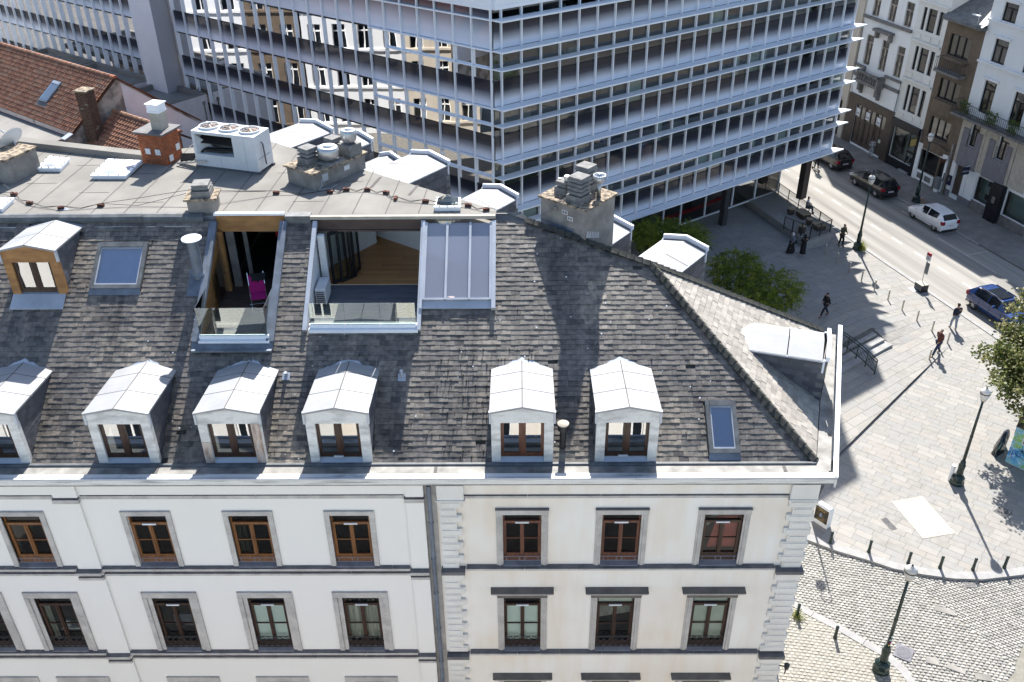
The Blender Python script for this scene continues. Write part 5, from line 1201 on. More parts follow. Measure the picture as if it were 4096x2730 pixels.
for a in AL[1:]:
    s_ = a - 1.65; b.bx(0, 30, .12, .5, s_ - .06, s_ - .005)
    for i in range(NL):
        p_ = .8 if (i < 5 and a < 13) else .35
        if rnd.random() < p_: bl.bx(.1 + i * PIT + .06, .1 + i * PIT + PIT * (.95 if i < 5 else rnd.choice((.3, .5, .95))), .16, .18, s_ + (.25 if i < 5 else 0), a - .05)
        if rnd.random() < .5: ds_.bx(i * PIT + .1, i * PIT + 1.2, 1.0, 1.8, s_ - .25, s_ - .2)
        if rnd.random() < .4: cw.bx(i * PIT + .2, i * PIT + .8, rnd.uniform(.7, 2.5), 3, s_ - .9, s_ + rnd.uniform(.1, .8))
b.build('sill_board', M['sill_board'], office); stuff(bl.build('window_blinds', M['blind'], office)); stuff(ds_.build('desks', M['desk'], office)); stuff(cw.build('cupboards', M['cabinet_cream'], office))
# ground floor set back under the overhang
b = MB(FR); b.bx(-.5, LR + .5, .0, 14, 4.42, 4.5); b.build('soffit', M['soffit'], office)
PZ = .75
LB = [9.3, 13.0, 16.2, 18.0, 20.6, 23.6, 26.2, 29.0]
for i, (a, e) in enumerate(zip(LB[:-1], LB[1:])):
    b = MB(FR); b.face([(a, 2.6, PZ + .08), (e, 2.6, PZ + .08), (e, 2.6, 4.4), (a, 2.6, 4.4)]); b.build('lobby_pane', M['office_dark'], office)
    b = MB(FR); b.bx(e - .05, e + .05, 2.52, 2.66, PZ, 4.42); b.build('lobby_mullion', M['alu'], office)
b = MB(FR); b.bx(9.3, 29.05, 2.52, 2.68, PZ - .02, PZ + .08); b.build('lobby_rail', M['alu'], office)
b = MB(FR); b.face([(29.0, 2.6, PZ), (29.0, 9, PZ), (29.0, 9, 4.4), (29.0, 2.6, 4.4)]); b.build('lobby_pane', M['office_dark'], office)
b = MB(FR); b.bx(28.95, 29.05, 8.9, 9.0, PZ, 4.4); b.build('lobby_mullion', M['alu'], office)
b = MB(FR); b.face([(-4, 7, PZ), (27, 7, PZ), (27, 7, 4.4), (-4, 7, 4.4)]); b.build('lobby_wall', M['soffit'], office)
b = MB(FR)
for i in range(10): x = 14 + i * .9; b.bx(x, x + .905, 2.75 + .012 * (i - 5) ** 2, 2.85 + .012 * (i - 5) ** 2, 1.45, 1.75); b.bx(x, x + .905, 2.75, 2.79, 2.8, 2.88)
b.build('red_counter', M['red'], office)
for (x, y) in ((20.7, -.55 + 1.3), (13.2, .75)):
    b = MB(FR); b.bx(x - .22, x + .22, y - .22, y + .22, PZ if x < 24 else 0, 4.42); b.build('column', M['soffit'], office)
b = MB(FR); b.bx(29.2, 29.85, .35, .85, .7, 4.42); c2 = b.build('column', M['col_brown'], office)
# wing beyond the pylon
wing = thing('office_wing', 'further glass office wing left of the white pylon', 'office building')
b = MB(FLf); b.bx(30.05, 32.65, -1.34, 1.5, 4, 24, 0); b.mesh([(30.045, -1.34, 4), (30.045, .1, 4), (30.045, .1, 24), (30.045, -1.34, 24)], [(0, 1, 2, 3)], 1)
pyl = b.build('pylon', [M['off_white'], M['pylon_grey']], office); pyl['label'] = 'tall blank white pylon between office block and wing'
FW = (tuple(Vector(FLf[0]) + Vector(FLf[1]) * 32.8 + Vector(FLf[2]) * .45), FLf[1], FLf[2])
ALW = [a + .05 for a in AL]
curtain_wall(FW, wing, 0, 20, ALW, M['office_glass_left'], range(1, 4), top=AT)
for i in range(21):
    b = MB(FW); b.bx(i * PIT - .04, i * PIT + .04, -.16, .05, 7.5, 17.5); b.build('mullion', M['alu'], wing)
b = MB(FW); bl = MB(FW)
for k, a in enumerate(ALW[1:]):
    b.bx(0, 27, -.005, .05, a + .0, a + .075); b.bx(0, 27, -.005, .05, a - 1.68, a - 1.63)
    for i in range(20):
        if rnd.random() < (.8 if k < 2 else .5): bl.bx(i * PIT + .06, i * PIT + PIT * rnd.choice((.6, .95, .95)), .14, .16, a - 1.6, a - .02)
b.build('glazing_seal', M['black_seal'], wing); stuff(bl.build('window_blinds', M['blind'], wing))
b = MB(FW)
for a in ALW[1:]: b.bx(0, 27, .12, 5, a + .1, a + .4)
b.bx(0, 27, 4, 4.1, 6, 18); b.build('floor_slab', M['office_wall'], wing)
# ================================================================ tiled houses and flat roofs at the left
GD = Vector((-.8, .6, 0)); GP = Vector((.6, .8, 0))      # along the back street, away from the camera
thouse = thing('tiled_house', 'house with a large weathered red pantile roof behind the flat roof', 'house')
RZ = 17.3; RP = Vector((-20.42, 46.84, RZ)); SLP = .72
def tiles(parent, P, n_cols, n_rows, wcol, hrow, slope, mats, start=0, fresh=0.0, name='roof_tile', clipf=None):
    """pantiles on the camera-facing slope; P is the right end of the ridge"""
    dn = (-GP + Vector((0, 0, -slope))); dn.normalize(); nrm = Vector((-GP.x * slope, -GP.y * slope, 1)).normalized()
    items = []
    for r_ in range(n_rows):
        for c in range(start, n_cols):
            if clipf and not clipf(c * wcol, r_ * hrow): continue
            items.append((r_, c))
    items.sort(key=lambda q: -(q[0]) - .05 * (n_cols - q[1]))
    bj = MB()
    for idx, (r_, c) in enumerate(items):
        b = MB() if idx < 296 else bj
        A = P + GD * (c * wcol) + dn * (r_ * hrow); jz = rnd.uniform(0, .008)
        prof = [(0, .045), (.22, .055), (.42, .02), (.62, .0), (.85, .012), (1.0, .045)]
        top = [A + GD * (wcol * t_) + nrm * (h_ * .85 + .01 + jz) for t_, h_ in prof]; bot = [A + GD * (wcol * t_) + dn * (hrow + .05) + nrm * (h_ * .9 + .05 + jz) for t_, h_ in prof]
        vs = [tuple(v) for v in top + bot] + [tuple(v - nrm * .05) for v in bot]
        fs = [(i, i + 1, 7 + i, 6 + i) for i in range(5)] + [(6 + i, 7 + i, 13 + i, 12 + i) for i in range(5)]
        mi = rnd.randrange(len(mats))
        if idx < 296: b.mesh(vs, fs); b.build(name, mats[mi], parent)
        else: b.mesh(vs, fs, mi)
    stuff(bj.build('roof_tiles', mats, parent))
HS = 3.55
def slope_quad(P, l, s0, s1, slope, off=0.):
    dn = (-GP + Vector((0, 0, -slope))).normalized(); 
    return [tuple(P + GD * a + dn * s + Vector((0, 0, off))) for a, s in ((0, s0), (l, s0), (l, s1), (0, s1))]
b = MB(); b.face(slope_quad(RP, 16, 0, HS, SLP, -.02)); b.face([tuple(RP), tuple(RP + GD * 16), tuple(RP + GD * 16 + GP * 4 + Vector((0, 0, -3.1))), tuple(RP + GP * 4 + Vector((0, 0, -3.1)))]); deck1 = b.build('roof_deck', M['tile'][2], thouse)
tiles(deck1, RP + GD * .05, 56, 14, .225, .25, SLP, M['tile'])
for i in range(30):
    p = RP + GD * (i * .44) + Vector((0, 0, .02)); b = MB(); vs = []; fs = []
    for k, (q, rr) in enumerate(((p, .13), (p + GD * .46, .115))):
        for j in range(6): t_ = math.pi * j / 5; vs.append(tuple(q + GP * (rr * math.cos(t_)) + Vector((0, 0, rr * math.sin(t_)))))
    fs = [(j, j + 1, 7 + j, 6 + j) for j in range(5)] + [tuple(range(6))]
    b.mesh(vs, fs); b.build('ridge_tile', rnd.choice(M['tile']) if i else M['tile_new'], deck1)
# gable wall facing right (stained plaster) with the step down to the parapet
gz = lambda t_: RZ - SLP * t_
b = MB(); pr = [(0, RZ - .05), (-2.9, gz(2.9) - .05), (-4.2, gz(3.4) + .1), (-6.5, gz(3.6) + .1), (-6.5, 10), (4.2, 10), (4.2, RZ - 4.2 * .79), ]
b.face([tuple(RP + GP * t_ + Vector((0, 0, z - RZ)) - GD * .02) for t_, z in pr]); b.face([tuple(RP + GP * t_ + Vector((0, 0, z - RZ)) + GD * .25) for t_, z in pr[::-1]]); b.build('gable_wall', M['plaster_old'], thouse)
b = MB(); 
b.face([tuple(RP + GP * t_ + Vector((0, 0, z - RZ)) - GD * .05) for t_, z in ((.15, RZ - .25), (4.2, RZ - 3.45), (4.2, 12.0), (.15, 12.0))]); b.build('rear_gable', M['wall_lilac'], thouse)
for i in range(11):
    p = RP + GP * (.1 + i * .39) + Vector((0, 0, -.78 * (.1 + i * .39))); b = MB(); b.obox(p - GD * .12, GP * .40 + Vector((0, 0, -.78 * .40)), GD * .25, (0, 0, .07)); b.build('verge_tile', M['brick_hole'], thouse)
for i in range(6):
    p = RP - GP * (3.0 + i * .5) + Vector((0, 0, -SLP * min(3.0 + i * .5, 3.4) + .10)); b = MB(); b.obox(p - GD * .15, -GP * .48 + Vector((0, 0, -.16 if i < 3 else 0)), GD * .36, (0, 0, .05)); b.build('coping_tile', M['tile'][i % 3] if i else M['zinc'], thouse)
b = MB(); dn = (-GP + Vector((0, 0, -SLP))).normalized()
nrm1 = Vector((-GP.x * -SLP * -1, -GP.y * SLP, 1))
wv = MB(); A0 = RP + GD * 3.55 + dn * 1.15; nz = Vector((-GP.x * SLP, -GP.y * SLP, 1)).normalized()
wv.obox(A0 + nz * .02, GD * .78, dn * 1.35, nz * .12); wv = wv.build('roof_window', M['lead'], thouse)
b = MB(); b.obox(A0 + GD * .07 + dn * .25 + nz * .142, GD * .64, dn * 1.02, nz * .004); b.build('pane', M['sky_pane'], wv)
b = MB(); b.obox(A0 + GD * .07 + dn * .25 + nz * .125, GD * .64, dn * 1.02, nz * .01); b.build('blind', M['sky_blue'], wv)  # same painted sky colour under this pane
b = MB(); b.obox(A0 + GD * .05 + dn * .03 + nz * .125, GD * .68, dn * .17, nz * .03); b.build('roller_box', M['zinc'], wv)
b = MB(); b.obox(A0 - GD * .1 + dn * 1.36 + nz * .07, GD * .98, dn * .3, nz * .012); b.build('lead_apron', M['roll_dark'], wv)
# old brown brick chimney on the gable
CB0 = RP - GP * 2.35 + Vector((0, 0, -2.35)); FBk = ((CB0.x + .1, CB0.y - .1, 0), (.955, -.297, 0), (.297, .955, 0))
b = MB(FBk); b.bx(.012, .608, .012, .608, 13.2, 17.25); oc = b.build('chimney', M['mortar'], thouse); oc['label'] = 'crooked old brown brick chimney'
bricks(FBk, .62, .62, 13.6, 17.2, M['brick_dark'], oc, lx=.21, hz=.075, gap=.014, skip=.02)
b = MB(FBk); b.bx(-.06, .68, -.06, .68, 17.25, 17.30); b.build('chimney_cap', M['cap_moss'], oc)
# flat grey roof in front of the tiles
gf = thing('flat_roofed_annexe', 'annexe with a plain grey felt roof below the red tiles', 'building')
E0 = RP + dn * HS; b = MB(); p0 = E0 - GD * .0; b.face([tuple(p0 + Vector((0, 0, -.25))), tuple(p0 + GD * 16 + Vector((0, 0, -.25))), tuple(p0 + GD * 16 - GP * 9 + Vector((0, 0, -.35))), tuple(p0 - GP * 9 + Vector((0, 0, -.35)))])
b.face([tuple(p0 + Vector((0, 0, -.25))), tuple(p0 - GP * 9 + Vector((0, 0, -.35))), tuple(p0 - GP * 9 + Vector((0, 0, -12))), tuple(p0 + Vector((0, 0, -12)))]); b.build('flat_roof', M['felt_grey'], gf)
# second, lower tiled roof
t2 = thing('small_tiled_house', 'lower house with a shaded orange pantile roof beside the brick chimney', 'house')
R2 = RP - GD * 5.6 - GP * .55 + Vector((0, 0, -1.55)); L2 = 5.5
b = MB(); b.face(slope_quad(R2, L2, 0, 6.2, .62, -.02)); b.face([tuple(R2), tuple(R2 + GD * L2), tuple(R2 + GD * L2 + GP * 3 + Vector((0, 0, -2.0))), tuple(R2 + GP * 3 + Vector((0, 0, -2.0)))]); b.face([tuple(R2), tuple(R2 - GP * 5 + Vector((0, 0, -3.2))), tuple(R2 - GP * 5 + Vector((0, 0, -12))), tuple(R2 + Vector((0, 0, -12)))])
d2 = b.build('roof_deck', M['tile'][2], t2)
tiles(d2, R2, 24, 24, .225, .25, .62, M['tile'][:3])
for i in range(13):
    p = R2 + GD * (i * .43) + Vector((0, 0, .02)); b = MB(); vs = []
    for k, (q, rr) in enumerate(((p, .14), (p + GD * .46, .12))):
        for j in range(6): t_ = math.pi * j / 5; vs.append(tuple(q + GP * (rr * math.cos(t_)) + Vector((0, 0, rr * math.sin(t_)))))
    b.mesh(vs, [(j, j + 1, 7 + j, 6 + j) for j in range(5)] + [tuple(range(6))]); b.build('ridge_tile', M['tile_new'] if i < 5 else M['tile'][3], d2)
# three flat roofed blocks at the foot of the offices
def flat_block(name, s0, s1, dep, z, label, wallm, off=.25, skew=0.0):
    t_ = thing(name, label, 'building')
    O = Vector(FLf[0]); ex, ey = Vector(FLf[1]), Vector(FLf[2])
    def P(s, o, zz): q = O + ex * s - ey * o; return (q.x, q.y, zz)
    b = MB(); b.face([P(s0, off, z - .35), P(s1, off, z - .35), P(s1, dep, z - .35), P(s0, dep, z - .35)]); b.build('flat_roof', M['felt_grey'], t_)
    for (a, o1, c, o2) in ((s0, off, s1, off + .3), (s0, off + .3, s0 + .3, dep), (s1 - .3, off + .3, s1, dep), (s0, dep - .3, s1, dep)):
        b = MB(); 
        vs = [P(a, o1, z - .4), P(c, o1, z - .4), P(c, o2, z - .4), P(a, o2, z - .4), P(a, o1, z), P(c, o1, z), P(c, o2, z), P(a, o2, z)]
        b.mesh(vs, [(4, 5, 6, 7), (0, 1, 5, 4), (1, 2, 6, 5), (2, 3, 7, 6), (3, 0, 4, 7)]); b.build('parapet', M['felt'], t_)
    b = MB(); b.face([P(s0 - .003, off, z - .08), P(s0 - .003, dep, z - .08), P(s0 - .003, dep, 0), P(s0 - .003, off, 0)]); b.face([P(s0, dep + .003, z - .4), P(s1, dep + .003, z - .4), P(s1, dep + .003, 0), P(s0, dep + .003, 0)]); b.build('wall', wallm, t_)
    b = MB(); q = Vector(P(s0 - .05, off + .35, z - .75)); b.cyl(q, q + Vector((0, 0, .22)), .11, n=10); b.cyl(q - Vector((0, 0, 6)), q, .05, n=8); b.build('rain_pipe', M['pot'], t_)
    return t_
flat_block('flat_roofed_block', 26.9, 32.2, 5.6, 10.15, 'white walled flat roofed block right under the grey pylon face', M['wall_lilac'])
flat_block('flat_roofed_block', 33.3, 41.2, 6.5, 10.15, 'flat roofed block behind the tile ridge below the white pylon', M['wall_lilac'])
flat_block('flat_roofed_block', 41.45, 48.6, 6.5, 10.15, 'farthest flat roofed block with stripes left of the pylon', M['wall_lilac'])
# pigeon
pg = thing('pigeon', 'grey pigeon perched on the flat roof parapet below the glass wall', 'bird', tuple(Vector(FLf[0]) + Vector(FLf[1]) * 27.6 - Vector(FLf[2]) * .4 + Vector((0, 0, 10.15))))
o_ = ORG[pg.name]
b = MB(); vs = []; fs = []; N = 8; secs = [(-.22, .10, .01), (-.12, .13, .05), (0, .17, .08), (.10, .22, .075), (.15, .29, .04), (.18, .34, .045), (.22, .345, .03), (.27, .335, .004)]
for x, z, r_ in secs:
    for i in range(N): t_ = 2 * math.pi * i / N; vs.append((o_[0] + x * .6, o_[1] + x * -.8 * .6 + r_ * math.cos(t_) , o_[2] + z + r_ * math.sin(t_)))
for k in range(len(secs) - 1):
    for i in range(N): fs.append((k * N + i, k * N + (i + 1) % N, k * N + N + (i + 1) % N, k * N + N + i))
b.mesh(vs, fs); b.build('body', M['iron_grey'], pg, smooth=True)
b = MB()
for s in (-.04, .04): b.cyl((o_[0], o_[1] + s, o_[2]), (o_[0], o_[1] + s, o_[2] + .11), .008, n=5)
b.build('legs', M['red'], pg)
# fronts across the back street: mirrored in the glass
def street_front(name, P0, P1, h, wm, label, cols, rows, wh, z00, hw=.5):
    t_ = thing(name, label, 'house'); P0, P1 = Vector((P0[0], P0[1], 0)), Vector((P1[0], P1[1], 0)); L_ = (P1 - P0).length; ex = (P1 - P0) / L_; ey = Vector((-ex.y, ex.x, 0))
    fr = (tuple(P0), tuple(ex), tuple(ey)); hs = [(L_ * (i + .5) / cols - hw, L_ * (i + .5) / cols + hw, z00 + r_ * 3.5, z00 + r_ * 3.5 + wh) for i in range(cols) for r_ in range(rows)]
    b = MB(fr); b.wall(0, L_, 0, h, 0, .25, hs); b.bx(0, L_, .5, 8, 0, h); b.build('wall', wm, t_)
    for x0, x1, z0, z1 in hs:
        b = MB(fr); b.bx(x0, x0 + .07, .14, .2, z0, z1); b.bx(x1 - .07, x1, .14, .2, z0, z1); b.bx((x0 + x1) / 2 - .05, (x0 + x1) / 2 + .05, .13, .2, z0, z1); b.bx(x0, x1, .13, .2, z0 + wh * .68, z0 + wh * .74); w_ = b.build('window', M['white_paint'], t_)
        b = MB(fr); b.face([(x0, .18, z0), (x1, .18, z0), (x1, .18, z1), (x0, .18, z1)]); b.build('pane', M['car_glass'], w_)
    for r_ in range(rows): b = MB(fr); b.bx(0, L_, -.12, -.001, z00 + r_ * 3.5 - .25, z00 + r_ * 3.5 - .05); b.build('ledge', wm, t_)
    return t_
# ================================================================ ground, streets, paving
EU, NV = Vector((.3251, -.9457, 0)), Vector((.9457, .3251, 0))
FST = ((0, 0, 0), tuple(EU), tuple(NV))      # street frame: x along the street, y across, away from the plaza
b = MB(); b.face([(-400, -200, -.35), (400, -200, -.35), (400, 600, -.35), (-400, 600, -.35)]); structure(b.build('ground', M['ground']))
b = MB(FST); b.face([(-160, 44.2, -.12), (40, 44.2, -.12), (40, 52.6, -.12), (-160, 52.6, -.12)]); road = structure(b.build('road', M['asphalt']))
b = MB(FST); u = -76.4
while u < -40: b.bx(u, u + 1.15, 47.30, 47.44, -.119, -.114); u += 2.52
b.build('lane_marking', M['marking'], road)
b = MB(FST)
for (u, v, l, w_) in ((-55, 51.2, 4.0, .06), (-50.5, 50.8, .06, 1.6), (-47.0, 50.6, .06, 1.9), (-50, 50.55, 6, .06)): b.bx(u, u + l, v, v + w_, -.119, -.115)
b.build('worn_parking_marks', M['marking'], road)
b = MB(FST); b.bx(-160, 40, 52.6, 56.9, -.3, -.01); pf_ = structure(b.build('pavement', M['pave_far']))
def kerb_run(pts, wd, zt, zb, step, parent, inward):
    for p, q in zip(pts[:-1], pts[1:]):
        p, q = Vector((p[0], p[1], 0)), Vector((q[0], q[1], 0)); d = q - p; L_ = d.length; d /= L_; n_ = Vector((-d.y, d.x, 0)) * inward; k = max(1, round(L_ / step))
        for i in range(k):
            b = MB(); a = p + d * (L_ * i / k + .006); b.obox(a + Vector((0, 0, zb)), d * (L_ / k - .012), n_ * wd, (0, 0, zt - zb + rnd.uniform(-.004, .004))); b.build('kerb_stone', M['kerb'], parent)
def sp(u, v): p = EU * u + NV * v; return (p.x, p.y)
kerb_run([sp(-80, 52.42), sp(-48, 52.42)], .16, .005, -.2, 1.3, pf_, 1)
# plaza heights
def zpl(x, y):
    v = x * .946 + y * .324; q = -(x - 18.84) * .6 + (y - 45.19) * .8
    base = .15 + .6 * max(0., min(1., q / 1.6)); return base * max(0., min(1., (40.8 - v) / 4.3))
RA = [(13.0, 31.95), (14.52, 31.02), (15.64, 30.5), (16.71, 29.93), (17.94, 29.57), (19.13, 29.33), (20.4, 29.27), (22.35, 29.56), (26, 30.6), (33, 38), (30.2, 47.6), (26.65, 48.65), (16.56, 37.84)]
b = MB(); b.face([(x, y, -.03) for x, y in RA]); b.face([(-40, 28, -.03), (13.0, 31.95, -.03), (16.56, 37.84, -.03), (26.65, 48.65, -.03), (30.2, 47.6, -.03), (17.2, 85.9, -.03), (-40, 120, -.03)]); b.face([(-40, 28, -.031), (8.5, 18.9, -.031), (13.0, 31.95, -.031)])
for i in range(52):
    for j in range(84):
        c = [(4 + .5 * (i + a), 36 + .5 * (j + e)) for a, e in ((0, 0), (1, 0), (1, 1), (0, 1))]
        if all(x * .946 + y * .324 < 41.3 and (x - 15.5) * 11.85 - (y - 36.75) * 11.1 < 0 for x, y in c): b.face([(x, y, zpl(x, y) - .05) for x, y in c])
plaza = structure(b.build('plaza', M['joint']))
stones = []
def paver_field(clip, dr, lx, ly, gap, zf, thick, mats, jit=.003):
    dr = Vector((dr[0], dr[1])); nd = Vector((-dr.y, dr.x)); us = [Vector(p).dot(dr) for p in clip]; vs = [Vector(p).dot(nd) for p in clip]
    v = math.floor(min(vs) / ly) * ly; k = 0
    while v < max(vs):
        u = min(us) - rnd.uniform(0, lx)
        while u < max(us):
            l = lx * rnd.uniform(.82, 1.18)
            pg = [dr * a + nd * c for a, c in ((u, v), (u + l - gap, v), (u + l - gap, v + ly - gap), (u, v + ly - gap))]
            pg = clip_poly([(p.x, p.y) for p in pg], clip)
            if len(pg) > 2 and area(pg) > .01:
                h = rnd.uniform(-jit, jit); stones.append(([(x, y, zf(x, y) + h + rnd.uniform(-.001, .001)) for x, y in pg], thick, mats[rnd.choice([0, 0, 1, 2, 2, 3])] if len(mats) > 1 else mats[0]))
            u += l
        v += ly; k += 1
z0f = lambda x, y: 0.0
paver_field(RA, (.8, -.6), .80, .39, .010, z0f, .03, PV)
paver_field([(26.55, 48.6), (30.1, 47.7), (20.5, 75.6), (17.1, 76)], (.96, .28), 1.05, .62, .012, z0f, .03, PV)
paver_field([(15.5, 36.75), (26.6, 48.6), (22.85, 48.2), (12.0, 40.05)], (.8, .6), 1.3, .56, .014, zpl, .05, PV)
paver_field([(10.4, 40.85), (21.9, 49.5), (20.5, 62), (16, 76), (4, 76)], (.8, .6), 1.3, .56, .014, zpl, .06, PV)
paver_field([(21.9, 49.5), (26.4, 49.1), (22.0, 61.9), (20.5, 62)], (.8, .6), 1.3, .56, .014, zpl, .06, PV)
paver_field([(22.85, 48.2), (26.6, 48.6), (26.4, 49.1), (21.9, 49.5)], (.8, .6), 1.3, .56, .014, zpl, .06, PV)
paver_field([(20.5, 62), (22.0, 61.9), (17.2, 76), (16, 76)], (.8, .6), 1.3, .56, .014, zpl, .06, PV)
def seen(p): return p[1] > 27 and p[0] / p[1] > .36 and p[0] / p[1] < .80
order = sorted(range(len(stones)), key=lambda i: (not seen(stones[i][0][0]), stones[i][0][0][0] ** 2 + stones[i][0][0][1] ** 2))
pick = set(order[:298]); bj = MB(); PVI = {m.name: i for i, m in enumerate(PV)}
for i, (pg, th, mt) in enumerate(stones):
    b = MB() if i in pick else bj; n = len(pg); vs = list(pg) + [(x, y, z - th) for x, y, z in pg]
    b.mesh(vs, [tuple(range(n))] + [(j, (j + 1) % n, n + (j + 1) % n, n + j) for j in range(n)], 0 if i in pick else PVI[mt.name])
    if i in pick: b.build('paving_stone', mt, plaza)
stuff(bj.build('paving_stones', PV, plaza))
# steps
for k, q in enumerate((0, .53, 1.06, 1.6)):
    a = Vector((18.84, 45.19, 0)) + Vector((-.6, .8, 0)) * q; z = .15 + .15 * k
    b = MB(); pe = 4.95 - .1 * k; x = -9.0
    while x < pe - .1:
        e = min(pe, x + 1.45); b = MB(); b.obox(a + Vector((.8, .6, 0)) * x + Vector((0, 0, z - .02)), Vector((.8, .6, 0)) * (e - x - .01), Vector((-.6, .8, 0)) * (.56 if k < 3 else .4), (0, 0, .165)); b.build('step', M['kerb'], plaza); x = e
b = MB(); b.obox((15.2, 36.38, -.03), (11.45, 12.27, 0), (-.03, .028, 0), (0, 0, .175)) if False else b.mesh([(15.2, 36.38, -.03), (26.65, 48.65, -.03), (26.65, 48.65, .0), (15.2, 36.38, .15)], [(0, 1, 2, 3)]); b.build('edge_riser', M['bluestone_dark'], plaza)
# hand rail on the steps
hr = thing('stair_railing', 'dark green arched railing standing on the plaza steps', 'railing', (20.2, 45.6, .15))
A0, A1 = Vector((18.95, 47.35, .78)), Vector((20.55, 45.05, .15))
A0, A1 = Vector((19.2, 47.6, .75)), Vector((20.75, 45.2, .15))
def arc(t, h): p = A0.lerp(A1, t); return (p.x, p.y, p.z + h + .12 * math.sin(t * math.pi))
for nm, h in (('top_rail', .95), ('middle_rail', .78), ('bottom_rail', .12)):
    b = MB(); b.tube([arc(i / 10, h) for i in range(11)], .032, 6); b.build(nm, M['green_iron'], hr)
for i in range(5): t_ = i / 4; b = MB(); p = A0.lerp(A1, t_); b.cyl((p.x, p.y, p.z), arc(t_, .95), .032, n=6); b.cyl((p.x, p.y, p.z), (p.x, p.y, p.z + .02), .07, n=8); b.build('post', M['green_iron'], hr)
b = MB()
for i in range(1, 28):
    if i % 7: b.cyl(arc(i / 28, .12), arc(i / 28, .78), .014, n=4)
b.build('balusters', M['green_iron'], hr)
# cobbled street and cobbled pavement
LK = [(9.6, 30.0), (11.76, 28.1), (12.49, 27.45), (13.3, 26.82), (14.21, 25.96), (14.95, 25.31), (15.38, 24.51), (15.62, 23.5), (15.8, 20)]
b = MB(); b.face([(7, 33, -.145), (7, 8, -.145), (40, 8, -.145), (40, 33, -.145)]); cob = structure(b.build('cobbled_street', M['cobble_joint']))
b = MB(); b.face([(x, y, -.02) for x, y in LK] + [(15, 8, -.02), (-25, 8, -.02), (-25, 19.3, -.02), (8, 19.3, -.02)]); cpv = structure(b.build('cobbled_pavement', M['cobble_joint']))
b = MB(); b.face([(x, y, -.02) for x, y in LK] + [(x, y, -.2) for x, y in LK[::-1]]) if False else None
def inside(p, poly):
    c = False
    for i in range(len(poly)):
        (x1, y1), (x2, y2) = poly[i], poly[i - 1]
        if (y1 > p[1]) != (y2 > p[1]) and p[0] < (x2 - x1) * (p[1] - y1) / (y2 - y1) + x1: c = not c
    return c
PAVE_A = [(8, 33.5)] + RA[:9] + [(33, 60), (8, 60)]; LOWP = LK + [(15, 8), (-25, 8), (-25, 19.3), (8.0, 19.3), (8.3, 22)]
def frame_seen(x, y): return .33 < x / y < .80
mats_c = CB
def cobbles(test, ang, lx, ly, zt, parent, mats, name, stuffname, nind):
    co, si = math.cos(ang), math.sin(ang); L_ = []
    for r_ in range(-160, 160):
        for c in range(-160, 160):
            u = c * lx + (r_ % 2) * lx / 2 + .01 * math.sin(r_ * 1.3 + c); v = r_ * ly + .035 * math.sin(c * .21 + r_ * .05)
            x, y = 16 + u * co - v * si, 27 + u * si + v * co
            if test(x, y): L_.append((x, y))
    L_.sort(key=lambda p: p[0] ** 2 + p[1] ** 2); bj = MB(); protos = []
    for m_ in mats:
        for q in range(2):
            b = MB(); b.bevbox((0, 0, -.04), (lx - .02, ly - .018, .08), .018); me = b.build(name, m_, None, org=(0, 0, 0)); protos.append(me.data); bpy.data.objects.remove(me)
    for i, (x, y) in enumerate(L_):
        dz = zt + rnd.uniform(-.012, .006); rz = ang + rnd.uniform(-.09, .09)
        if i < nind:
            o = bpy.data.objects.new(name, rnd.choice(protos)); COL.objects.link(o); o.parent = parent; o.location = (x, y, dz); o.rotation_euler = (rnd.uniform(-.05, .05), rnd.uniform(-.05, .05), rz)
        else: bj.bevbox((x, y, dz - .04), ((lx - .02) * rnd.uniform(.86, 1.02), (ly - .018) * rnd.uniform(.88, 1.02), .08), .02, rz, rnd.randrange(len(mats)))
    stuff(bj.build(stuffname, mats, parent))
def in_street(x, y): return frame_seen(x, y) and y > 20.5 and y < 33 and not inside((x, y), PAVE_A) and not inside((x, y), LOWP) and x < 26
SPL = lambda x, y: x + .55 * (y - 27) < 18.6
cobbles(lambda x, y: in_street(x, y) and SPL(x, y), R(-14), .185, .15, -.10, cob, CB, 'cobble', 'cobbles', 298)
cobbles(lambda x, y: in_street(x, y) and not SPL(x, y), R(-38), .20, .14, -.10, cob, CB, 'sett', 'setts', 0)
cobbles(lambda x, y: frame_seen(x, y) and y > 18.5 and inside((x, y), LOWP), R(-10), .21, .16, .0, cpv, CW, 'paving_cobble', 'paving_cobbles', 298)
kerb_run(RA[:9], .42, .012, -.25, 1.05, plaza, 1)
kerb_run(LK[:-1], .34, .012, -.25, .95, cpv, -1)
kerb_run([sp(-76, 44.05), sp(-30, 44.05)], .3, .006, -.2, 1.3, plaza, 1)
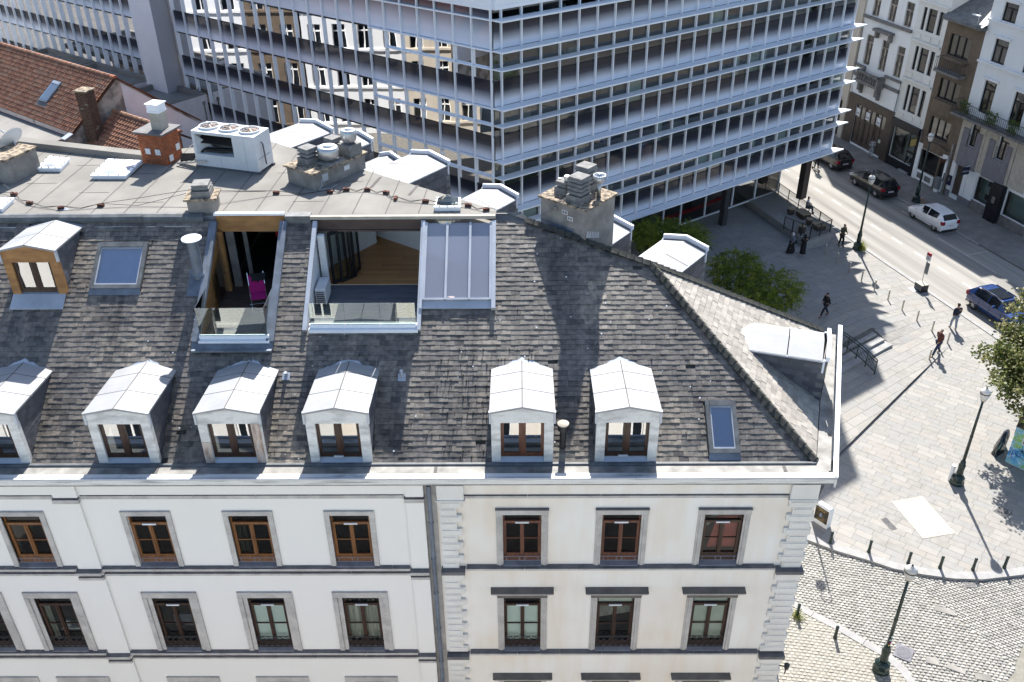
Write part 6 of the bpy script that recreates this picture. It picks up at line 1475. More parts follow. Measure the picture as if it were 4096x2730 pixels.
# flush covers
bd = thing('cover_sheet', 'large white sheet laid on the pavement with a sandy border', 'sheet', (19.2, 33.3, 0))
b = MB(); b.mesh([(18.10, 34.35, .012), (19.75, 34.75, .012), (20.32, 32.15, .012), (18.70, 31.80, .012)], [(0, 3, 2, 1)]); b.build('sand_border', M['sand_panel'], bd)
b = MB(); b.mesh([(18.33, 34.19, .016), (19.57, 34.48, .016), (20.05, 32.33, .016), (18.85, 32.06, .016), (18.33, 34.19, .03), (19.57, 34.48, .03), (20.05, 32.33, .03), (18.85, 32.06, .03)], [(4, 7, 6, 5), (0, 1, 5, 4), (1, 2, 6, 5), (2, 3, 7, 6), (3, 0, 4, 7)]); b.build('sheet', M['white_paint'], bd)
def grate(x, y, a, l, w_, z, label):
    g = thing('drain_grate', label, 'drain cover', (x, y, z)); fr = ((x, y, 0), (math.cos(a), math.sin(a), 0), (-math.sin(a), math.cos(a), 0))
    b = MB(fr); b.bx(-l / 2, l / 2, -w_ / 2, w_ / 2, z, z + .006); b.build('pit', M['black_plastic'], g)
    b = MB(fr); n = int(l / .05)
    for i in range(n + 1): u = -l / 2 + l * i / n; b.bx(u - .012, u + .012, -w_ / 2, w_ / 2, z + .006, z + .02)
    b.bx(-l / 2, l / 2, -w_ / 2 - .02, -w_ / 2 + .01, z + .003, z + .022); b.bx(-l / 2, l / 2, w_ / 2 - .01, w_ / 2 + .02, z + .003, z + .022); b.build('bars', M['pot'], g)
grate(17.45, 32.79, R(-72), .78, .28, .0, 'slotted iron drain grate in the paving left of the white sheet')
grate(19.75, 29.05, R(-4), .5, .24, -.11, 'drain grate in the gutter at the foot of the curved kerb')
grate(23.2, 33.6, R(-55), .6, .6, .0, 'dark tree grate in the leafy shadow at the right')
mh = thing('manhole_cover', 'oval pinkish manhole cover set in the cobbles beside the front lamp', 'manhole cover', (15.58, 25.4, -.09))
b = MB(); b.cbx((15.58, 25.4, -.095), (.68, .74, .05), R(-32)); b.build('frame', M['lilac_panel'], mh)
b = MB(); b.lathe((15.58, 25.4, -.07), [(.31, 0), (.31, .012), (.28, .014), (0, .014)], 24)
for i in range(-4, 5):
    l = math.sqrt(max(.01, .075 - (i * .06) ** 2)); b.cbx((15.58 + i * .06, 25.4, -.053), (.02, 2 * l, .008)); b.cbx((15.58, 25.4 + i * .06, -.052), (2 * l, .02, .008))
b.build('lid', M['lilac_panel'], mh)
b = MB()
for (x, y, l, w_, a) in ((18.1, 27.6, .8, .3, -.4), (16.6, 25.0, .5, .35, -.3), (17.4, 24.6, .7, .25, -.5), (18.3, 24.2, .6, .3, -.2)): b.cbx((x, y, -.095), (l, w_, .03), a)
b.build('tar_patches', M['asphalt'], cob)
# ================================================================ houses across the road
FF = ((0, 0, 0), tuple(EU), tuple(NV)); VF = 56.5
def fwin(t_, u0, u1, z0, z1, fm, gm, mull=1, transom=.3, dep=.16, vf=VF, lean=0):
    b = MB(FF); y = vf + dep
    for a, c in ((u0, u0 + .07), (u1 - .07, u1)): b.bx(a, c, y - .05, y + .03, z0, z1)
    b.bx(u0, u1, y - .052, y + .028, z0, z0 + .08); b.bx(u0, u1, y - .052, y + .028, z1 - .07, z1)
    for i in range(mull): x = u0 + (u1 - u0) * (i + 1) / (mull + 1); b.bx(x - .05, x + .05, y - .06, y + .025, z0, z1 if not transom else z1 - (z1 - z0) * transom)
    if transom: zt = z1 - (z1 - z0) * transom; b.bx(u0, u1, y - .055, y + .027, zt - .04, zt + .04)
    w_ = b.build('window', fm, t_)
    b = MB(FF); b.face([(u0, y, z0), (u1, y, z0), (u1, y, z1), (u0, y, z1)]); b.build('pane', gm, w_)
    b = MB(FF); b.bx(u0 - .1, u1 + .1, y + .5, y + .52, z0 - .1, z1 + .1); b.build('room', M['room_shade'], w_)
    if rnd.random() < .55:
        b = MB(FF); k = rnd.choice((.3, .5)); b.bx(u0, u0 + (u1 - u0) * k, y + .1, y + .12, z0, z1); b.build('curtain', M['curtain'], w_)
    return w_
def front(t_, u0, u1, h, holes, mat, y=VF, depth=7.5, ground=0.):
    b = MB(FF); b.wall(u0, u1, ground, h, y, y + .25, holes); b.bx(u0 + .01, u1 - .01, y + .9, y + depth, 0, h - .05); b.face([(u0, y, h), (u1, y, h), (u1, y + depth, h), (u0, y + depth, h)]); b.face([(u0, y, 0), (u0, y + depth, 0), (u0, y + depth, h), (u0, y, h)]); b.face([(u1, y, 0), (u1, y + depth, 0), (u1, y + depth, h), (u1, y, h)]); return b.build('wall', mat, t_)
def strip(t_, nm, u0, u1, z0, z1, proud, mat, vf=VF): b = MB(FF); b.bx(u0, u1, vf - proud, vf, z0, z1); return b.build(nm, mat, t_)
def iron_balcony(t_, u0, u1, z, dep, h, mat, n):
    b = MB(FF); b.bx(u0, u1, VF - dep, VF - .001, z - .18, z); sl_ = b.build('balcony', M['stone_grey'], t_)
    b = MB(FF)
    for (a, y0, c, y1) in ((u0, VF - dep + .05, u1, VF - dep + .05), (u0 + .03, VF - dep + .05, u0 + .03, VF), (u1 - .03, VF - dep + .05, u1 - .03, VF)): b.cyl((a, y0, z + h), (c, y1, z + h), .022, n=5); b.cyl((a, y0, z + .1), (c, y1, z + .1), .016, n=5)
    for i in range(n + 1): x = u0 + .03 + (u1 - u0 - .06) * i / n; b.cyl((x, VF - dep + .05, z), (x, VF - dep + .05, z + h), .014, n=4)
    for y in (.3, .6): 
        if dep > y: b.cyl((u0 + .03, VF - y, z), (u0 + .03, VF - y, z + h), .014, n=4); b.cyl((u1 - .03, VF - y, z), (u1 - .03, VF - y, z + h), .014, n=4)
    b.build('balcony_railing', mat, sl_); return sl_
# sandstone sliver
h0 = thing('sandstone_house', 'pale sandstone house front half hidden behind the fins of the glass block', 'house')
front(h0, -78, -70.42, 17.5, [(-77, -75.8, 7.3, 9.8), (-74.5, -73.3, 7.3, 9.8)], M['house_sand']); strip(h0, 'corner_pilaster', -71.1, -70.5, 0, 16.5, .12, M['house_sand']); strip(h0, 'shop_opening', -73.5, -71.2, .1, 3.4, .02, M['black_paint']); strip(h0, 'hanging_sign', -71.9, -71.6, 2.6, 3.7, .5, M['sign_yellow'])
# white house with the stone balcony
h1 = thing('white_townhouse', 'white house with an ornate grey stone balcony above brown garage doors', 'house')
H1 = [(-69.55, -68.6), (-67.45, -66.5), (-65.42, -64.45)]
hs = [(a, c, z0, z1) for a, c in H1 for z0, z1 in ((11.5, 13.5), (7.3, 9.9))] + [(-69.2, -64.95, .15, 3.75)]
front(h1, -70.4, -64.05, 17.2, hs, M['house_white'])
for a, c in H1:
    fwin(h1, a, c, 11.5, 13.5, M['white_paint'] if False else M['plaster_old'], M['far_pane'], 1, .33); fwin(h1, a, c, 7.3, 9.9, M['plaster_old'], M['far_pane'], 1, .25)
strip(h1, 'garage_front', -70.38, -64.07, 3.75, 4.5, .06, M['garage_brown']); strip(h1, 'garage_front', -70.38, -69.2, 0, 3.75, .06, M['garage_brown']); strip(h1, 'garage_front', -64.95, -64.07, 0, 3.75, .06, M['garage_brown'])
strip(h1, 'ledge', -70.35, -64.1, 11.22, 11.45, .22, M['stone_grey']); strip(h1, 'ledge', -70.35, -68.9, 7.0, 7.2, .18, M['stone_grey']); strip(h1, 'ledge', -66.2, -64.1, 7.0, 7.2, .18, M['stone_grey']); strip(h1, 'ledge', -70.35, -64.1, 6.15, 6.4, .16, M['stone_grey']); strip(h1, 'white_band', -70.35, -64.1, 4.55, 6.1, .10, M['house_white'])
b = MB(FF); b.bx(-68.4, -66.1, VF - .55, VF, 10.5, 10.72); b.bx(-68.25, -68.0, VF - .35, VF, 9.9, 10.5); b.bx(-66.5, -66.25, VF - .35, VF, 9.9, 10.5); b.build('window_hood', M['stone_grey'], h1)
b = MB(FF); b.bx(-69.15, -66.05, VF - .85, VF, 5.95, 6.2); b.bx(-69.1, -66.1, VF - .8, VF - .62, 6.85, 7.0); b.bx(-69.1, -68.9, VF - .8, VF, 6.2, 7.0); b.bx(-66.3, -66.1, VF - .8, VF, 6.2, 7.0)
for x in (-68.8, -66.4): b.bx(x - .15, x + .15, VF - .6, VF, 5.2, 5.95); b.bx(x - .13, x + .13, VF - .35, VF, 4.9, 5.2)
bal = b.build('stone_balcony', M['stone_grey'], h1)
for i in range(8): x = -68.75 + i * .33; b = MB(FF); b.lathe((x, VF - .71, 6.2), [(.05, 0), (.10, .18), (.05, .38), (.08, .6), (.06, .65)], 8); b.build('baluster', M['stone_grey'], bal)
GDR = [(-69.2, -67.85), (-67.8, -66.4), (-66.3, -64.98)]
for i, (a, c) in enumerate(GDR):
    b = MB(FF); b.bx(a, c, VF + .1, VF + .16, .15, 3.75); b.bx(a, a + .1, VF + .04, VF + .1, .15, 3.75); b.bx(c - .1, c, VF + .04, VF + .1, .15, 3.75); b.bx((a + c) / 2 - .05, (a + c) / 2 + .05, VF + .05, VF + .1, .15, 3.75); b.bx(a + .1, c - .1, VF + .06, VF + .1, 2.35, 2.5); b.bx(a + .1, c - .1, VF + .06, VF + .1, .15, .5); gd = b.build('garage_door', M['garage_brown'], h1)
    for q in (0, 1):
        m_ = (a + c) / 2; x0, x1 = (a + .12, m_ - .06) if q == 0 else (m_ + .06, c - .12)
        b = MB(FF); b.face([(x0, VF + .095, 2.55), (x1, VF + .095, 2.55), (x1, VF + .095, 3.65), (x0, VF + .095, 3.65)]); b.build('pane', M['far_pane'], gd)
    b = MB(FF); b.bx(a + .08, a + .62, VF + .01, VF + .03, 2.72, 3.42); sg = b.build('white_notice', M['sign_white'], gd)
    b = MB(FF)
    for x in (.16, .36): b.bx(a + x, a + x + .14, VF + .003, VF + .009, 2.90, 2.93); b.bx(a + x, a + x + .03, VF + .003, VF + .009, 2.90, 3.03); b.bx(a + x, a + x + .14, VF + .003, VF + .009, 3.0, 3.03); b.bx(a + x + .11, a + x + .14, VF + .003, VF + .009, 2.9, 3.03)
    b.build('print', M['navy'], gd)
b = MB(FF); b.bx(-65.5, -65.2, VF + .03, VF + .045, 1.3, 1.6); b.build('paper_notice', M['blind'], h1)
b = MB(FF); b.tube([(-70.3, VF - .03, 10.8), (-70.35, VF - .04, 6.0), (-70.1, VF - .12, 4.6), (-64.1, VF - .14, 4.52), (-64.05, VF - .1, 7.0)], .025, 5); b.build('facade_cable', M['green_iron'], h1)
# white stone house with triple windows
h2 = thing('white_stone_house', 'narrow white stone house with stacked triple windows over a black shopfront', 'house')
T2 = [(-63.35, -62.95), (-62.75, -61.75), (-61.5, -61.0)]
hs = [(a, c, z0, z1) for a, c in T2 for z0, z1 in ((11.7, 13.5), (8.45, 10.4), (5.0, 7.2))] + [(-63.75, -60.8, .75, 3.5)]
front(h2, -64.05, -60.45, 17.2, hs, M['house_stone'])
for a, c in T2:
    for z0, z1 in ((11.7, 13.5), (8.45, 10.4), (5.0, 7.2)): fwin(h2, a, c, z0, z1, M['black_paint'], M['far_pane'], 0, .28)
for z in (7.55, 10.75, 13.85): strip(h2, 'ledge', -64.0, -60.5, z, z + .16, .2, M['house_stone'])
for z in (7.8, 11.0, 4.35): 
    for x in (-63.4, -62.2, -61.2): strip(h2, 'carved_panel', x - .35, x + .35, z, z + .4, .06, M['house_stone'])
strip(h2, 'shop_fascia', -64.0, -60.5, 3.55, 4.15, .3, M['black_paint']); strip(h2, 'shop_pier', -64.0, -63.75, 0, 3.55, .1, M['black_paint']); strip(h2, 'shop_pier', -60.8, -60.5, 0, 3.55, .1, M['black_paint']); strip(h2, 'shop_base', -63.75, -60.8, 0, .74, .06, M['black_paint']); strip(h2, 'shop_step', -62.0, -60.9, 0, .15, .3, M['kerb'])
b = MB(FF); b.face([(-63.75, VF + .1, .75), (-60.8, VF + .1, .75), (-60.8, VF + .1, 3.5), (-63.75, VF + .1, 3.5)]); sw = b.build('shop_window', M['shop_pane'], h2)
b = MB(FF); b.face([(-63.75, VF + .85, .75), (-60.8, VF + .85, .75), (-60.8, VF + .85, 3.5), (-63.75, VF + .85, 3.5)]); b.build('shop_interior', M['plaster'], sw)
b = MB(FF); b.bx(-63.7, -62.9, VF + .5, VF + .6, 1.0, 3.1); b.bx(-62.3, -61.3, VF + .6, VF + .8, 2.2, 2.25); b.bx(-62.4, -60.9, VF + .5, VF + .8, 1.5, 1.55); b.build('shelf', M['stone_grey'], sw)
b = MB(FF); b.bx(-61.75, -61.70, VF + .06, VF + .12, .75, 3.5); b.build('shop_mullion', M['black_paint'], sw)
b = MB(FF); vs = [(-62.75 + .3 * math.cos(i * .3927), VF + .07, 2.55 + .42 * math.sin(i * .3927)) for i in range(16)]; b.face(vs); b.build('round_sign', M['black_paint'], sw)
b = MB(FF); b.bx(-62.88, -62.62, VF + .05, VF + .06, 2.55, 2.62); b.bx(-62.85, -62.65, VF + .05, VF + .06, 2.42, 2.46); b.build('sign_print', M['stone_grey'], sw)
b = MB(FF); b.cbx((-61.3, VF + .5, 1.0), (.5, .3, .35)); b.lathe((-62.0, VF + .5, .8), [(.1, 0), (.12, .3), (.05, .4)], 8); b.build('goods', M['jeans'], sw)
# brown bay-fronted house
h3 = thing('brown_house', 'brown fronted house with a projecting bay, iron balcony and white shopfront', 'house')
WB = [(10.6, 12.25), (7.15, 8.75), (4.0, 5.6)]
front(h3, -60.45, -56.4, 13.2, [(-59.8, -57.5, z0, z1) for z0, z1 in WB] + [(-60.0, -57.9, .9, 2.75), (-57.75, -57.0, .1, 2.75)], M['house_brown'])
for z0, z1 in WB:
    fwin(h3, -59.8, -57.5, z0, z1, M['black_paint'], M['far_pane'], 2, 0)
    b = MB(FF); b.bx(-59.6, -58.6, VF + .35, VF + .38, z0, z1); b.bx(-58.3, -57.7, VF + .33, VF + .36, z0, z1); b.build('net_curtain', M['curtain'], h3)
    b = MB(FF); b.prism([(-60.0, VF), (-57.3, VF), (-57.7, VF - .35), (-59.6, VF - .35)], z0 - 1.1 if z0 < 10 else z0 - .3, z0 - .05); b.build('bay_apron', M['house_brown'], h3)
b = MB(FF); b.bx(-60.6, -56.3, VF - .55, VF + .1, 13.2, 13.42); b.face([(-60.6, VF - .55, 13.43), (-56.3, VF - .55, 13.43), (-56.3, VF + 3.4, 15.3), (-60.6, VF + 3.4, 15.3)]); b.build('roof', M['roll_dark'], h3)
b = MB(FF); b.bx(-60.45, -56.4, VF + 3.4, VF + 7, 13, 17.4); b.build('rear_wall', M['felt_grey'], h3)
iron_balcony(h3, -60.0, -57.2, 9.5, .8, .95, M['iron'], 14)
b = MB(FF); b.cyl((-57.2, VF - .2, 13.4), (-57.2, VF - .2, 14.3), .02, n=5); b.cbx((-57.5, VF - .2, 14.1), (.7, .25, .06)); b.build('aerial', M['ac_white'], h3)
strip(h3, 'shop_fascia', -60.4, -56.9, 2.75, 3.1, .12, M['white_paint']); strip(h3, 'shop_pier', -60.4, -60.0, 0, 2.75, .12, M['white_paint']); strip(h3, 'shop_pier', -57.0, -56.75, 0, 2.75, .12, M['white_paint']); strip(h3, 'shop_base', -60.0, -57.9, 0.05, .88, .1, M['white_paint'])
for x in (-59.8, -58.9): strip(h3, 'base_panel', x, x + .75, .25, .7, .115, M['stone_grey'])
b = MB(FF); b.face([(-60.0, VF + .05, .9), (-57.9, VF + .05, .9), (-57.9, VF + .05, 2.75), (-60.0, VF + .05, 2.75)]); sw = b.build('shop_window', M['shop_pane'], h3)
b = MB(FF); b.bx(-60.0, -57.0, VF + .8, VF + .85, 0, 2.8); b.build('shop_interior', M['room_shade'], sw)
b = MB(FF)
for i in range(14): x = -59.8 + i * .13; b.lathe((x, VF + .35 + .1 * (i % 3), .9 + .1 * (i % 2)), [(.03, 0), (.06, .12), (.02, .3)], 6)
b.build('goods', M['stone_grey'], sw)
b = MB(FF); b.bx(-57.75, -57.0, VF + .15, VF + .2, .1, 2.75); b.build('shop_door', M['black_paint'], h3)
b = MB(FF); b.bx(-56.85, -56.75, VF - .14, VF - .125, 1.0, 1.7); b.build('number_print', M['navy'], h3)
strip(h3, 'drain_pipe', -56.72, -56.6, 0, 4.2, .14, M['cement'])
b = MB(FF); b.tube([(-60.3, VF - .1, 4.3), (-60.4, VF - .2, 3.9), (-59, VF - .42, 3.75), (-57.8, VF - .42, 3.8), (-57, VF - .1, 3.5), (-56.5, VF - .1, 3.7)], .03, 5); b.build('facade_cable', M['iron'], h3)
# white house with the long balcony
h4 = thing('white_balcony_house', 'white house with a long iron balcony and hedge boxes above the sports shop', 'house')
hs = [(-55.3, -53.95, 14.2, 15.5), (-55.3, -53.95, 11.2, 12.9), (-55.25, -54.05, 7.35, 9.8), (-52.2, -51.0, 7.35, 9.8), (-52.2, -50.9, 11.2, 12.9), (-55.3, -54.4, 4.6, 6.55), (-52.4, -51.4, 4.6, 6.55), (-55.9, -54.95, .3, 2.85), (-53.5, -51.6, .75, 2.75), (-50.4, -47.8, .75, 2.75)]
front(h4, -56.4, -46, 17.0, hs, M['house_white'])
for a, c, z0, z1 in hs[:5]: fwin(h4, a, c, z0, z1, M['black_paint'], M['far_pane'], 1, .28); strip(h4, 'window_head', a - .15, c + .15, z1 + .12, z1 + .25, .18, M['house_white'])
for a, c, z0, z1 in hs[5:7]: fwin(h4, a, c, z0, z1, M['black_paint'], M['far_pane'], 1, .3)
for z in (10.95, 14.0): strip(h4, 'ledge', -56.38, -46, z, z + .15, .2, M['house_white'])
lb = iron_balcony(h4, -56.9, -46, 6.95, 1.0, 1.0, M['iron'], 58)
for i, (u, l) in enumerate(((-56.0, .9), (-53.2, 1.1), (-51.0, .9))):
    hg = thing('hedge_box', ['clipped dark hedge at the left end of the long balcony', 'clipped dark hedge in the middle of the long balcony', 'clipped dark hedge at the picture edge of the long balcony'][i], 'plant', tuple(EU * u + NV * (VF - .65)) [:2] + (6.95,))
    b = MB(FF)
    for _ in range(420): x, y, z = u + rnd.uniform(-l / 2, l / 2), VF - .62 + rnd.uniform(-.22, .22), 7.05 + rnd.uniform(0, .95); r_ = .06; t_ = rnd.uniform(0, 6.28); b.face([(x + r_ * math.cos(t_), y, z + r_ * math.sin(t_)), (x - r_ * math.sin(t_), y + .04, z + r_ * math.cos(t_)), (x - r_ * math.cos(t_), y + .02, z - r_ * math.sin(t_))], rnd.randrange(3))
    b.build('foliage', [M['leaf'][2], M['leaf'][0], M['leaf'][2]], hg); hg['group'] = 'hedges on the long balcony'
strip(h4, 'stone_storey', -56.38, -46, 2.9, 6.75, .08, M['sand_panel']) if False else None
for a, c in ((-56.3, -55.35), (-54.35, -53.7), (-53.65, -52.45), (-51.35, -50.6), (-50.5, -49)):
    strip(h4, 'sandstone_pier', a, c, 3.0, 6.7, .1, M['sand_panel'])
for a, c in ((-55.95, -53.95), (-53.2, -50.9)):
    strip(h4, 'grey_panel', a, c, 2.9, 4.55, .16, M['lilac_panel'])
    strip(h4, 'grey_panel', a, a + .6, 4.56, 5.9, .16, M['lilac_panel']); strip(h4, 'grey_panel', c - .55, c, 4.56, 5.9, .16, M['lilac_panel'])
for a in (-55.3, -52.4):
    b = MB(FF)
    for i in range(7): b.cyl((a + .14 * i, VF - .12, 4.6), (a + .14 * i, VF - .12, 5.5), .012, n=4)
    b.cyl((a, VF - .12, 5.5), (a + .9, VF - .12, 5.5), .018, n=5); b.build('window_railing', M['iron'], h4)
for a, c, m1 in ((-56.35, -55.92, 0), (-54.9, -54.5, 0), (-54.45, -53.55, 1), (-51.55, -50.45, 0)): strip(h4, 'ground_pier', a, c, .55, 2.88, .05, M['house_white'] if m1 or a < -54.6 else M['black_paint']); strip(h4, 'pier_base', a, c, 0, .54, .1, M['lilac_panel'])
strip(h4, 'dark_screen', -56.05, -55.3, 1.4, 2.3, .08, M['black_paint']) if False else None
b = MB(FF); b.bx(-55.9, -54.95, VF + .2, VF + .25, .3, 2.85); b.build('entrance_door', M['garage_brown'], h4)
for a, c in ((-53.5, -51.6), (-50.4, -47.8)):
    b = MB(FF); b.face([(a, VF + .06, .75), (c, VF + .06, .75), (c, VF + .06, 2.75), (a, VF + .06, 2.75)]); sw = b.build('shop_window', M['shop_pane'], h4)
    b = MB(FF); b.bx(a - .2, c + .2, VF + .82, VF + .88, .3, 3.0); b.build('shop_interior', M['teal'], sw)
    b = MB(FF); b.bx(a, a + .07, VF + .02, VF + .12, .75, 2.75); b.bx(a + .07, c, VF + .02, VF + .12, .75, .82); b.build('shop_frame', M['ac_white'], sw); strip(h4, 'shop_base', a, c, 0, .74, .08, M['stone_grey'])
b = MB(FF); b.bx(-52.6, -52.0, VF + .4, VF + .42, 2.15, 2.65); b.build('dark_poster', M['black_paint'], h4)
def text_mesh(name, body, size, mat, parent, origin, ex, ez):
    cu = bpy.data.curves.new(name, 'FONT'); cu.body = body; cu.size = size; cu.align_x = 'CENTER'; cu.extrude = .002
    o = bpy.data.objects.new(name, cu); COL.objects.link(o); dg = bpy.context.evaluated_depsgraph_get(); me = bpy.data.meshes.new_from_object(o.evaluated_get(dg)); bpy.data.objects.remove(o); me.materials.clear(); me.materials.append(mat)
    ob = bpy.data.objects.new(name, me); COL.objects.link(ob); ex, ez = Vector(ex).normalized(), Vector(ez).normalized(); ny = ez.cross(ex)
    m = Matrix((ex, ez, ex.cross(ez))).transposed().to_4x4(); m.translation = Vector(origin) - root_org(parent); ob.parent = parent; ob.matrix_local = m; return ob
mq = thing('mannequin', 'white hooded shop dummy with a dark bag standing in the shop window', 'mannequin', tuple(EU * -52.1 + NV * (VF + .4))[:2] + (.8,))
b = MB(FF); x, y = -52.1, VF + .42
b.lathe((x, y, .8), [(.24, 0), (.24, .05)], 12); b.cyl((x - .09, y, .85), (x - .1, y, 1.4), .06, .08, 8); b.cyl((x + .09, y, .85), (x + .1, y, 1.4), .06, .08, 8); b.build('base', M['black_paint'], mq)
b = MB(FF); b.lathe((x, y, 1.35), [(.16, 0), (.22, .12), (.24, .3), (.25, .52), (.2, .66), (.09, .74), (.12, .8), (.14, .92), (.06, 1.03), (0, 1.05)], 12); b.cyl((x - .22, y, 1.95), (x - .27, y - .08, 1.45), .08, .06, 8); b.cyl((x + .22, y, 1.95), (x + .27, y - .08, 1.45), .08, .06, 8); b.build('hooded_top', M['white_cloth'], mq, smooth=True)
b = MB(FF); b.cbx((x - .3, y - .1, 1.3), (.3, .16, .4)); b.build('bag', M['black_cloth'], mq)
b = MB(FF); b.prism([(-51.6, VF), (-50.45, VF), (-50.45, VF - .45), (-51.6, VF - .45)], 0, 2.95); tm = b.build('black_kiosk', M['black_paint'], h4)
b = MB(FF); b.bx(-51.2, -50.9, VF - .47, VF - .455, 1.5, 2.0); b.bx(-51.17, -50.93, VF - .476, VF - .471, 1.9, 1.96); b.build('kiosk_screen', M['stone_grey'], h4)
P0 = EU * -54.35 + NV * (VF - .5)
sgn = thing('hanging_sign', 'navy hanging shop sign with white capitals over the dark doorway', 'sign', tuple(P0)[:2] + (2.9,))
b = MB(FF); b.bx(-54.42, -54.34, VF - .85, VF - .12, 2.55, 3.15); b.build('board', M['navy'], sgn); b = MB(FF); b.cyl((-54.38, VF - .5, 3.2), (-54.38, VF, 3.25), .03, n=6); b.build('bracket', M['ac_white'], sgn)
text_mesh('lettering', 'ANOMIA', .17, M['sign_white'], sgn, tuple(EU * -54.425 + NV * (VF - .48) + Vector((0, 0, 2.78))), tuple(NV), (0, 0, 1)) if False else text_mesh('lettering', 'ANOMIA', .17, M['sign_white'], sgn, tuple(EU * -54.335 + NV * (VF - .48) + Vector((0, 0, 2.78))), tuple(NV), (0, 0, 1))
P0 = EU * -60.6 + NV * (VF - .45)
sgn = thing('hanging_sign', 'yellow square hanging sign between the black and white shopfronts', 'sign', tuple(P0)[:2] + (2.9,))
b = MB(FF); b.bx(-60.66, -60.60, VF - .85, VF - .2, 2.7, 3.4); b.build('board', M['black_paint'], sgn); b = MB(FF); b.bx(-60.598, -60.585, VF - .82, VF - .24, 2.74, 3.36); b.build('face', M['sign_yellow'], sgn)
b = MB(FF); b.cyl((-60.62, VF - .3, 3.3), (-60.62, VF, 3.3), .02, n=6); b.cyl((-60.62, VF - .3, 2.8), (-60.62, VF, 2.8), .02, n=6); b.build('bracket', M['iron'], sgn)
P0 = EU * -57.0 + NV * (VF - .4)
sgn = thing('hanging_sign', 'small brown wooden hanging sign at the right end of the white shopfront', 'sign', tuple(P0)[:2] + (2.6,))
b = MB(FF); b.bx(-57.0, -56.95, VF - .75, VF - .1, 2.62, 2.86); b.build('board', M['wood_red'], sgn)
bx_ = thing('utility_box', 'grey utility box fixed at the foot of the brown house door', 'cabinet', tuple(EU * -57.1 + NV * (VF - .35))[:2] + (0,))
b = MB(FF); b.bx(-57.3, -56.85, VF - .5, VF - .2, .3, 1.25); b.build('box', M['grey_box'], bx_); b = MB(FF); b.bx(-57.25, -56.9, VF - .45, VF - .25, 0, .3); b.build('foot', M['white_paint'], bx_)
cam_ = thing('cash_machine', 'dark square cash machine screen on the white pier of the corner shop', 'cash machine', tuple(EU * -56.0 + NV * (VF - .1))[:2] + (1.2,))
b = MB(FF); b.bx(-56.6 + .35, -55.95, VF - .16, VF - .05, 1.1, 1.9) if False else b.bx(-56.33, -55.95, VF - .18, VF - .06, .95, 1.75); b.build('casing', M['navy'], cam_); b = MB(FF); b.bx(-56.2, -56.05, VF - .19, VF - .182, 1.3, 1.55); b.build('screen', M['stone_grey'], cam_)
# ================================================================ street furniture
def lamp_post():
    t_ = thing('street_lamp', '', 'street lamp')
    b = MB(); b.lathe((0, 0, 0), [(.34, 0), (.34, .12), (.30, .2), (.31, .42), (.24, .5), (.16, .56)], 8); b.build('base', M['green_iron'], t_)
    b = MB(); b.lathe((0, 0, .56), [(.14, 0), (.17, .12), (.145, .3), (.165, .5), (.17, .62), (.12, .7), (.135, .78), (.09, .9)], 12); b.build('pedestal', M['green_iron'], t_, smooth=True)
    b = MB(); b.cyl((0, 0, 1.45), (0, 0, 5.0), .082, .052, 12); b.lathe((0, 0, 2.9), [(.07, 0), (.085, .03), (.085, .06), (.07, .09)], 12); b.build('post', M['green_iron'], t_, smooth=True)
    b = MB(); b.lathe((0, 0, 4.98), [(.05, 0), (.11, .08), (.12, .12)], 12); b.build('collar', M['green_iron'], t_)
    b = MB(); b.lathe((0, 0, 5.1), [(.12, 0), (.2, .2), (.235, .38), (.235, .40)], 16); gl = b.build('lantern', M['globe'], t_, smooth=True)
    b = MB(); b.lathe((0, 0, 5.5), [(.24, 0), (.245, .02), (.24, .045)], 16); b.build('ring', M['black_plastic'], gl)
    b = MB(); b.lathe((0, 0, 5.545), [(.235, 0), (.22, .08), (.15, .17), (.05, .22), (.045, .25), (0, .3)], 16); b.build('cap', M['globe'], gl, smooth=True)
    b = MB(); b.lathe((0, 0, 5.78), [(.045, 0), (.05, .03), (0, .08)], 8); b.build('finial', M['black_plastic'], gl)
    return t_
L0 = lamp_post()
for i, (x, y, z, lab) in enumerate(((14.32, 24.48, 0, 'front green lamp post with stickers standing on the cobbled pavement'), (21.8, 35.7, 0, 'green lamp post beside a short pale bollard in the stone paving'), (24.86, 61.76, 0, 'green lamp post at the road edge with weeds at its foot'), (32.21, 70.25, 0, 'green lamp post on the far pavement before the brown house'))):
    o = L0 if i == 0 else copy_tree(L0); place(o, (x, y, z), .3 * i, lab); o['group'] = 'green street lamps'; ORG[o.name] = Vector((0, 0, 0))
ls = MB()
for i, (z, mt) in enumerate(((1.55, 'sign_yellow'), (1.7, 'magenta'), (1.85, 'teal'), (2.05, 'sign_white'))):
    b = MB(); a = -1.7 + .3 * (i % 2); b.cbx((.083 * math.cos(a), .083 * math.sin(a), z), (.004, .07, .09), a); b.build('sticker', M[mt], L0, org=(0, 0, 0))
# hidden hook lamp by the house corner: only its foot and its shadow show
hp = thing('lantern_post', 'slim dark post with a crook and hanging lantern between house corner and poster box', 'street lamp', (13.9, 33.35, 0))
b = MB(); b.lathe((13.9, 33.35, 0), [(.1, 0), (.1, .3), (.05, .4)], 8); b.cyl((13.9, 33.35, .3), (13.9, 33.35, 4.4), .05, .035, 8); b.build('post', M['green_iron'], hp)
b = MB(); b.tube([(13.9, 33.35, 4.4), (13.95, 33.35, 4.75), (13.8, 33.35, 4.95), (13.55, 33.35, 4.85), (13.5, 33.35, 4.5), (13.58, 33.35, 4.3)], .022, 6); b.build('crook', M['green_iron'], hp)
b = MB(); b.lathe((13.6, 33.35, 3.75), [(.05, 0), (.2, .12), (.24, .32), (.1, .48), (.03, .55)], 10); b.build('lantern', M['green_iron'], hp)
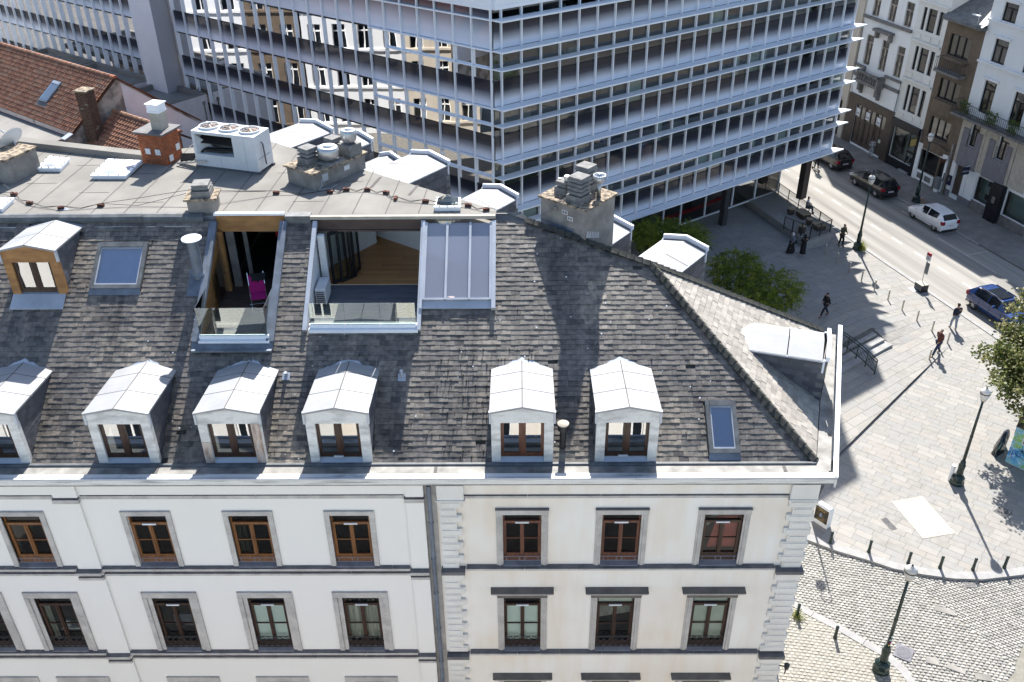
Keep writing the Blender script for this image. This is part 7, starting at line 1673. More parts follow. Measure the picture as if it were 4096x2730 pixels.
# green bollards
def green_bollard():
    b = MB(); b.lathe((0, 0, 0), [(.085, 0), (.085, .06), (.07, .08), (.062, .5), (.07, .52), (.05, .545), (.045, .56)], 10)
    t_ = b.build('bollard', M['green_iron'], None, org=(0, 0, 0), smooth=True)
    b = MB(); b.lathe((0, 0, .56), [(.04, 0), (.066, .03), (.075, .07), (.062, .115), (.03, .14), (0, .145)], 12); b.build('ball_top', M['green_iron'], t_, smooth=True)
    return t_
B0 = green_bollard()
gb = [(14.32, 31.54, 'green ball bollard on a round stone right of the poster box'), (15.92, 30.98, 'second green ball bollard along the curved kerb, right of the poster box one'), (17.45, 30.24, 'green ball bollard just behind the front lamp globe'), (18.78, 29.98, 'green ball bollard on the curved kerb, first right of the front lamp globe'), (20.2, 29.86, 'green ball bollard above the gutter grate on the curved kerb'), (21.65, 29.98, 'last green ball bollard on the curved kerb at the picture edge'), (11.71, 27.26, 'green ball bollard in a tuft of grass near the house corner'), (12.97, 26.08, 'green ball bollard on the cobbled pavement between grass tuft and front lamp')]
for i, (x, y, lab) in enumerate(gb):
    o = B0 if i == 0 else copy_tree(B0); place(o, (x, y, 0.01), i * .4, lab); tag(o, None, 'bollard', 'green ball bollards')
b = MB(); b.lathe((14.32, 31.54, 0), [(.2, 0), (.2, .012), (0, .013)], 16); b.build('bollard_pad', M['kerb'], plaza)
# steel bollards
sb = [(22.27, 60.93), (22.72, 59.54), (23.15, 58.11), (23.61, 56.77), (24.09, 55.49), (24.55, 54.12), (25.03, 52.8), (25.51, 51.46), (25.99, 50.16), (26.43, 48.78), (25.63, 47.99), (24.57, 46.83)]
sl_ = ['steel post bollard nearest the raised terrace', 'steel post bollard, second from the raised terrace', 'steel post bollard, third from the raised terrace', 'steel post bollard, fourth from the terrace, in the glass block shadow edge', 'steel post bollard where the long lamp shadow ends', 'steel post bollard, next one past the long lamp shadow end', 'steel post bollard level with the bus stop sign shadow', 'steel post bollard, second past the bus stop sign shadow', 'steel post bollard just above the brown shirted walker', 'steel post bollard behind the brown shirted walker, nearest the road', 'steel post bollard right beside the brown shirted walker on the ramp', 'lowest steel post bollard, by the walker\'s front foot']
b = MB(); b.cyl((0, 0, 0), (0, 0, .78), .05, n=12); B1 = b.build('steel_bollard', M['bollard_steel'], None, org=(0, 0, 0), smooth=False)
b = MB(); b.lathe((0, 0, .78), [(.052, 0), (.052, .012), (0, .018)], 12); b.build('cap', M['chrome'], B1)
for i, (x, y) in enumerate(sb):
    o = B1 if i == 0 else copy_tree(B1); place(o, (x, y, 0), 0, sl_[i]); tag(o, None, 'bollard', 'steel bollards along the ramp')
pb = MB(); pb.cyl((21.55, 35.95, 0), (21.55, 35.95, .95), .1, n=14); tag(pb.build('pale_bollard', M['plaster']), 'short thick pale bollard leaning behind the middle green lamp post', 'bollard')
# bus stop
bs = thing('bus_stop', 'bus stop pole with red topped sign, grey timetable panel and black base box', 'bus stop', (27.1, 55.6, 0))
fr = ((26.9, 55.75, 0), (.33, -.944, 0), (.944, .33, 0))
b = MB(fr); b.bx(0, .68, -.06, .52, .06, .5); b.bx(-.02, .70, -.08, .54, 0, .07); b.build('base_box', M['black_plastic'], bs)
b = MB(fr)
for i in range(6): b.bx(-.012, .0, -.02, .5, .12 + i * .06, .145 + i * .06)
for i in range(6): b.bx(.02, .66, -.075, -.062, .12 + i * .06, .145 + i * .06)
b.build('slats', M['grey_box'], bs)
b = MB(fr); b.bx(0, .68, -.06, .52, .502, .515); b.build('lid', M['sand_panel'], bs)
b = MB(fr); b.cyl((.1, .42, .5), (.1, .42, 2.5), .03, n=8); b.build('pole', M['steel'], bs)
b = MB(fr); b.bx(.06, .40, .40, .43, 1.15, 2.0); b.build('timetable_panel', M['grey_box'], bs)
b = MB(fr); b.bx(-.05, .36, .39, .43, 2.12, 2.48); sg = b.build('sign_panel', M['ac_white'], bs); b = MB(fr); b.mesh([(-.05, .388, 2.482), (.36, .388, 2.482), (.38, .388, 2.70), (.15, .388, 2.66), (-.03, .388, 2.68), (-.05, .432, 2.482), (.36, .432, 2.482), (.38, .432, 2.70), (.15, .432, 2.66), (-.03, .432, 2.68)], [(0, 1, 2, 3, 4), (5, 9, 8, 7, 6), (0, 5, 6, 1), (1, 6, 7, 2), (2, 7, 8, 3), (3, 8, 9, 4), (4, 9, 5, 0)]); b.build('sign_top', M['sign_red'], sg)
b = MB(fr); b.lathe((.08, .387, 2.57), [(.04, 0), (.0, .001)], 8); b.bx(.02, .2, .384, .387, 2.38, 2.41); b.bx(.02, .28, .384, .387, 2.3, 2.32); b.bx(.02, .24, .384, .387, 2.24, 2.26); b.bx(-.02, .02, .384, .387, 2.53, 2.63); b.build('sign_print', M['grey_blue'], sg)
b = MB(); b.mesh([(26.46, 55.77, .02), (26.64, 55.2, .02), (26.95, 55.3, .03), (26.85, 55.85, .05), (26.46, 55.77, .0), (26.64, 55.2, .0), (26.95, 55.3, .01), (26.85, 55.85, .03)], [(0, 1, 2, 3), (0, 4, 5, 1), (1, 5, 6, 2), (3, 7, 4, 0)]); tag(b.build('white_board', M['white_paint']), 'white board lying on the paving against the bus stop base', 'board')
# poster box
px_ = thing('poster_box', 'white advertising box with a dark poster at the corner of the front house', 'advertising board', (14.25, 32.75, 0))
A_ = Vector((13.91, 33.04, 0)); B_ = Vector((14.39, 32.43, 0)); ex = (B_ - A_); wd = ex.length; ex /= wd; ey = Vector((-ex.y, ex.x, 0)); fr = (tuple(A_), tuple(ex), tuple(ey))
b = MB(fr); b.bx(0, wd, 0, .32, 0, .22); b.build('plinth', M['white_paint'], px_)
b = MB(fr); b.bx(0.004, wd - .004, .004, .316, .222, 1.05); b.mesh([(0.004, .004, 1.051), (wd - .004, .004, 1.051), (wd - .004, .316, 1.051), (.004, .316, 1.051), (.06, .05, 1.15), (wd - .06, .05, 1.15), (wd - .06, .27, 1.15), (.06, .27, 1.15)], [(4, 5, 6, 7), (0, 1, 5, 4), (1, 2, 6, 5), (2, 3, 7, 6), (3, 0, 4, 7)]); b.build('case', M['white_paint'], px_)
b = MB(fr); b.bx(.03, wd - .05, -.012, .003, .24, 1.02); po = b.build('poster', M['poster'], px_)
text_mesh('title', 'EMILIA', .11, M['sign_yellow'], po, tuple(A_ + ex * (wd / 2) - ey * .014 + Vector((0, 0, .84))), tuple(ex), (0, 0, 1))
b = MB(fr); b.bx(.12, wd - .14, -.016, -.013, .95, .965); b.bx(.2, wd - .2, -.016, -.013, .30, .31); b.bx(.16, wd - .3, -.016, -.013, .345, .35); b.build('small_print', M['sign_yellow'], po)
b = MB(fr); b.lathe((.36, -.02, .55), [(.02, 0), (.07, .01), (.09, .06), (.05, .12), (.055, .17), (.03, .2)], 8); b.build('figure_print', M['jeans_pale'], po)
# covered object and painted cabinet
tb = MB(); N = 18; rings = [(0.0, .62, .50), (.25, .60, .46), (.55, .55, .40), (.85, .46, .34), (1.1, .34, .30), (1.22, .15, .12)]; vs = []; fs = []
for k, (z, rx, ry) in enumerate(rings):
    for i in range(N):
        t_ = 2 * math.pi * i / N; w_ = 1 + (.13 * math.sin(5 * t_ + k) + .07 * math.sin(9 * t_ - k)) * (1 - z / 1.6); lx, ly = rx * w_ * math.cos(t_) + .35 * z * .5, ry * w_ * math.sin(t_)
        vs.append((25.0 + lx * .8 + ly * .2, 38.25 + lx * .55 + ly * .8, z))
for k in range(len(rings) - 1):
    for i in range(N): fs.append((k * N + i, k * N + (i + 1) % N, (k + 1) * N + (i + 1) % N, (k + 1) * N + i))
fs.append(tuple(range((len(rings) - 1) * N, len(rings) * N))); tb.mesh(vs, fs); tag(tb.build('covered_bin', M['car_glass']), 'bin wrapped in shiny black plastic sheeting beside the painted cabinet', 'covered bin')
cbn = thing('street_cabinet', 'tall street cabinet sprayed blue and green at the right picture edge', 'cabinet', (25.5, 37.3, 0))
A_ = Vector((24.9, 37.3, 0)); ex = Vector((.676, -.737, 0)); ey = Vector((.737, .676, 0)); fr = (tuple(A_), tuple(ex), tuple(ey))
b = MB(fr); b.bx(0, 2.2, 0, .9, .06, 2.3); b.build('body', M['graffiti'], cbn); b = MB(fr); b.bx(.02, 2.18, .02, .88, 0, .06); b.build('plinth', M['kerb'], cbn); b = MB(fr); b.bx(-.04, 2.24, -.04, .94, 2.3, 2.38); b.build('lid', M['garage_brown'], cbn)
b = MB(fr); b.bx(.12, .15, -.012, -.001, .15, 2.2); b.bx(.15, 1.1, -.012, -.001, 2.14, 2.17); b.bx(1.08, 1.11, -.012, -.001, .15, 2.14); b.build('door_frame', M['teal'], cbn)
b = MB(fr); b.bx(.45, .85, -.02, -.013, 1.45, 1.9); b.build('notice_frame', M['sign_white'], cbn); b = MB(fr); b.bx(.5, .8, -.026, -.021, 1.5, 1.85); b.build('notice', M['stone_grey'], cbn)
b = MB(fr)
for k in range(7): t_ = k * .9; b.cyl((.6, -.016, 1.05), (.6 + .33 * math.cos(t_), -.016, 1.05 + .33 * math.sin(t_)), .016, .004, 4)
b.tube([(.35, -.016, .8), (.45, -.016, .65), (.6, -.016, .72), (.75, -.016, .6), (.9, -.016, .75)], .012, 4); b.build('sprayed_lines', M['navy'], cbn)
# raised terrace with fence, benches
tr = thing('raised_terrace', 'raised stone terrace with black fence at the foot of the brown column', 'terrace', (21.9, 64.5, 0))
TP = [(20.97, 61.35), (23.21, 62.83), (20.0, 72.8), (17.4, 71.3)]
b = MB(); b.prism(TP, -.1, .74); b.build('plinth', M['kerb'], tr)
b = MB(); b.prism([(20.95, 61.33), (23.24, 62.85), (20.0, 72.85), (17.38, 71.3)], .742, .80); b.build('slab', PV[3], tr)
FZ = .8
def fence_run(P, Q, n, name='fence_panel'):
    P, Q = Vector(P), Vector(Q); b = MB(); b.tube([(P.x, P.y, FZ + 1.0), (Q.x, Q.y, FZ + 1.0)], .026, 5); b.tube([(P.x, P.y, FZ + .1), (Q.x, Q.y, FZ + .1)], .016, 5); L_ = (Q - P).length; k = int(L_ / .11)
    for i in range(1, k): p = P.lerp(Q, i / k); b.cyl((p.x, p.y, FZ + .1), (p.x, p.y, FZ + 1.0), .012, n=4)
    b.build(name, M['iron'], tr)
    for i in range(n + 1): p = P.lerp(Q, i / n); b = MB(); b.cyl((p.x, p.y, FZ), (p.x, p.y, FZ + 1.03), .04, n=6); b.build('fence_post', M['iron'], tr)
fence_run((23.05, 62.95), (19.95, 72.6), 7); fence_run((23.05, 62.95), (21.2, 61.72), 2); fence_run((21.2, 61.72), (19.75, 63.5), 3)
bench_spots = [(20.95, 62.95, .6, .55, .55, 'round stump stool inside the front fence of the terrace', 'stool'), (21.85, 64.35, .5, .5, .45, 'dark stump stool in the middle of the terrace', 'stool'), (22.35, 63.5, .75, .7, .42, 'square slatted timber bench at the fenced corner of the terrace', 'bench'), (21.75, 65.6, .95, .7, .42, 'slatted timber bench behind the first one on the terrace', 'bench'), (20.95, 66.2, .6, .6, .5, 'stump stool at the foot of the brown column', 'stool')]
for i, (x, y, a, c, h_, lab, cat) in enumerate(bench_spots):
    t_ = thing('terrace_bench' if cat == 'bench' else 'stump_stool', lab, cat, (x, y, FZ))
    if cat == 'bench':
        fr = ((x, y, 0), (.325, -.946, 0), (.946, .325, 0))
        b = MB(fr); b.bx(-a / 2, a / 2, -c / 2, c / 2, FZ, FZ + h_ - .06); b.build('base', M['garage_brown'], t_)
        for k in range(7): b = MB(fr); u = -a / 2 - .02 + (a + .04) * k / 7; b.bx(u, u + (a + .04) / 7 - .02, -c / 2 - .02, c / 2 + .02, FZ + h_ - .058, FZ + h_); b.build('slat', M['teak'], t_)
    else:
        b = MB(); b.lathe((x, y, FZ), [(a * .42, 0), (a * .48, h_ * .5), (a * .44, h_ - .05)], 14); b.build('base', M['garage_brown'], t_)
        b = MB(); b.lathe((x, y, FZ + h_ - .049), [(a * .47, 0), (a * .47, .06), (0, .065)], 14); b.build('seat', M['teak'], t_)
c2.location = Vector(c2.location) 
# litter and bits on the far pavement
b = MB(); cx_, cy_ = 33.05, 78.55; vs = []; fs = []
for k, (z, r_) in enumerate(((.0, .2), (.12, .27), (.3, .2), (.42, .07), (.5, .12))):
    for i in range(10): t_ = .628 * i; rr = r_ * (1 + .15 * math.sin(3 * t_ + k)); vs.append((cx_ + rr * math.cos(t_), cy_ + rr * math.sin(t_), z))
for k in range(4):
    for i in range(10): fs.append((k * 10 + i, k * 10 + (i + 1) % 10, k * 10 + 10 + (i + 1) % 10, k * 10 + 10 + i))
b.mesh(vs, fs); tag(b.build('rubbish_bag', M['orange_bag']), 'orange rubbish bag at the corner of the black shopfront', 'rubbish bag')
b = MB(); b.cbx((32.75, 70.05, .03), (.55, .35, .05), .3); tag(b.build('cardboard_sheet', M['card']), 'flat cardboard sheet nearest the white car on the far pavement', 'cardboard')
b = MB(); b.cbx((32.75, 70.6, .03), (.5, .22, .05), .2); tag(b.build('cardboard_sheet', M['card']), 'smaller cardboard strip touching the foot of the far lamp', 'cardboard')
wc = thing('wall_lantern', 'small dark lantern sticking out from the house corner above the cobbles', 'lantern', (8.1, 19.5, 6.8))
b = MB(); b.cyl((8.0, 19.35, 6.75), (8.3, 19.25, 6.78), .02, n=6); b.build('bracket', M['iron'], wc); b = MB(); b.lathe((8.3, 19.25, 6.68), [(.03, 0), (.07, .03), (.08, .12), (.09, .2), (.04, .24)], 8); b.cyl((8.28, 19.25, 6.45), (8.29, 19.25, 6.68), .02, n=6); b.build('head', M['iron'], wc)

# ================================================================ cars
def car(name, label, st, paintm, wr, wb, track, plate, extras=None):
    """st: stations (x, z_bottom, z_belt, z_roof, half width sill, half width belt, half width roof, kind) from rear to front"""
    t_ = thing(name, label, 'car')
    body = MB(); gl = []
    def ring(s):
        x, zb, zl, zr, ws, wl, wr_, k = s
        return [(x, -ws * .9, zb), (x, -ws, zb + (zl - zb) * .35), (x, -ws * 1.0, zb + (zl - zb) * .7), (x, -wl, zl), (x, -wr_, zr - .03), (x, -wr_ * .75, zr), (x, wr_ * .75, zr), (x, wr_, zr - .03), (x, wl, zl), (x, ws, zb + (zl - zb) * .7), (x, ws, zb + (zl - zb) * .35), (x, ws * .9, zb)]
    rs = [ring(s) for s in st]; n = 12
    for i in range(len(st) - 1):
        for j in range(n):
            q = [rs[i][j], rs[i][(j + 1) % n], rs[i + 1][(j + 1) % n], rs[i + 1][j]]
            kd = st[i][7]
            side_glass = j in (3, 7) and kd in ('g', 'w'); scr = kd in ('s',) and j in (3, 4, 5, 6, 7)
            if side_glass or (scr and j in (4, 5, 6)): gl.append((q, 'side_window' if side_glass else 'screen'))
            else: body.face(q)
    body.face(rs[0][::-1]); body.face(rs[-1])
    bo = body.build('body', paintm, t_)
    bv = bo.modifiers.new('bevel', 'BEVEL'); bv.width = .045; bv.segments = 2; bv.limit_method = 'ANGLE'
    bm = {}
    for q, nm in gl:
        c = [sum(p[k] for p in q) / 4 for k in range(3)]; g = MB(); g.face([tuple(c[k] + (p[k] - c[k]) * .97 + (0.004 * (1 if c[1] > 0 else -1) if k == 1 and nm == 'side_window' else (.004 if k == 2 else 0)) for k in range(3)) for p in q]); body2 = g.build(nm, M['car_glass'], t_)
        g = MB(); g.face([tuple(c[k] + (p[k] - c[k]) * 1.0 - (.01 * (1 if c[1] > 0 else -1) if k == 1 and nm == 'side_window' else (.012 if k == 2 else 0)) for k in range(3)) for p in q]); g.build('window_trim', M['black_plastic'], body2)
    for sx in (-1, 1):
        for sy in (-1, 1):
            x, y = sx * wb / 2, sy * track
            w_ = MB(); w_.cyl((x, y - sy * .2, wr), (x, y + sy * .012, wr), wr, n=22); tw = w_.build('wheel', M['tyre'], t_)
            w_ = MB(); w_.cyl((x, y + sy * .013, wr), (x, y + sy * .02, wr), wr * .60, n=18, caps=True); w_.build('rim', M['black_plastic'], tw)
            w_ = MB()
            for k in range(6): a = k * 1.047; w_.cyl((x, y + sy * .024, wr), (x + wr * .6 * math.cos(a), y + sy * .024, wr + wr * .6 * math.sin(a)), .035, .028, 5)
            w_.cyl((x, y + sy * .02, wr), (x, y + sy * .032, wr), .07, n=10); w_.build('spokes', M['steel'], tw)
            a_ = MB(); m_ = 14
            for k in range(m_):
                a, c = math.pi * k / m_, math.pi * (k + 1) / m_; R1, R2 = wr * 1.07, wr * 1.2
                a_.face([(x + R1 * math.cos(a), y + sy * .01, wr + R1 * math.sin(a)), (x + R1 * math.cos(c), y + sy * .01, wr + R1 * math.sin(c)), (x + R2 * math.cos(c), y + sy * .012, wr + R2 * math.sin(c)), (x + R2 * math.cos(a), y + sy * .012, wr + R2 * math.sin(a))])
            a_.build('wheel_arch', M['black_plastic'], tw)
    xr, xf = st[0][0], st[-1][0]; wsr = st[1][4]; zl = st[1][2]
    for sy in (-1, 1):
        b = MB(); b.bx(xr - .015, xr + .22, *sorted((sy * (wsr - .26), sy * (wsr + .012))), zl - .28, zl - .02); b.build('tail_light', M['lamp_red'], t_)
        b = MB(); b.bx(xf - .35, xf - .02, *sorted((sy * (st[-2][4] - .32), sy * (st[-2][4] + .0))), st[-2][2] - .2, st[-2][2] - .06); b.build('headlight', M['lamp_clear'], t_)
        b = MB(); xm = next(s[0] for s in reversed(st) if s[7] == 's') - .05; b.cbx((xm - .15, sy * (track + .16), zl + .08), (.12, .2, .14)); b.build('mirror', paintm, t_)
        for x in (.15, -.75): b = MB(); b.bx(x, x + .16, *sorted((sy * (track + .045), sy * (track + .06))), zl - .14, zl - .11); b.build('door_handle', paintm, t_)
        for x in (.95, -.05, -.95):
            b = MB(); b.bx(x, x + .012, *sorted((sy * (track + .035), sy * (track + .044))), .32, zl - .02); b.build('door_gap', M['black_plastic'], t_)
    b = MB(); b.bx(xr - .03, xr - .016, -.26, .26, .62, .74); pl_ = b.build('number_plate', M['sign_white'], t_)
    for k in range(6): b = MB(); b.bx(xr - .034, xr - .0305, .2 - k * .075 - .04, .2 - k * .075, .65, .71); b.build('plate_print', M['sign_red'], pl_)
    b = MB(); b.bx(xr - .03, xr + .05, -wsr * .85, wsr * .85, .22, .36); b.bx(xf - .05, xf + .02, -st[-2][4] * .8, st[-2][4] * .8, .22, .36); b.build('bumper_trim', M['black_plastic'], t_)
    return t_
hatch = [(-2.0, .30, .94, .98, .66, .66, .56, 'b'), (-1.93, .24, 1.04, 1.10, .79, .76, .60, 's'), (-1.60, .22, 1.16, 1.43, .84, .79, .57, 'b'), (-1.32, .22, 1.10, 1.48, .85, .81, .59, 'g'), (-.34, .22, .99, 1.53, .85, .83, .61, 'b'), (-.26, .22, .98, 1.53, .85, .83, .61, 'g'), (.42, .22, .95, 1.47, .85, .83, .60, 's'), (1.18, .22, .95, .99, .85, .79, .68, 'b'), (1.6, .23, .86, .90, .83, .77, .62, 'b'), (1.88, .26, .74, .78, .77, .70, .54, 'b'), (2.0, .32, .60, .64, .64, .60, .46, 'b')]
suv = [(-2.15, .34, 1.0, 1.06, .75, .74, .66, 'b'), (-2.05, .28, 1.05, 1.1, .86, .84, .70, 's'), (-1.65, .26, 1.06, 1.48, .89, .86, .64, 'b'), (-1.45, .26, 1.04, 1.54, .90, .87, .65, 'g'), (-.35, .26, 1.02, 1.58, .90, .88, .66, 'b'), (-.26, .26, 1.02, 1.58, .90, .88, .66, 'g'), (.55, .26, 1.0, 1.52, .90, .88, .65, 's'), (1.25, .26, 1.0, 1.04, .90, .85, .74, 'b'), (1.9, .28, .90, .94, .87, .80, .66, 'b'), (2.2, .34, .72, .76, .76, .70, .56, 'b')]
def cp(u, v): p = EU * u + NV * v; return (p.x, p.y, -.118)
hw_ = math.atan2(.9457, -.3251)
c = car('parked_car', 'small white hatchback parked on the shaded side of the road', hatch, M['car_white'], .31, 2.52, .80, 1); place(c, cp(-52.35, 51.85), hw_ - .02)
c = car('parked_car', 'black low estate car with its rear plate towards us, behind the white car', suv, M['car_black'], .34, 2.68, .86, 1); place(c, cp(-59.35, 51.72), hw_)
c = car('parked_car', 'farthest black car, half hidden under the last glass fin', suv, M['car_black'], .34, 2.7, .86, 1); place(c, cp(-65.75, 51.95), hw_)
c = car('moving_car', 'dark blue car with a glass sunroof driving in the sunny lane', suv, M['car_blue'], .35, 2.66, .87, 1); place(c, cp(-39.2, 46.25), hw_ + math.pi)
b = MB(); b.bx(-.9, .35, -.45, .45, 1.588, 1.594); b.build('sunroof', M['car_glass'], c, org=(0, 0, 0))
b = MB()
for s in (-.6, .6): b.bx(-1.3, .45, s - .02, s + .02, 1.56, 1.62)
b.build('roof_rail', M['black_plastic'], c, org=(0, 0, 0))
# ================================================================ people
def skin_obj(name, pts, edges, radii, mat, parent, sub_=2, root=0):
    me = bpy.data.meshes.new(name); me.from_pydata(pts, edges, []); me.materials.append(mat)
    o = bpy.data.objects.new(name, me); COL.objects.link(o); o.parent = parent
    sk = o.modifiers.new('skin', 'SKIN'); sk.use_smooth_shade = True
    lay = me.skin_vertices[0].data if me.skin_vertices else None
    if lay is None:
        bpy.context.view_layer.objects.active = o; me.skin_vertices.new() if hasattr(me.skin_vertices, 'new') else None; lay = me.skin_vertices[0].data
    for i, r_ in enumerate(radii): lay[i].radius = (r_, r_) if not isinstance(r_, tuple) else r_; lay[i].use_root = (i == root)
    ss_ = o.modifiers.new('sub', 'SUBSURF'); ss_.levels = sub_ - 1; ss_.render_levels = sub_ - 1
    return o
def person(label, loc, rz, h=1.72, legs=((.12, 0), (-.05, .0)), stride=.0, arms=((.1, .25), (-.1, .1)), top='olive', bottom='jeans', shoe='black_cloth', hair='hair', skin='skin', skirt=None, scarf=None, hat=None, lean=.0, sit=False, female=False):
    """x forward. stride: half the distance between the feet; arms: (hand forward, elbow bend)"""
    t_ = thing('person', label, 'person'); s = h / 1.72
    hip, sh, nk = .90, 1.42, 1.50
    L = lean
    P = {}
    P['pel'] = (0, 0, hip); P['wai'] = (L * .3, 0, 1.08); P['che'] = (L * .7, 0, 1.28); P['nec'] = (L * 1.0, 0, 1.48); P['hd0'] = (L * 1.1 + .01, 0, 1.56); P['hd1'] = (L * 1.15 + .03, 0, 1.62); P['hd2'] = (L * 1.15 + .02, 0, 1.69)
    st = stride
    for sd, k in ((1, 'L'), (-1, 'R')):
        fx = st * sd
        P['hip' + k] = (0, .085 * sd, hip - .04)
        if sit: P['kne' + k] = (.42, .11 * sd, hip - .05); P['ank' + k] = (.45, .11 * sd, .45)
        else: P['kne' + k] = (fx * .55 + .05, .095 * sd, .50); P['ank' + k] = (fx, .09 * sd, .085 if fx >= 0 else .12)
        P['toe' + k] = (P['ank' + k][0] + .15, .11 * sd, P['ank' + k][2] - .055)
        P['sho' + k] = (L * .9, .175 * sd, 1.41)
        hx, bend = arms[0 if sd > 0 else 1]
        P['elb' + k] = (L * .6 + hx * .35 - bend * .15, .235 * sd, 1.14); P['wri' + k] = (L * .5 + hx, .23 * sd - bend * .25 * sd, .92 + bend * .5); P['han' + k] = (L * .5 + hx + .05, .23 * sd - bend * .35 * sd, .84 + bend * .55)
    P = {k: (v[0] * s, v[1] * s, v[2] * s) for k, v in P.items()}
    def chain(names, radii, nm, mat, root=0, parent=t_, edges=None, sub_=2):
        pts = [P[n] for n in names]; E = edges or [(i, i + 1) for i in range(len(names) - 1)]
        return skin_obj(nm, pts, E, [tuple(x * s for x in r_) if isinstance(r_, tuple) else r_ * s for r_ in radii], mat, parent, sub_, root)
    nm = ['pel', 'wai', 'che', 'nec', 'hd0', 'hd1', 'hd2', 'hipL', 'kneL', 'ankL', 'toeL', 'hipR', 'kneR', 'ankR', 'toeR', 'shoL', 'elbL', 'wriL', 'hanL', 'shoR', 'elbR', 'wriR', 'hanR']
    ix = {n: i for i, n in enumerate(nm)}
    ed = [('pel', 'wai'), ('wai', 'che'), ('che', 'nec'), ('nec', 'hd0'), ('hd0', 'hd1'), ('hd1', 'hd2'), ('pel', 'hipL'), ('hipL', 'kneL'), ('kneL', 'ankL'), ('ankL', 'toeL'), ('pel', 'hipR'), ('hipR', 'kneR'), ('kneR', 'ankR'), ('ankR', 'toeR'), ('che', 'shoL'), ('shoL', 'elbL'), ('elbL', 'wriL'), ('wriL', 'hanL'), ('che', 'shoR'), ('shoR', 'elbR'), ('elbR', 'wriR'), ('wriR', 'hanR')]
    rr = [.115, .11, .12, .055, .075, .10, .08, .085, .06, .042, .035, .085, .06, .042, .035, .06, .045, .034, .04, .06, .045, .034, .04]
    body = skin_obj('body', [P[n] for n in nm], [(ix[a], ix[c]) for a, c in ed], [r_ * s for r_ in rr], M[skin], t_)
    n2 = ['che', 'wai', 'pel', 'nec', 'shoL', 'elbL', 'wriL', 'shoR', 'elbR', 'wriR']; i2 = {n: i for i, n in enumerate(n2)}
    skin_obj('top', [P[n] for n in n2], [(i2[a], i2[c]) for a, c in (('che', 'wai'), ('wai', 'pel'), ('che', 'nec'), ('che', 'shoL'), ('shoL', 'elbL'), ('elbL', 'wriL'), ('che', 'shoR'), ('shoR', 'elbR'), ('elbR', 'wriR'))], [x * s for x in (.15, .14, .15, .068, .085, .066, .05, .085, .066, .05)], M[top], t_)
    if skirt:
        b = MB(); ax, bx_ = P['ankL'][0], P['ankR'][0]; mid = (ax + bx_) / 2; hw = abs(ax - bx_) / 2 + .17 * s; N = 16; vs = []; fs = []
        for k, (z, rx, ry, cx) in enumerate(((1.05, .15, .17, 0), (.85, .17, .20, .2 * mid), (.45, hw * .75, .21, .6 * mid), (skirt, hw, .23, mid))):
            for i in range(N): a = 2 * math.pi * i / N; w_ = 1 + .05 * math.sin(5 * a) * (k > 1); vs.append((cx + rx * w_ * math.cos(a), ry * w_ * s * math.sin(a), z * s))
        for k in range(3):
            for i in range(N): fs.append((k * N + i, (k + 1) * N + i, (k + 1) * N + (i + 1) % N, k * N + (i + 1) % N))
        b.mesh(vs, fs); b.build('skirt', M[bottom], t_, smooth=True, org=(0, 0, 0))
    else:
        n3 = ['pel', 'hipL', 'kneL', 'ankL', 'hipR', 'kneR', 'ankR']; i3 = {n: i for i, n in enumerate(n3)}
        skin_obj('trousers', [P[n] for n in n3], [(i3[a], i3[c]) for a, c in (('pel', 'hipL'), ('hipL', 'kneL'), ('kneL', 'ankL'), ('pel', 'hipR'), ('hipR', 'kneR'), ('kneR', 'ankR'))], [x * s for x in (.135, .105, .08, .065, .105, .08, .065)], M[bottom], t_)
    for k in 'LR':
        a, c = P['ank' + k], P['toe' + k]; skin_obj('shoe', [(a[0] - .05, a[1], a[2] - .045), a, (c[0] + .02, c[1], c[2])], [(0, 1), (0, 2)], [.05 * s, .05 * s, .042 * s], M[shoe], t_)
    hd, h2 = P['hd1'], P['hd2']
    if scarf:
        skin_obj('headscarf', [(P['nec'][0], 0, P['nec'][2] - .02), (P['hd0'][0] - .03, 0, P['hd0'][2]), (hd[0] - .03, 0, hd[2] + .01), (h2[0] - .02, 0, h2[2] + .02)], [(0, 1), (1, 2), (2, 3)], [.13 * s, .10 * s, .112 * s, .09 * s], M[scarf], t_)
    else:
        skin_obj('hair' if not hat else 'cap', [(hd[0] - .055, 0, hd[2] - .02), (hd[0] - .03, 0, hd[2] + .05), (h2[0] - .01, 0, h2[2] + .02)] + ([(h2[0] + .13, 0, h2[2] - .02)] if hat else []), [(0, 1), (1, 2)] + ([(2, 3)] if hat else []), [.085 * s, .105 * s, .085 * s] + ([.05 * s] if hat else []), M[hat or hair], t_)
    # face
    f = MB(); x0 = hd[0] + .105 * s
    for sy in (-1, 1): f.lathe((x0 - .012, sy * .034 * s, hd[2] + .0), [(.012, -.008), (.014, 0), (.0, .008)], 6)
    f.build('eyes', M['hair'], body, org=(0, 0, 0)); f = MB(); f.mesh([(x0 - .02, -.015, hd[2] - .04), (x0 - .02, .015, hd[2] - .04), (x0 + .018, 0, hd[2] - .035), (x0 - .02, 0, hd[2] + .01)], [(0, 1, 2), (0, 2, 3), (1, 3, 2)]); f.bx(x0 - .03, x0 - .012, -.025, .025, hd[2] - .072, hd[2] - .062); f.build('nose_and_mouth', M[skin], body, org=(0, 0, 0))
    for k in 'LR':
        hn, wr_ = Vector(P['han' + k]), Vector(P['wri' + k]); d = (hn - wr_).normalized(); sdn = d.cross(Vector((0, 1, 0))).normalized(); b = MB()
        for q in range(4): o_ = hn + sdn * ((q - 1.5) * .017); b.cyl(o_, o_ + d * (.075 - .008 * abs(q - 1.2)) , .0085, .007, 5)
        b.cyl(hn - d * .02 + sdn * .03, hn + d * .025 + sdn * .055, .010, .008, 5); b.build('fingers', M[skin], body, org=(0, 0, 0))
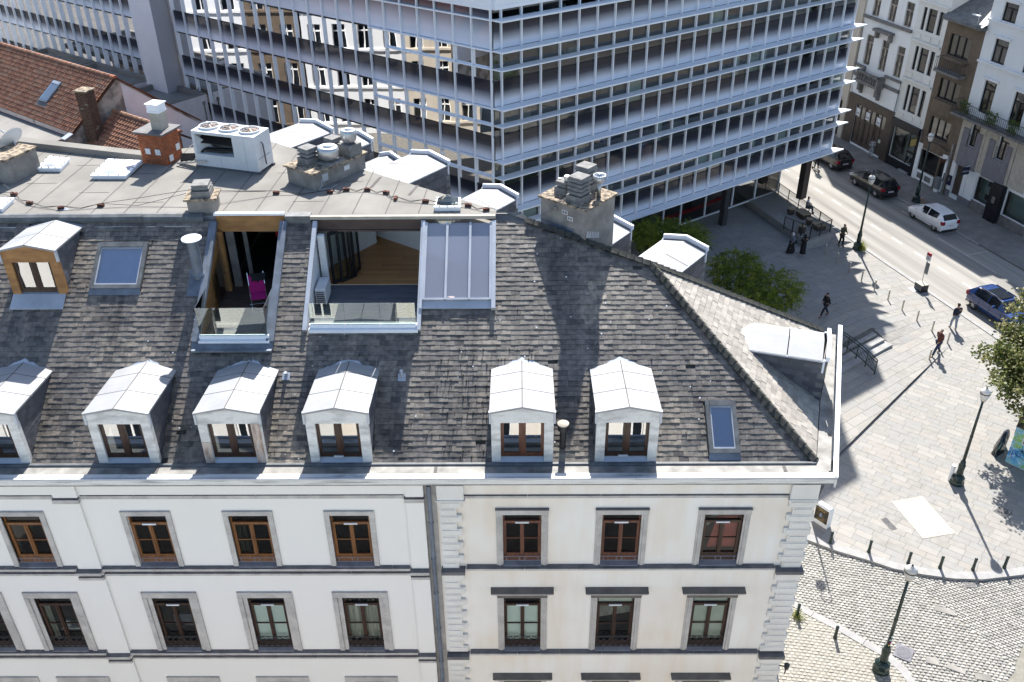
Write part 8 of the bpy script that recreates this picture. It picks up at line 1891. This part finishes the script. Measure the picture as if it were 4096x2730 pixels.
    t_.location = loc; t_.rotation_euler = (0, 0, rz); return t_
toC = -math.pi / 2
person('man in an olive jacket standing by the road lamp looking down at his hands', (23.76, 62.25, 0), R(-60), 1.78, stride=.10, arms=((.28, .45), (.25, .4)), top='olive', bottom='black_cloth', lean=.05)
w1 = person('woman with a white headscarf, grey blue jacket and long black skirt walking', (19.45, 60.1, .48), R(-150), 1.66, stride=.22, arms=((.15, .2), (-.12, .1)), top='grey_blue', bottom='black_cloth', skirt=.12, scarf='white_cloth', shoe='white_cloth')
hb = thing('handbag', 'dark green handbag at the elbow of the woman with the white headscarf', 'bag', (19.72, 60.35, 1.3)); b = MB(); b.bevbox((19.72, 60.35, 1.3), (.3, .14, .26), .05); b.build('pouch', M['green_iron'], hb); b = MB(); b.tube([(19.62, 60.33, 1.42), (19.62, 60.3, 1.7), (19.8, 60.3, 1.7), (19.82, 60.33, 1.42)], .014, 5); b.build('strap', M['green_iron'], hb)
person('woman in a long black robe and black headscarf with white shoes', (20.25, 59.85, .48), R(100), 1.66, stride=.05, arms=((.2, .45), (.2, .4)), top='black_cloth', bottom='black_cloth', skirt=.14, scarf='black_cloth', shoe='white_cloth')
person('woman in a black hooded coat and jeans striding across the shaded plaza', (19.27, 50.85, .74), R(200), 1.68, stride=.34, arms=((-.15, .1), (.15, .2)), top='black_cloth', bottom='navy_cloth', hair='black_cloth', shoe='wood_red' if False else 'rust_check', lean=.04)
person('man in a dark padded jacket, cap and pale jeans walking away on the sunny pavement', (27.41, 50.44, 0), R(95), 1.80, stride=.16, arms=((-.1, .1), (.1, .1)), top='navy_cloth', bottom='jeans_pale', hat='black_cloth', shoe='pale_grey')
person('man in a checked brown shirt and blue jeans stepping over the ramp edge', (25.15, 47.35, .05), R(205), 1.80, stride=.36, arms=((.22, .2), (-.2, .1)), top='rust_check', bottom='jeans', shoe='navy_cloth', hair='hair')
person('person in a pale grey tracksuit standing before the brown garage doors', (31.63, 80.0, 0), R(-110), 1.76, stride=.09, arms=((.12, .3), (.1, .3)), top='pale_grey', bottom='pale_grey', skin='skin_dark', shoe='tan')
person('seated figure in a grey top and jeans half hidden behind the brown column', (22.25, 66.55, FZ - .42), R(-20), 1.70, arms=((.25, .4), (.2, .4)), top='pale_grey', bottom='jeans', sit=True, shoe='black_cloth')
person('figure in black riding a kick scooter past the farthest parked car', (26.05, 77.3, .05), R(110), 1.75, stride=.12, arms=((.35, .5), (.35, .5)), top='black_cloth', bottom='black_cloth')
ks = thing('kick_scooter', 'black kick scooter under the rider beside the brown column', 'scooter', (26.05, 77.3, -.12)); frk = ((26.05, 77.3, 0), (-.34, .94, 0), (-.94, -.34, 0))
b = MB(frk); b.bx(-.35, .4, -.08, .08, .0, .05); b.build('deck', M['black_plastic'], ks); b = MB(frk); b.cyl((.5, 0, .0), (.42, 0, 1.0), .02, n=6); b.cyl((.42, -.22, 1.0), (.42, .22, 1.0), .018, n=6); b.build('handlebar', M['iron'], ks)
for x in (-.45, .52): b = MB(frk); b.cyl((x, -.02, -.02), (x, .02, -.02), .1, n=14); b.build('wheel', M['tyre'], ks)

# ================================================================ trees and weeds
def leafy(b, c, rad, n, size, nm, droop=.3, clump=26, flat=1.0):
    """leaf-sized faces in uneven clumps through the volume"""
    for _ in range(n // clump):
        while True:
            p = Vector((rnd.uniform(-1, 1), rnd.uniform(-1, 1), rnd.uniform(-1, 1)))
            if .35 < p.length < 1: break
        k = Vector((c[0] + p.x * rad[0], c[1] + p.y * rad[1], c[2] + p.z * rad[2])); cr = rnd.uniform(.22, .42) * min(rad) ** .5; base = rnd.randrange(nm)
        for _ in range(clump):
            q = k + Vector((rnd.gauss(0, cr * .5), rnd.gauss(0, cr * .5), rnd.gauss(0, cr * .38 * flat)))
            a = Vector((rnd.uniform(-1, 1), rnd.uniform(-1, 1), rnd.uniform(-.6, .2) - droop)).normalized() * size * rnd.uniform(.6, 1.3); t_ = a.cross(Vector((rnd.uniform(-1, 1), rnd.uniform(-1, 1), rnd.uniform(-1, 1)))).normalized() * size * .42
            b.face([tuple(q), tuple(q + a * .5 + t_), tuple(q + a), tuple(q + a * .5 - t_)], base if rnd.random() < .7 else rnd.randrange(nm))
def tree(name, label, base, h, blobs, n, size, mats, group=None, droop=.3, tr_=.12):
    t_ = thing(name, label, 'tree', base, group)
    b = MB(); top = Vector(blobs[0][0]); bv = Vector(base); mid = bv.lerp(top, .55) + Vector((.08, -.05, 0)); b.tube([tuple(bv), tuple(mid)], tr_, 8)
    b.cyl(mid, top, tr_ * .8, tr_ * .35, 8); b.build('trunk', M['bark'], t_)
    b = MB()
    for c, r_ in blobs:
        for _ in range(3): e = Vector(c) + Vector((rnd.uniform(-.7, .7) * r_[0], rnd.uniform(-.7, .7) * r_[1], rnd.uniform(0, .7) * r_[2])); b.cyl(mid, e, tr_ * .4, tr_ * .1, 5)
    b.build('limbs', M['bark'], t_)
    b = MB(); tot = sum(r_[0] * r_[1] * r_[2] for c, r_ in blobs)
    for c, r_ in blobs: leafy(b, c, r_, int(n * (r_[0] * r_[1] * r_[2] / tot)), size, len(mats), droop)
    b.build('crown', mats, t_); return t_
tree('plane_tree', 'broad leafy tree with bright pale leaves at the right picture edge', (26.6, 39.6, 0), 7, [((25.9, 39.0, 5.0), (1.9, 2.2, 1.5)), ((25.3, 37.6, 4.4), (1.8, 2.0, 1.1)), ((26.6, 40.8, 5.8), (1.8, 2.0, 1.6)), ((27.3, 38.2, 5.6), (2.0, 2.4, 1.8)), ((25.0, 40.3, 4.3), (1.3, 1.2, .9)), ((25.0, 35.9, 4.0), (1.2, 1.1, .7)), ((27.4, 41.8, 7.2), (1.5, 1.5, 1.3)), ((25.0, 39.0, 4.6), (1.6, 1.6, .9))], 22000, .17, M['leaf_pale'], droop=.1, tr_=.16)
bush = [((8.9, 55.5, 4.2), 1.5, 'feathery green tree peeping between chimney and first white dormer'), ((10.9, 55.3, 4.0), 1.5, 'feathery green tree behind the apex of the right white dormer'), ((13.6, 51.8, 3.6), 1.7, 'feathery green tree right of the white dormer below the dark column'), ((15.2, 49.3, 3.7), 1.9, 'largest feathery green tree spreading over the shaded plaza'), ((13.6, 47.3, 3.4), 1.6, 'nearest feathery green tree above the roof ridge')]
for (x, y, z), r_, lab in bush:
    t_ = thing('feathery_tree', lab, 'tree', (x, y, .3), 'feathery trees behind the house'); b = MB()
    for q in range(5): a = q * 1.256 + x; b.tube([(x + .1 * math.cos(a), y + .1 * math.sin(a), .3), (x + .3 * r_ * math.cos(a), y + .3 * r_ * math.sin(a), z * .6), (x + .7 * r_ * math.cos(a), y + .7 * r_ * math.sin(a), z + .2)], .035, 5)
    b.build('trunk', M['bark'], t_); b = MB()
    for q in range(520):
        a, e_ = rnd.uniform(0, 6.283), rnd.uniform(0, 1) ** .6; o = Vector((x + r_ * .85 * e_ * math.cos(a), y + r_ * .85 * e_ * math.sin(a), z + rnd.uniform(-1.5, .95) * (1.15 - e_ * .6))); dv = Vector((math.cos(a) * .5 + rnd.uniform(-.6, .6), math.sin(a) * .5 + rnd.uniform(-.6, .6), rnd.uniform(-.1, .9))).normalized(); L_ = rnd.uniform(.45, 1.05); mi = rnd.choice((0, 0, 1, 1, 2, 3)); st = 9
        for k in range(st):
            f = k / st; p = o + dv * (L_ * f) + Vector((0, 0, -.55 * L_ * f * f))
            for _ in range(3):
                v_ = (dv * .5 + Vector((rnd.uniform(-1, 1), rnd.uniform(-1, 1), rnd.uniform(-.9, .5)))).normalized() * rnd.uniform(.09, .17); w_ = v_.cross(Vector((rnd.uniform(-1, 1), rnd.uniform(-1, 1), rnd.uniform(-1, 1)))).normalized() * .022; b.face([tuple(p), tuple(p + v_ * .5 + w_), tuple(p + v_), tuple(p + v_ * .5 - w_)], mi)
    b.build('crown', M['leaf'], t_)
for (x, y, r_, lab) in ((25.1, 61.4, .28, 'tall weeds growing at the foot of the road edge lamp'), (11.7, 27.2, .3, 'tuft of yellow green grass round a bollard near the house corner')):
    t_ = thing('weeds', lab, 'weeds', (x, y, 0)); b = MB()
    for _ in range(140):
        a = rnd.uniform(0, 6.28); q = rnd.uniform(0, r_); p = Vector((x + q * math.cos(a), y + q * math.sin(a), 0)); hgt_ = rnd.uniform(.1, .9 if r_ < .29 else .22); tip = p + Vector((rnd.uniform(-.2, .2), rnd.uniform(-.2, .2), hgt_)); s_ = Vector((rnd.uniform(-.03, .03), rnd.uniform(-.03, .03), 0)); b.face([tuple(p - s_), tuple(p.lerp(tip, .6) + s_ * 1.3), tuple(tip)], rnd.randrange(2))
    b.build('blades', [M['leaf'][3], M['leaf_pale'][1]], t_)
# fronts on the back street seen only as reflections in the offices
for i, (q0, q1, m_, tx, nc) in enumerate(((0, .22, 'house_sand', 'sandstone', 3), (.225, .52, 'house_white', 'white', 4), (.525, .68, 'house_brown', 'brown', 2), (.685, 1.0, 'house_white', 'tall white', 4))):
    A_, B_ = Vector((-36.5, 44, 0)), Vector((-44.5, 74, 0)); street_front('reflected_house', A_.lerp(B_, q0), A_.lerp(B_, q1), 15.5 + i, M[m_], tx + ' back street house that shows only mirrored in the office glass', nc, 4, 2.2, 1.2, .6)
street_front('opposite_house', (13.5, 3.6), (-9, 3.6), 12.6, M['render_cream'], 'cream house across the front street seen only as reflections in the dormer windows', 7, 3, 2.2, 2.0)
street_front('opposite_house', (-9.1, 3.6), (-32, 3.6), 12.9, M['house_stone'], 'stone house across the front street seen only as reflections in the dormer windows', 8, 3, 2.2, 2.2)
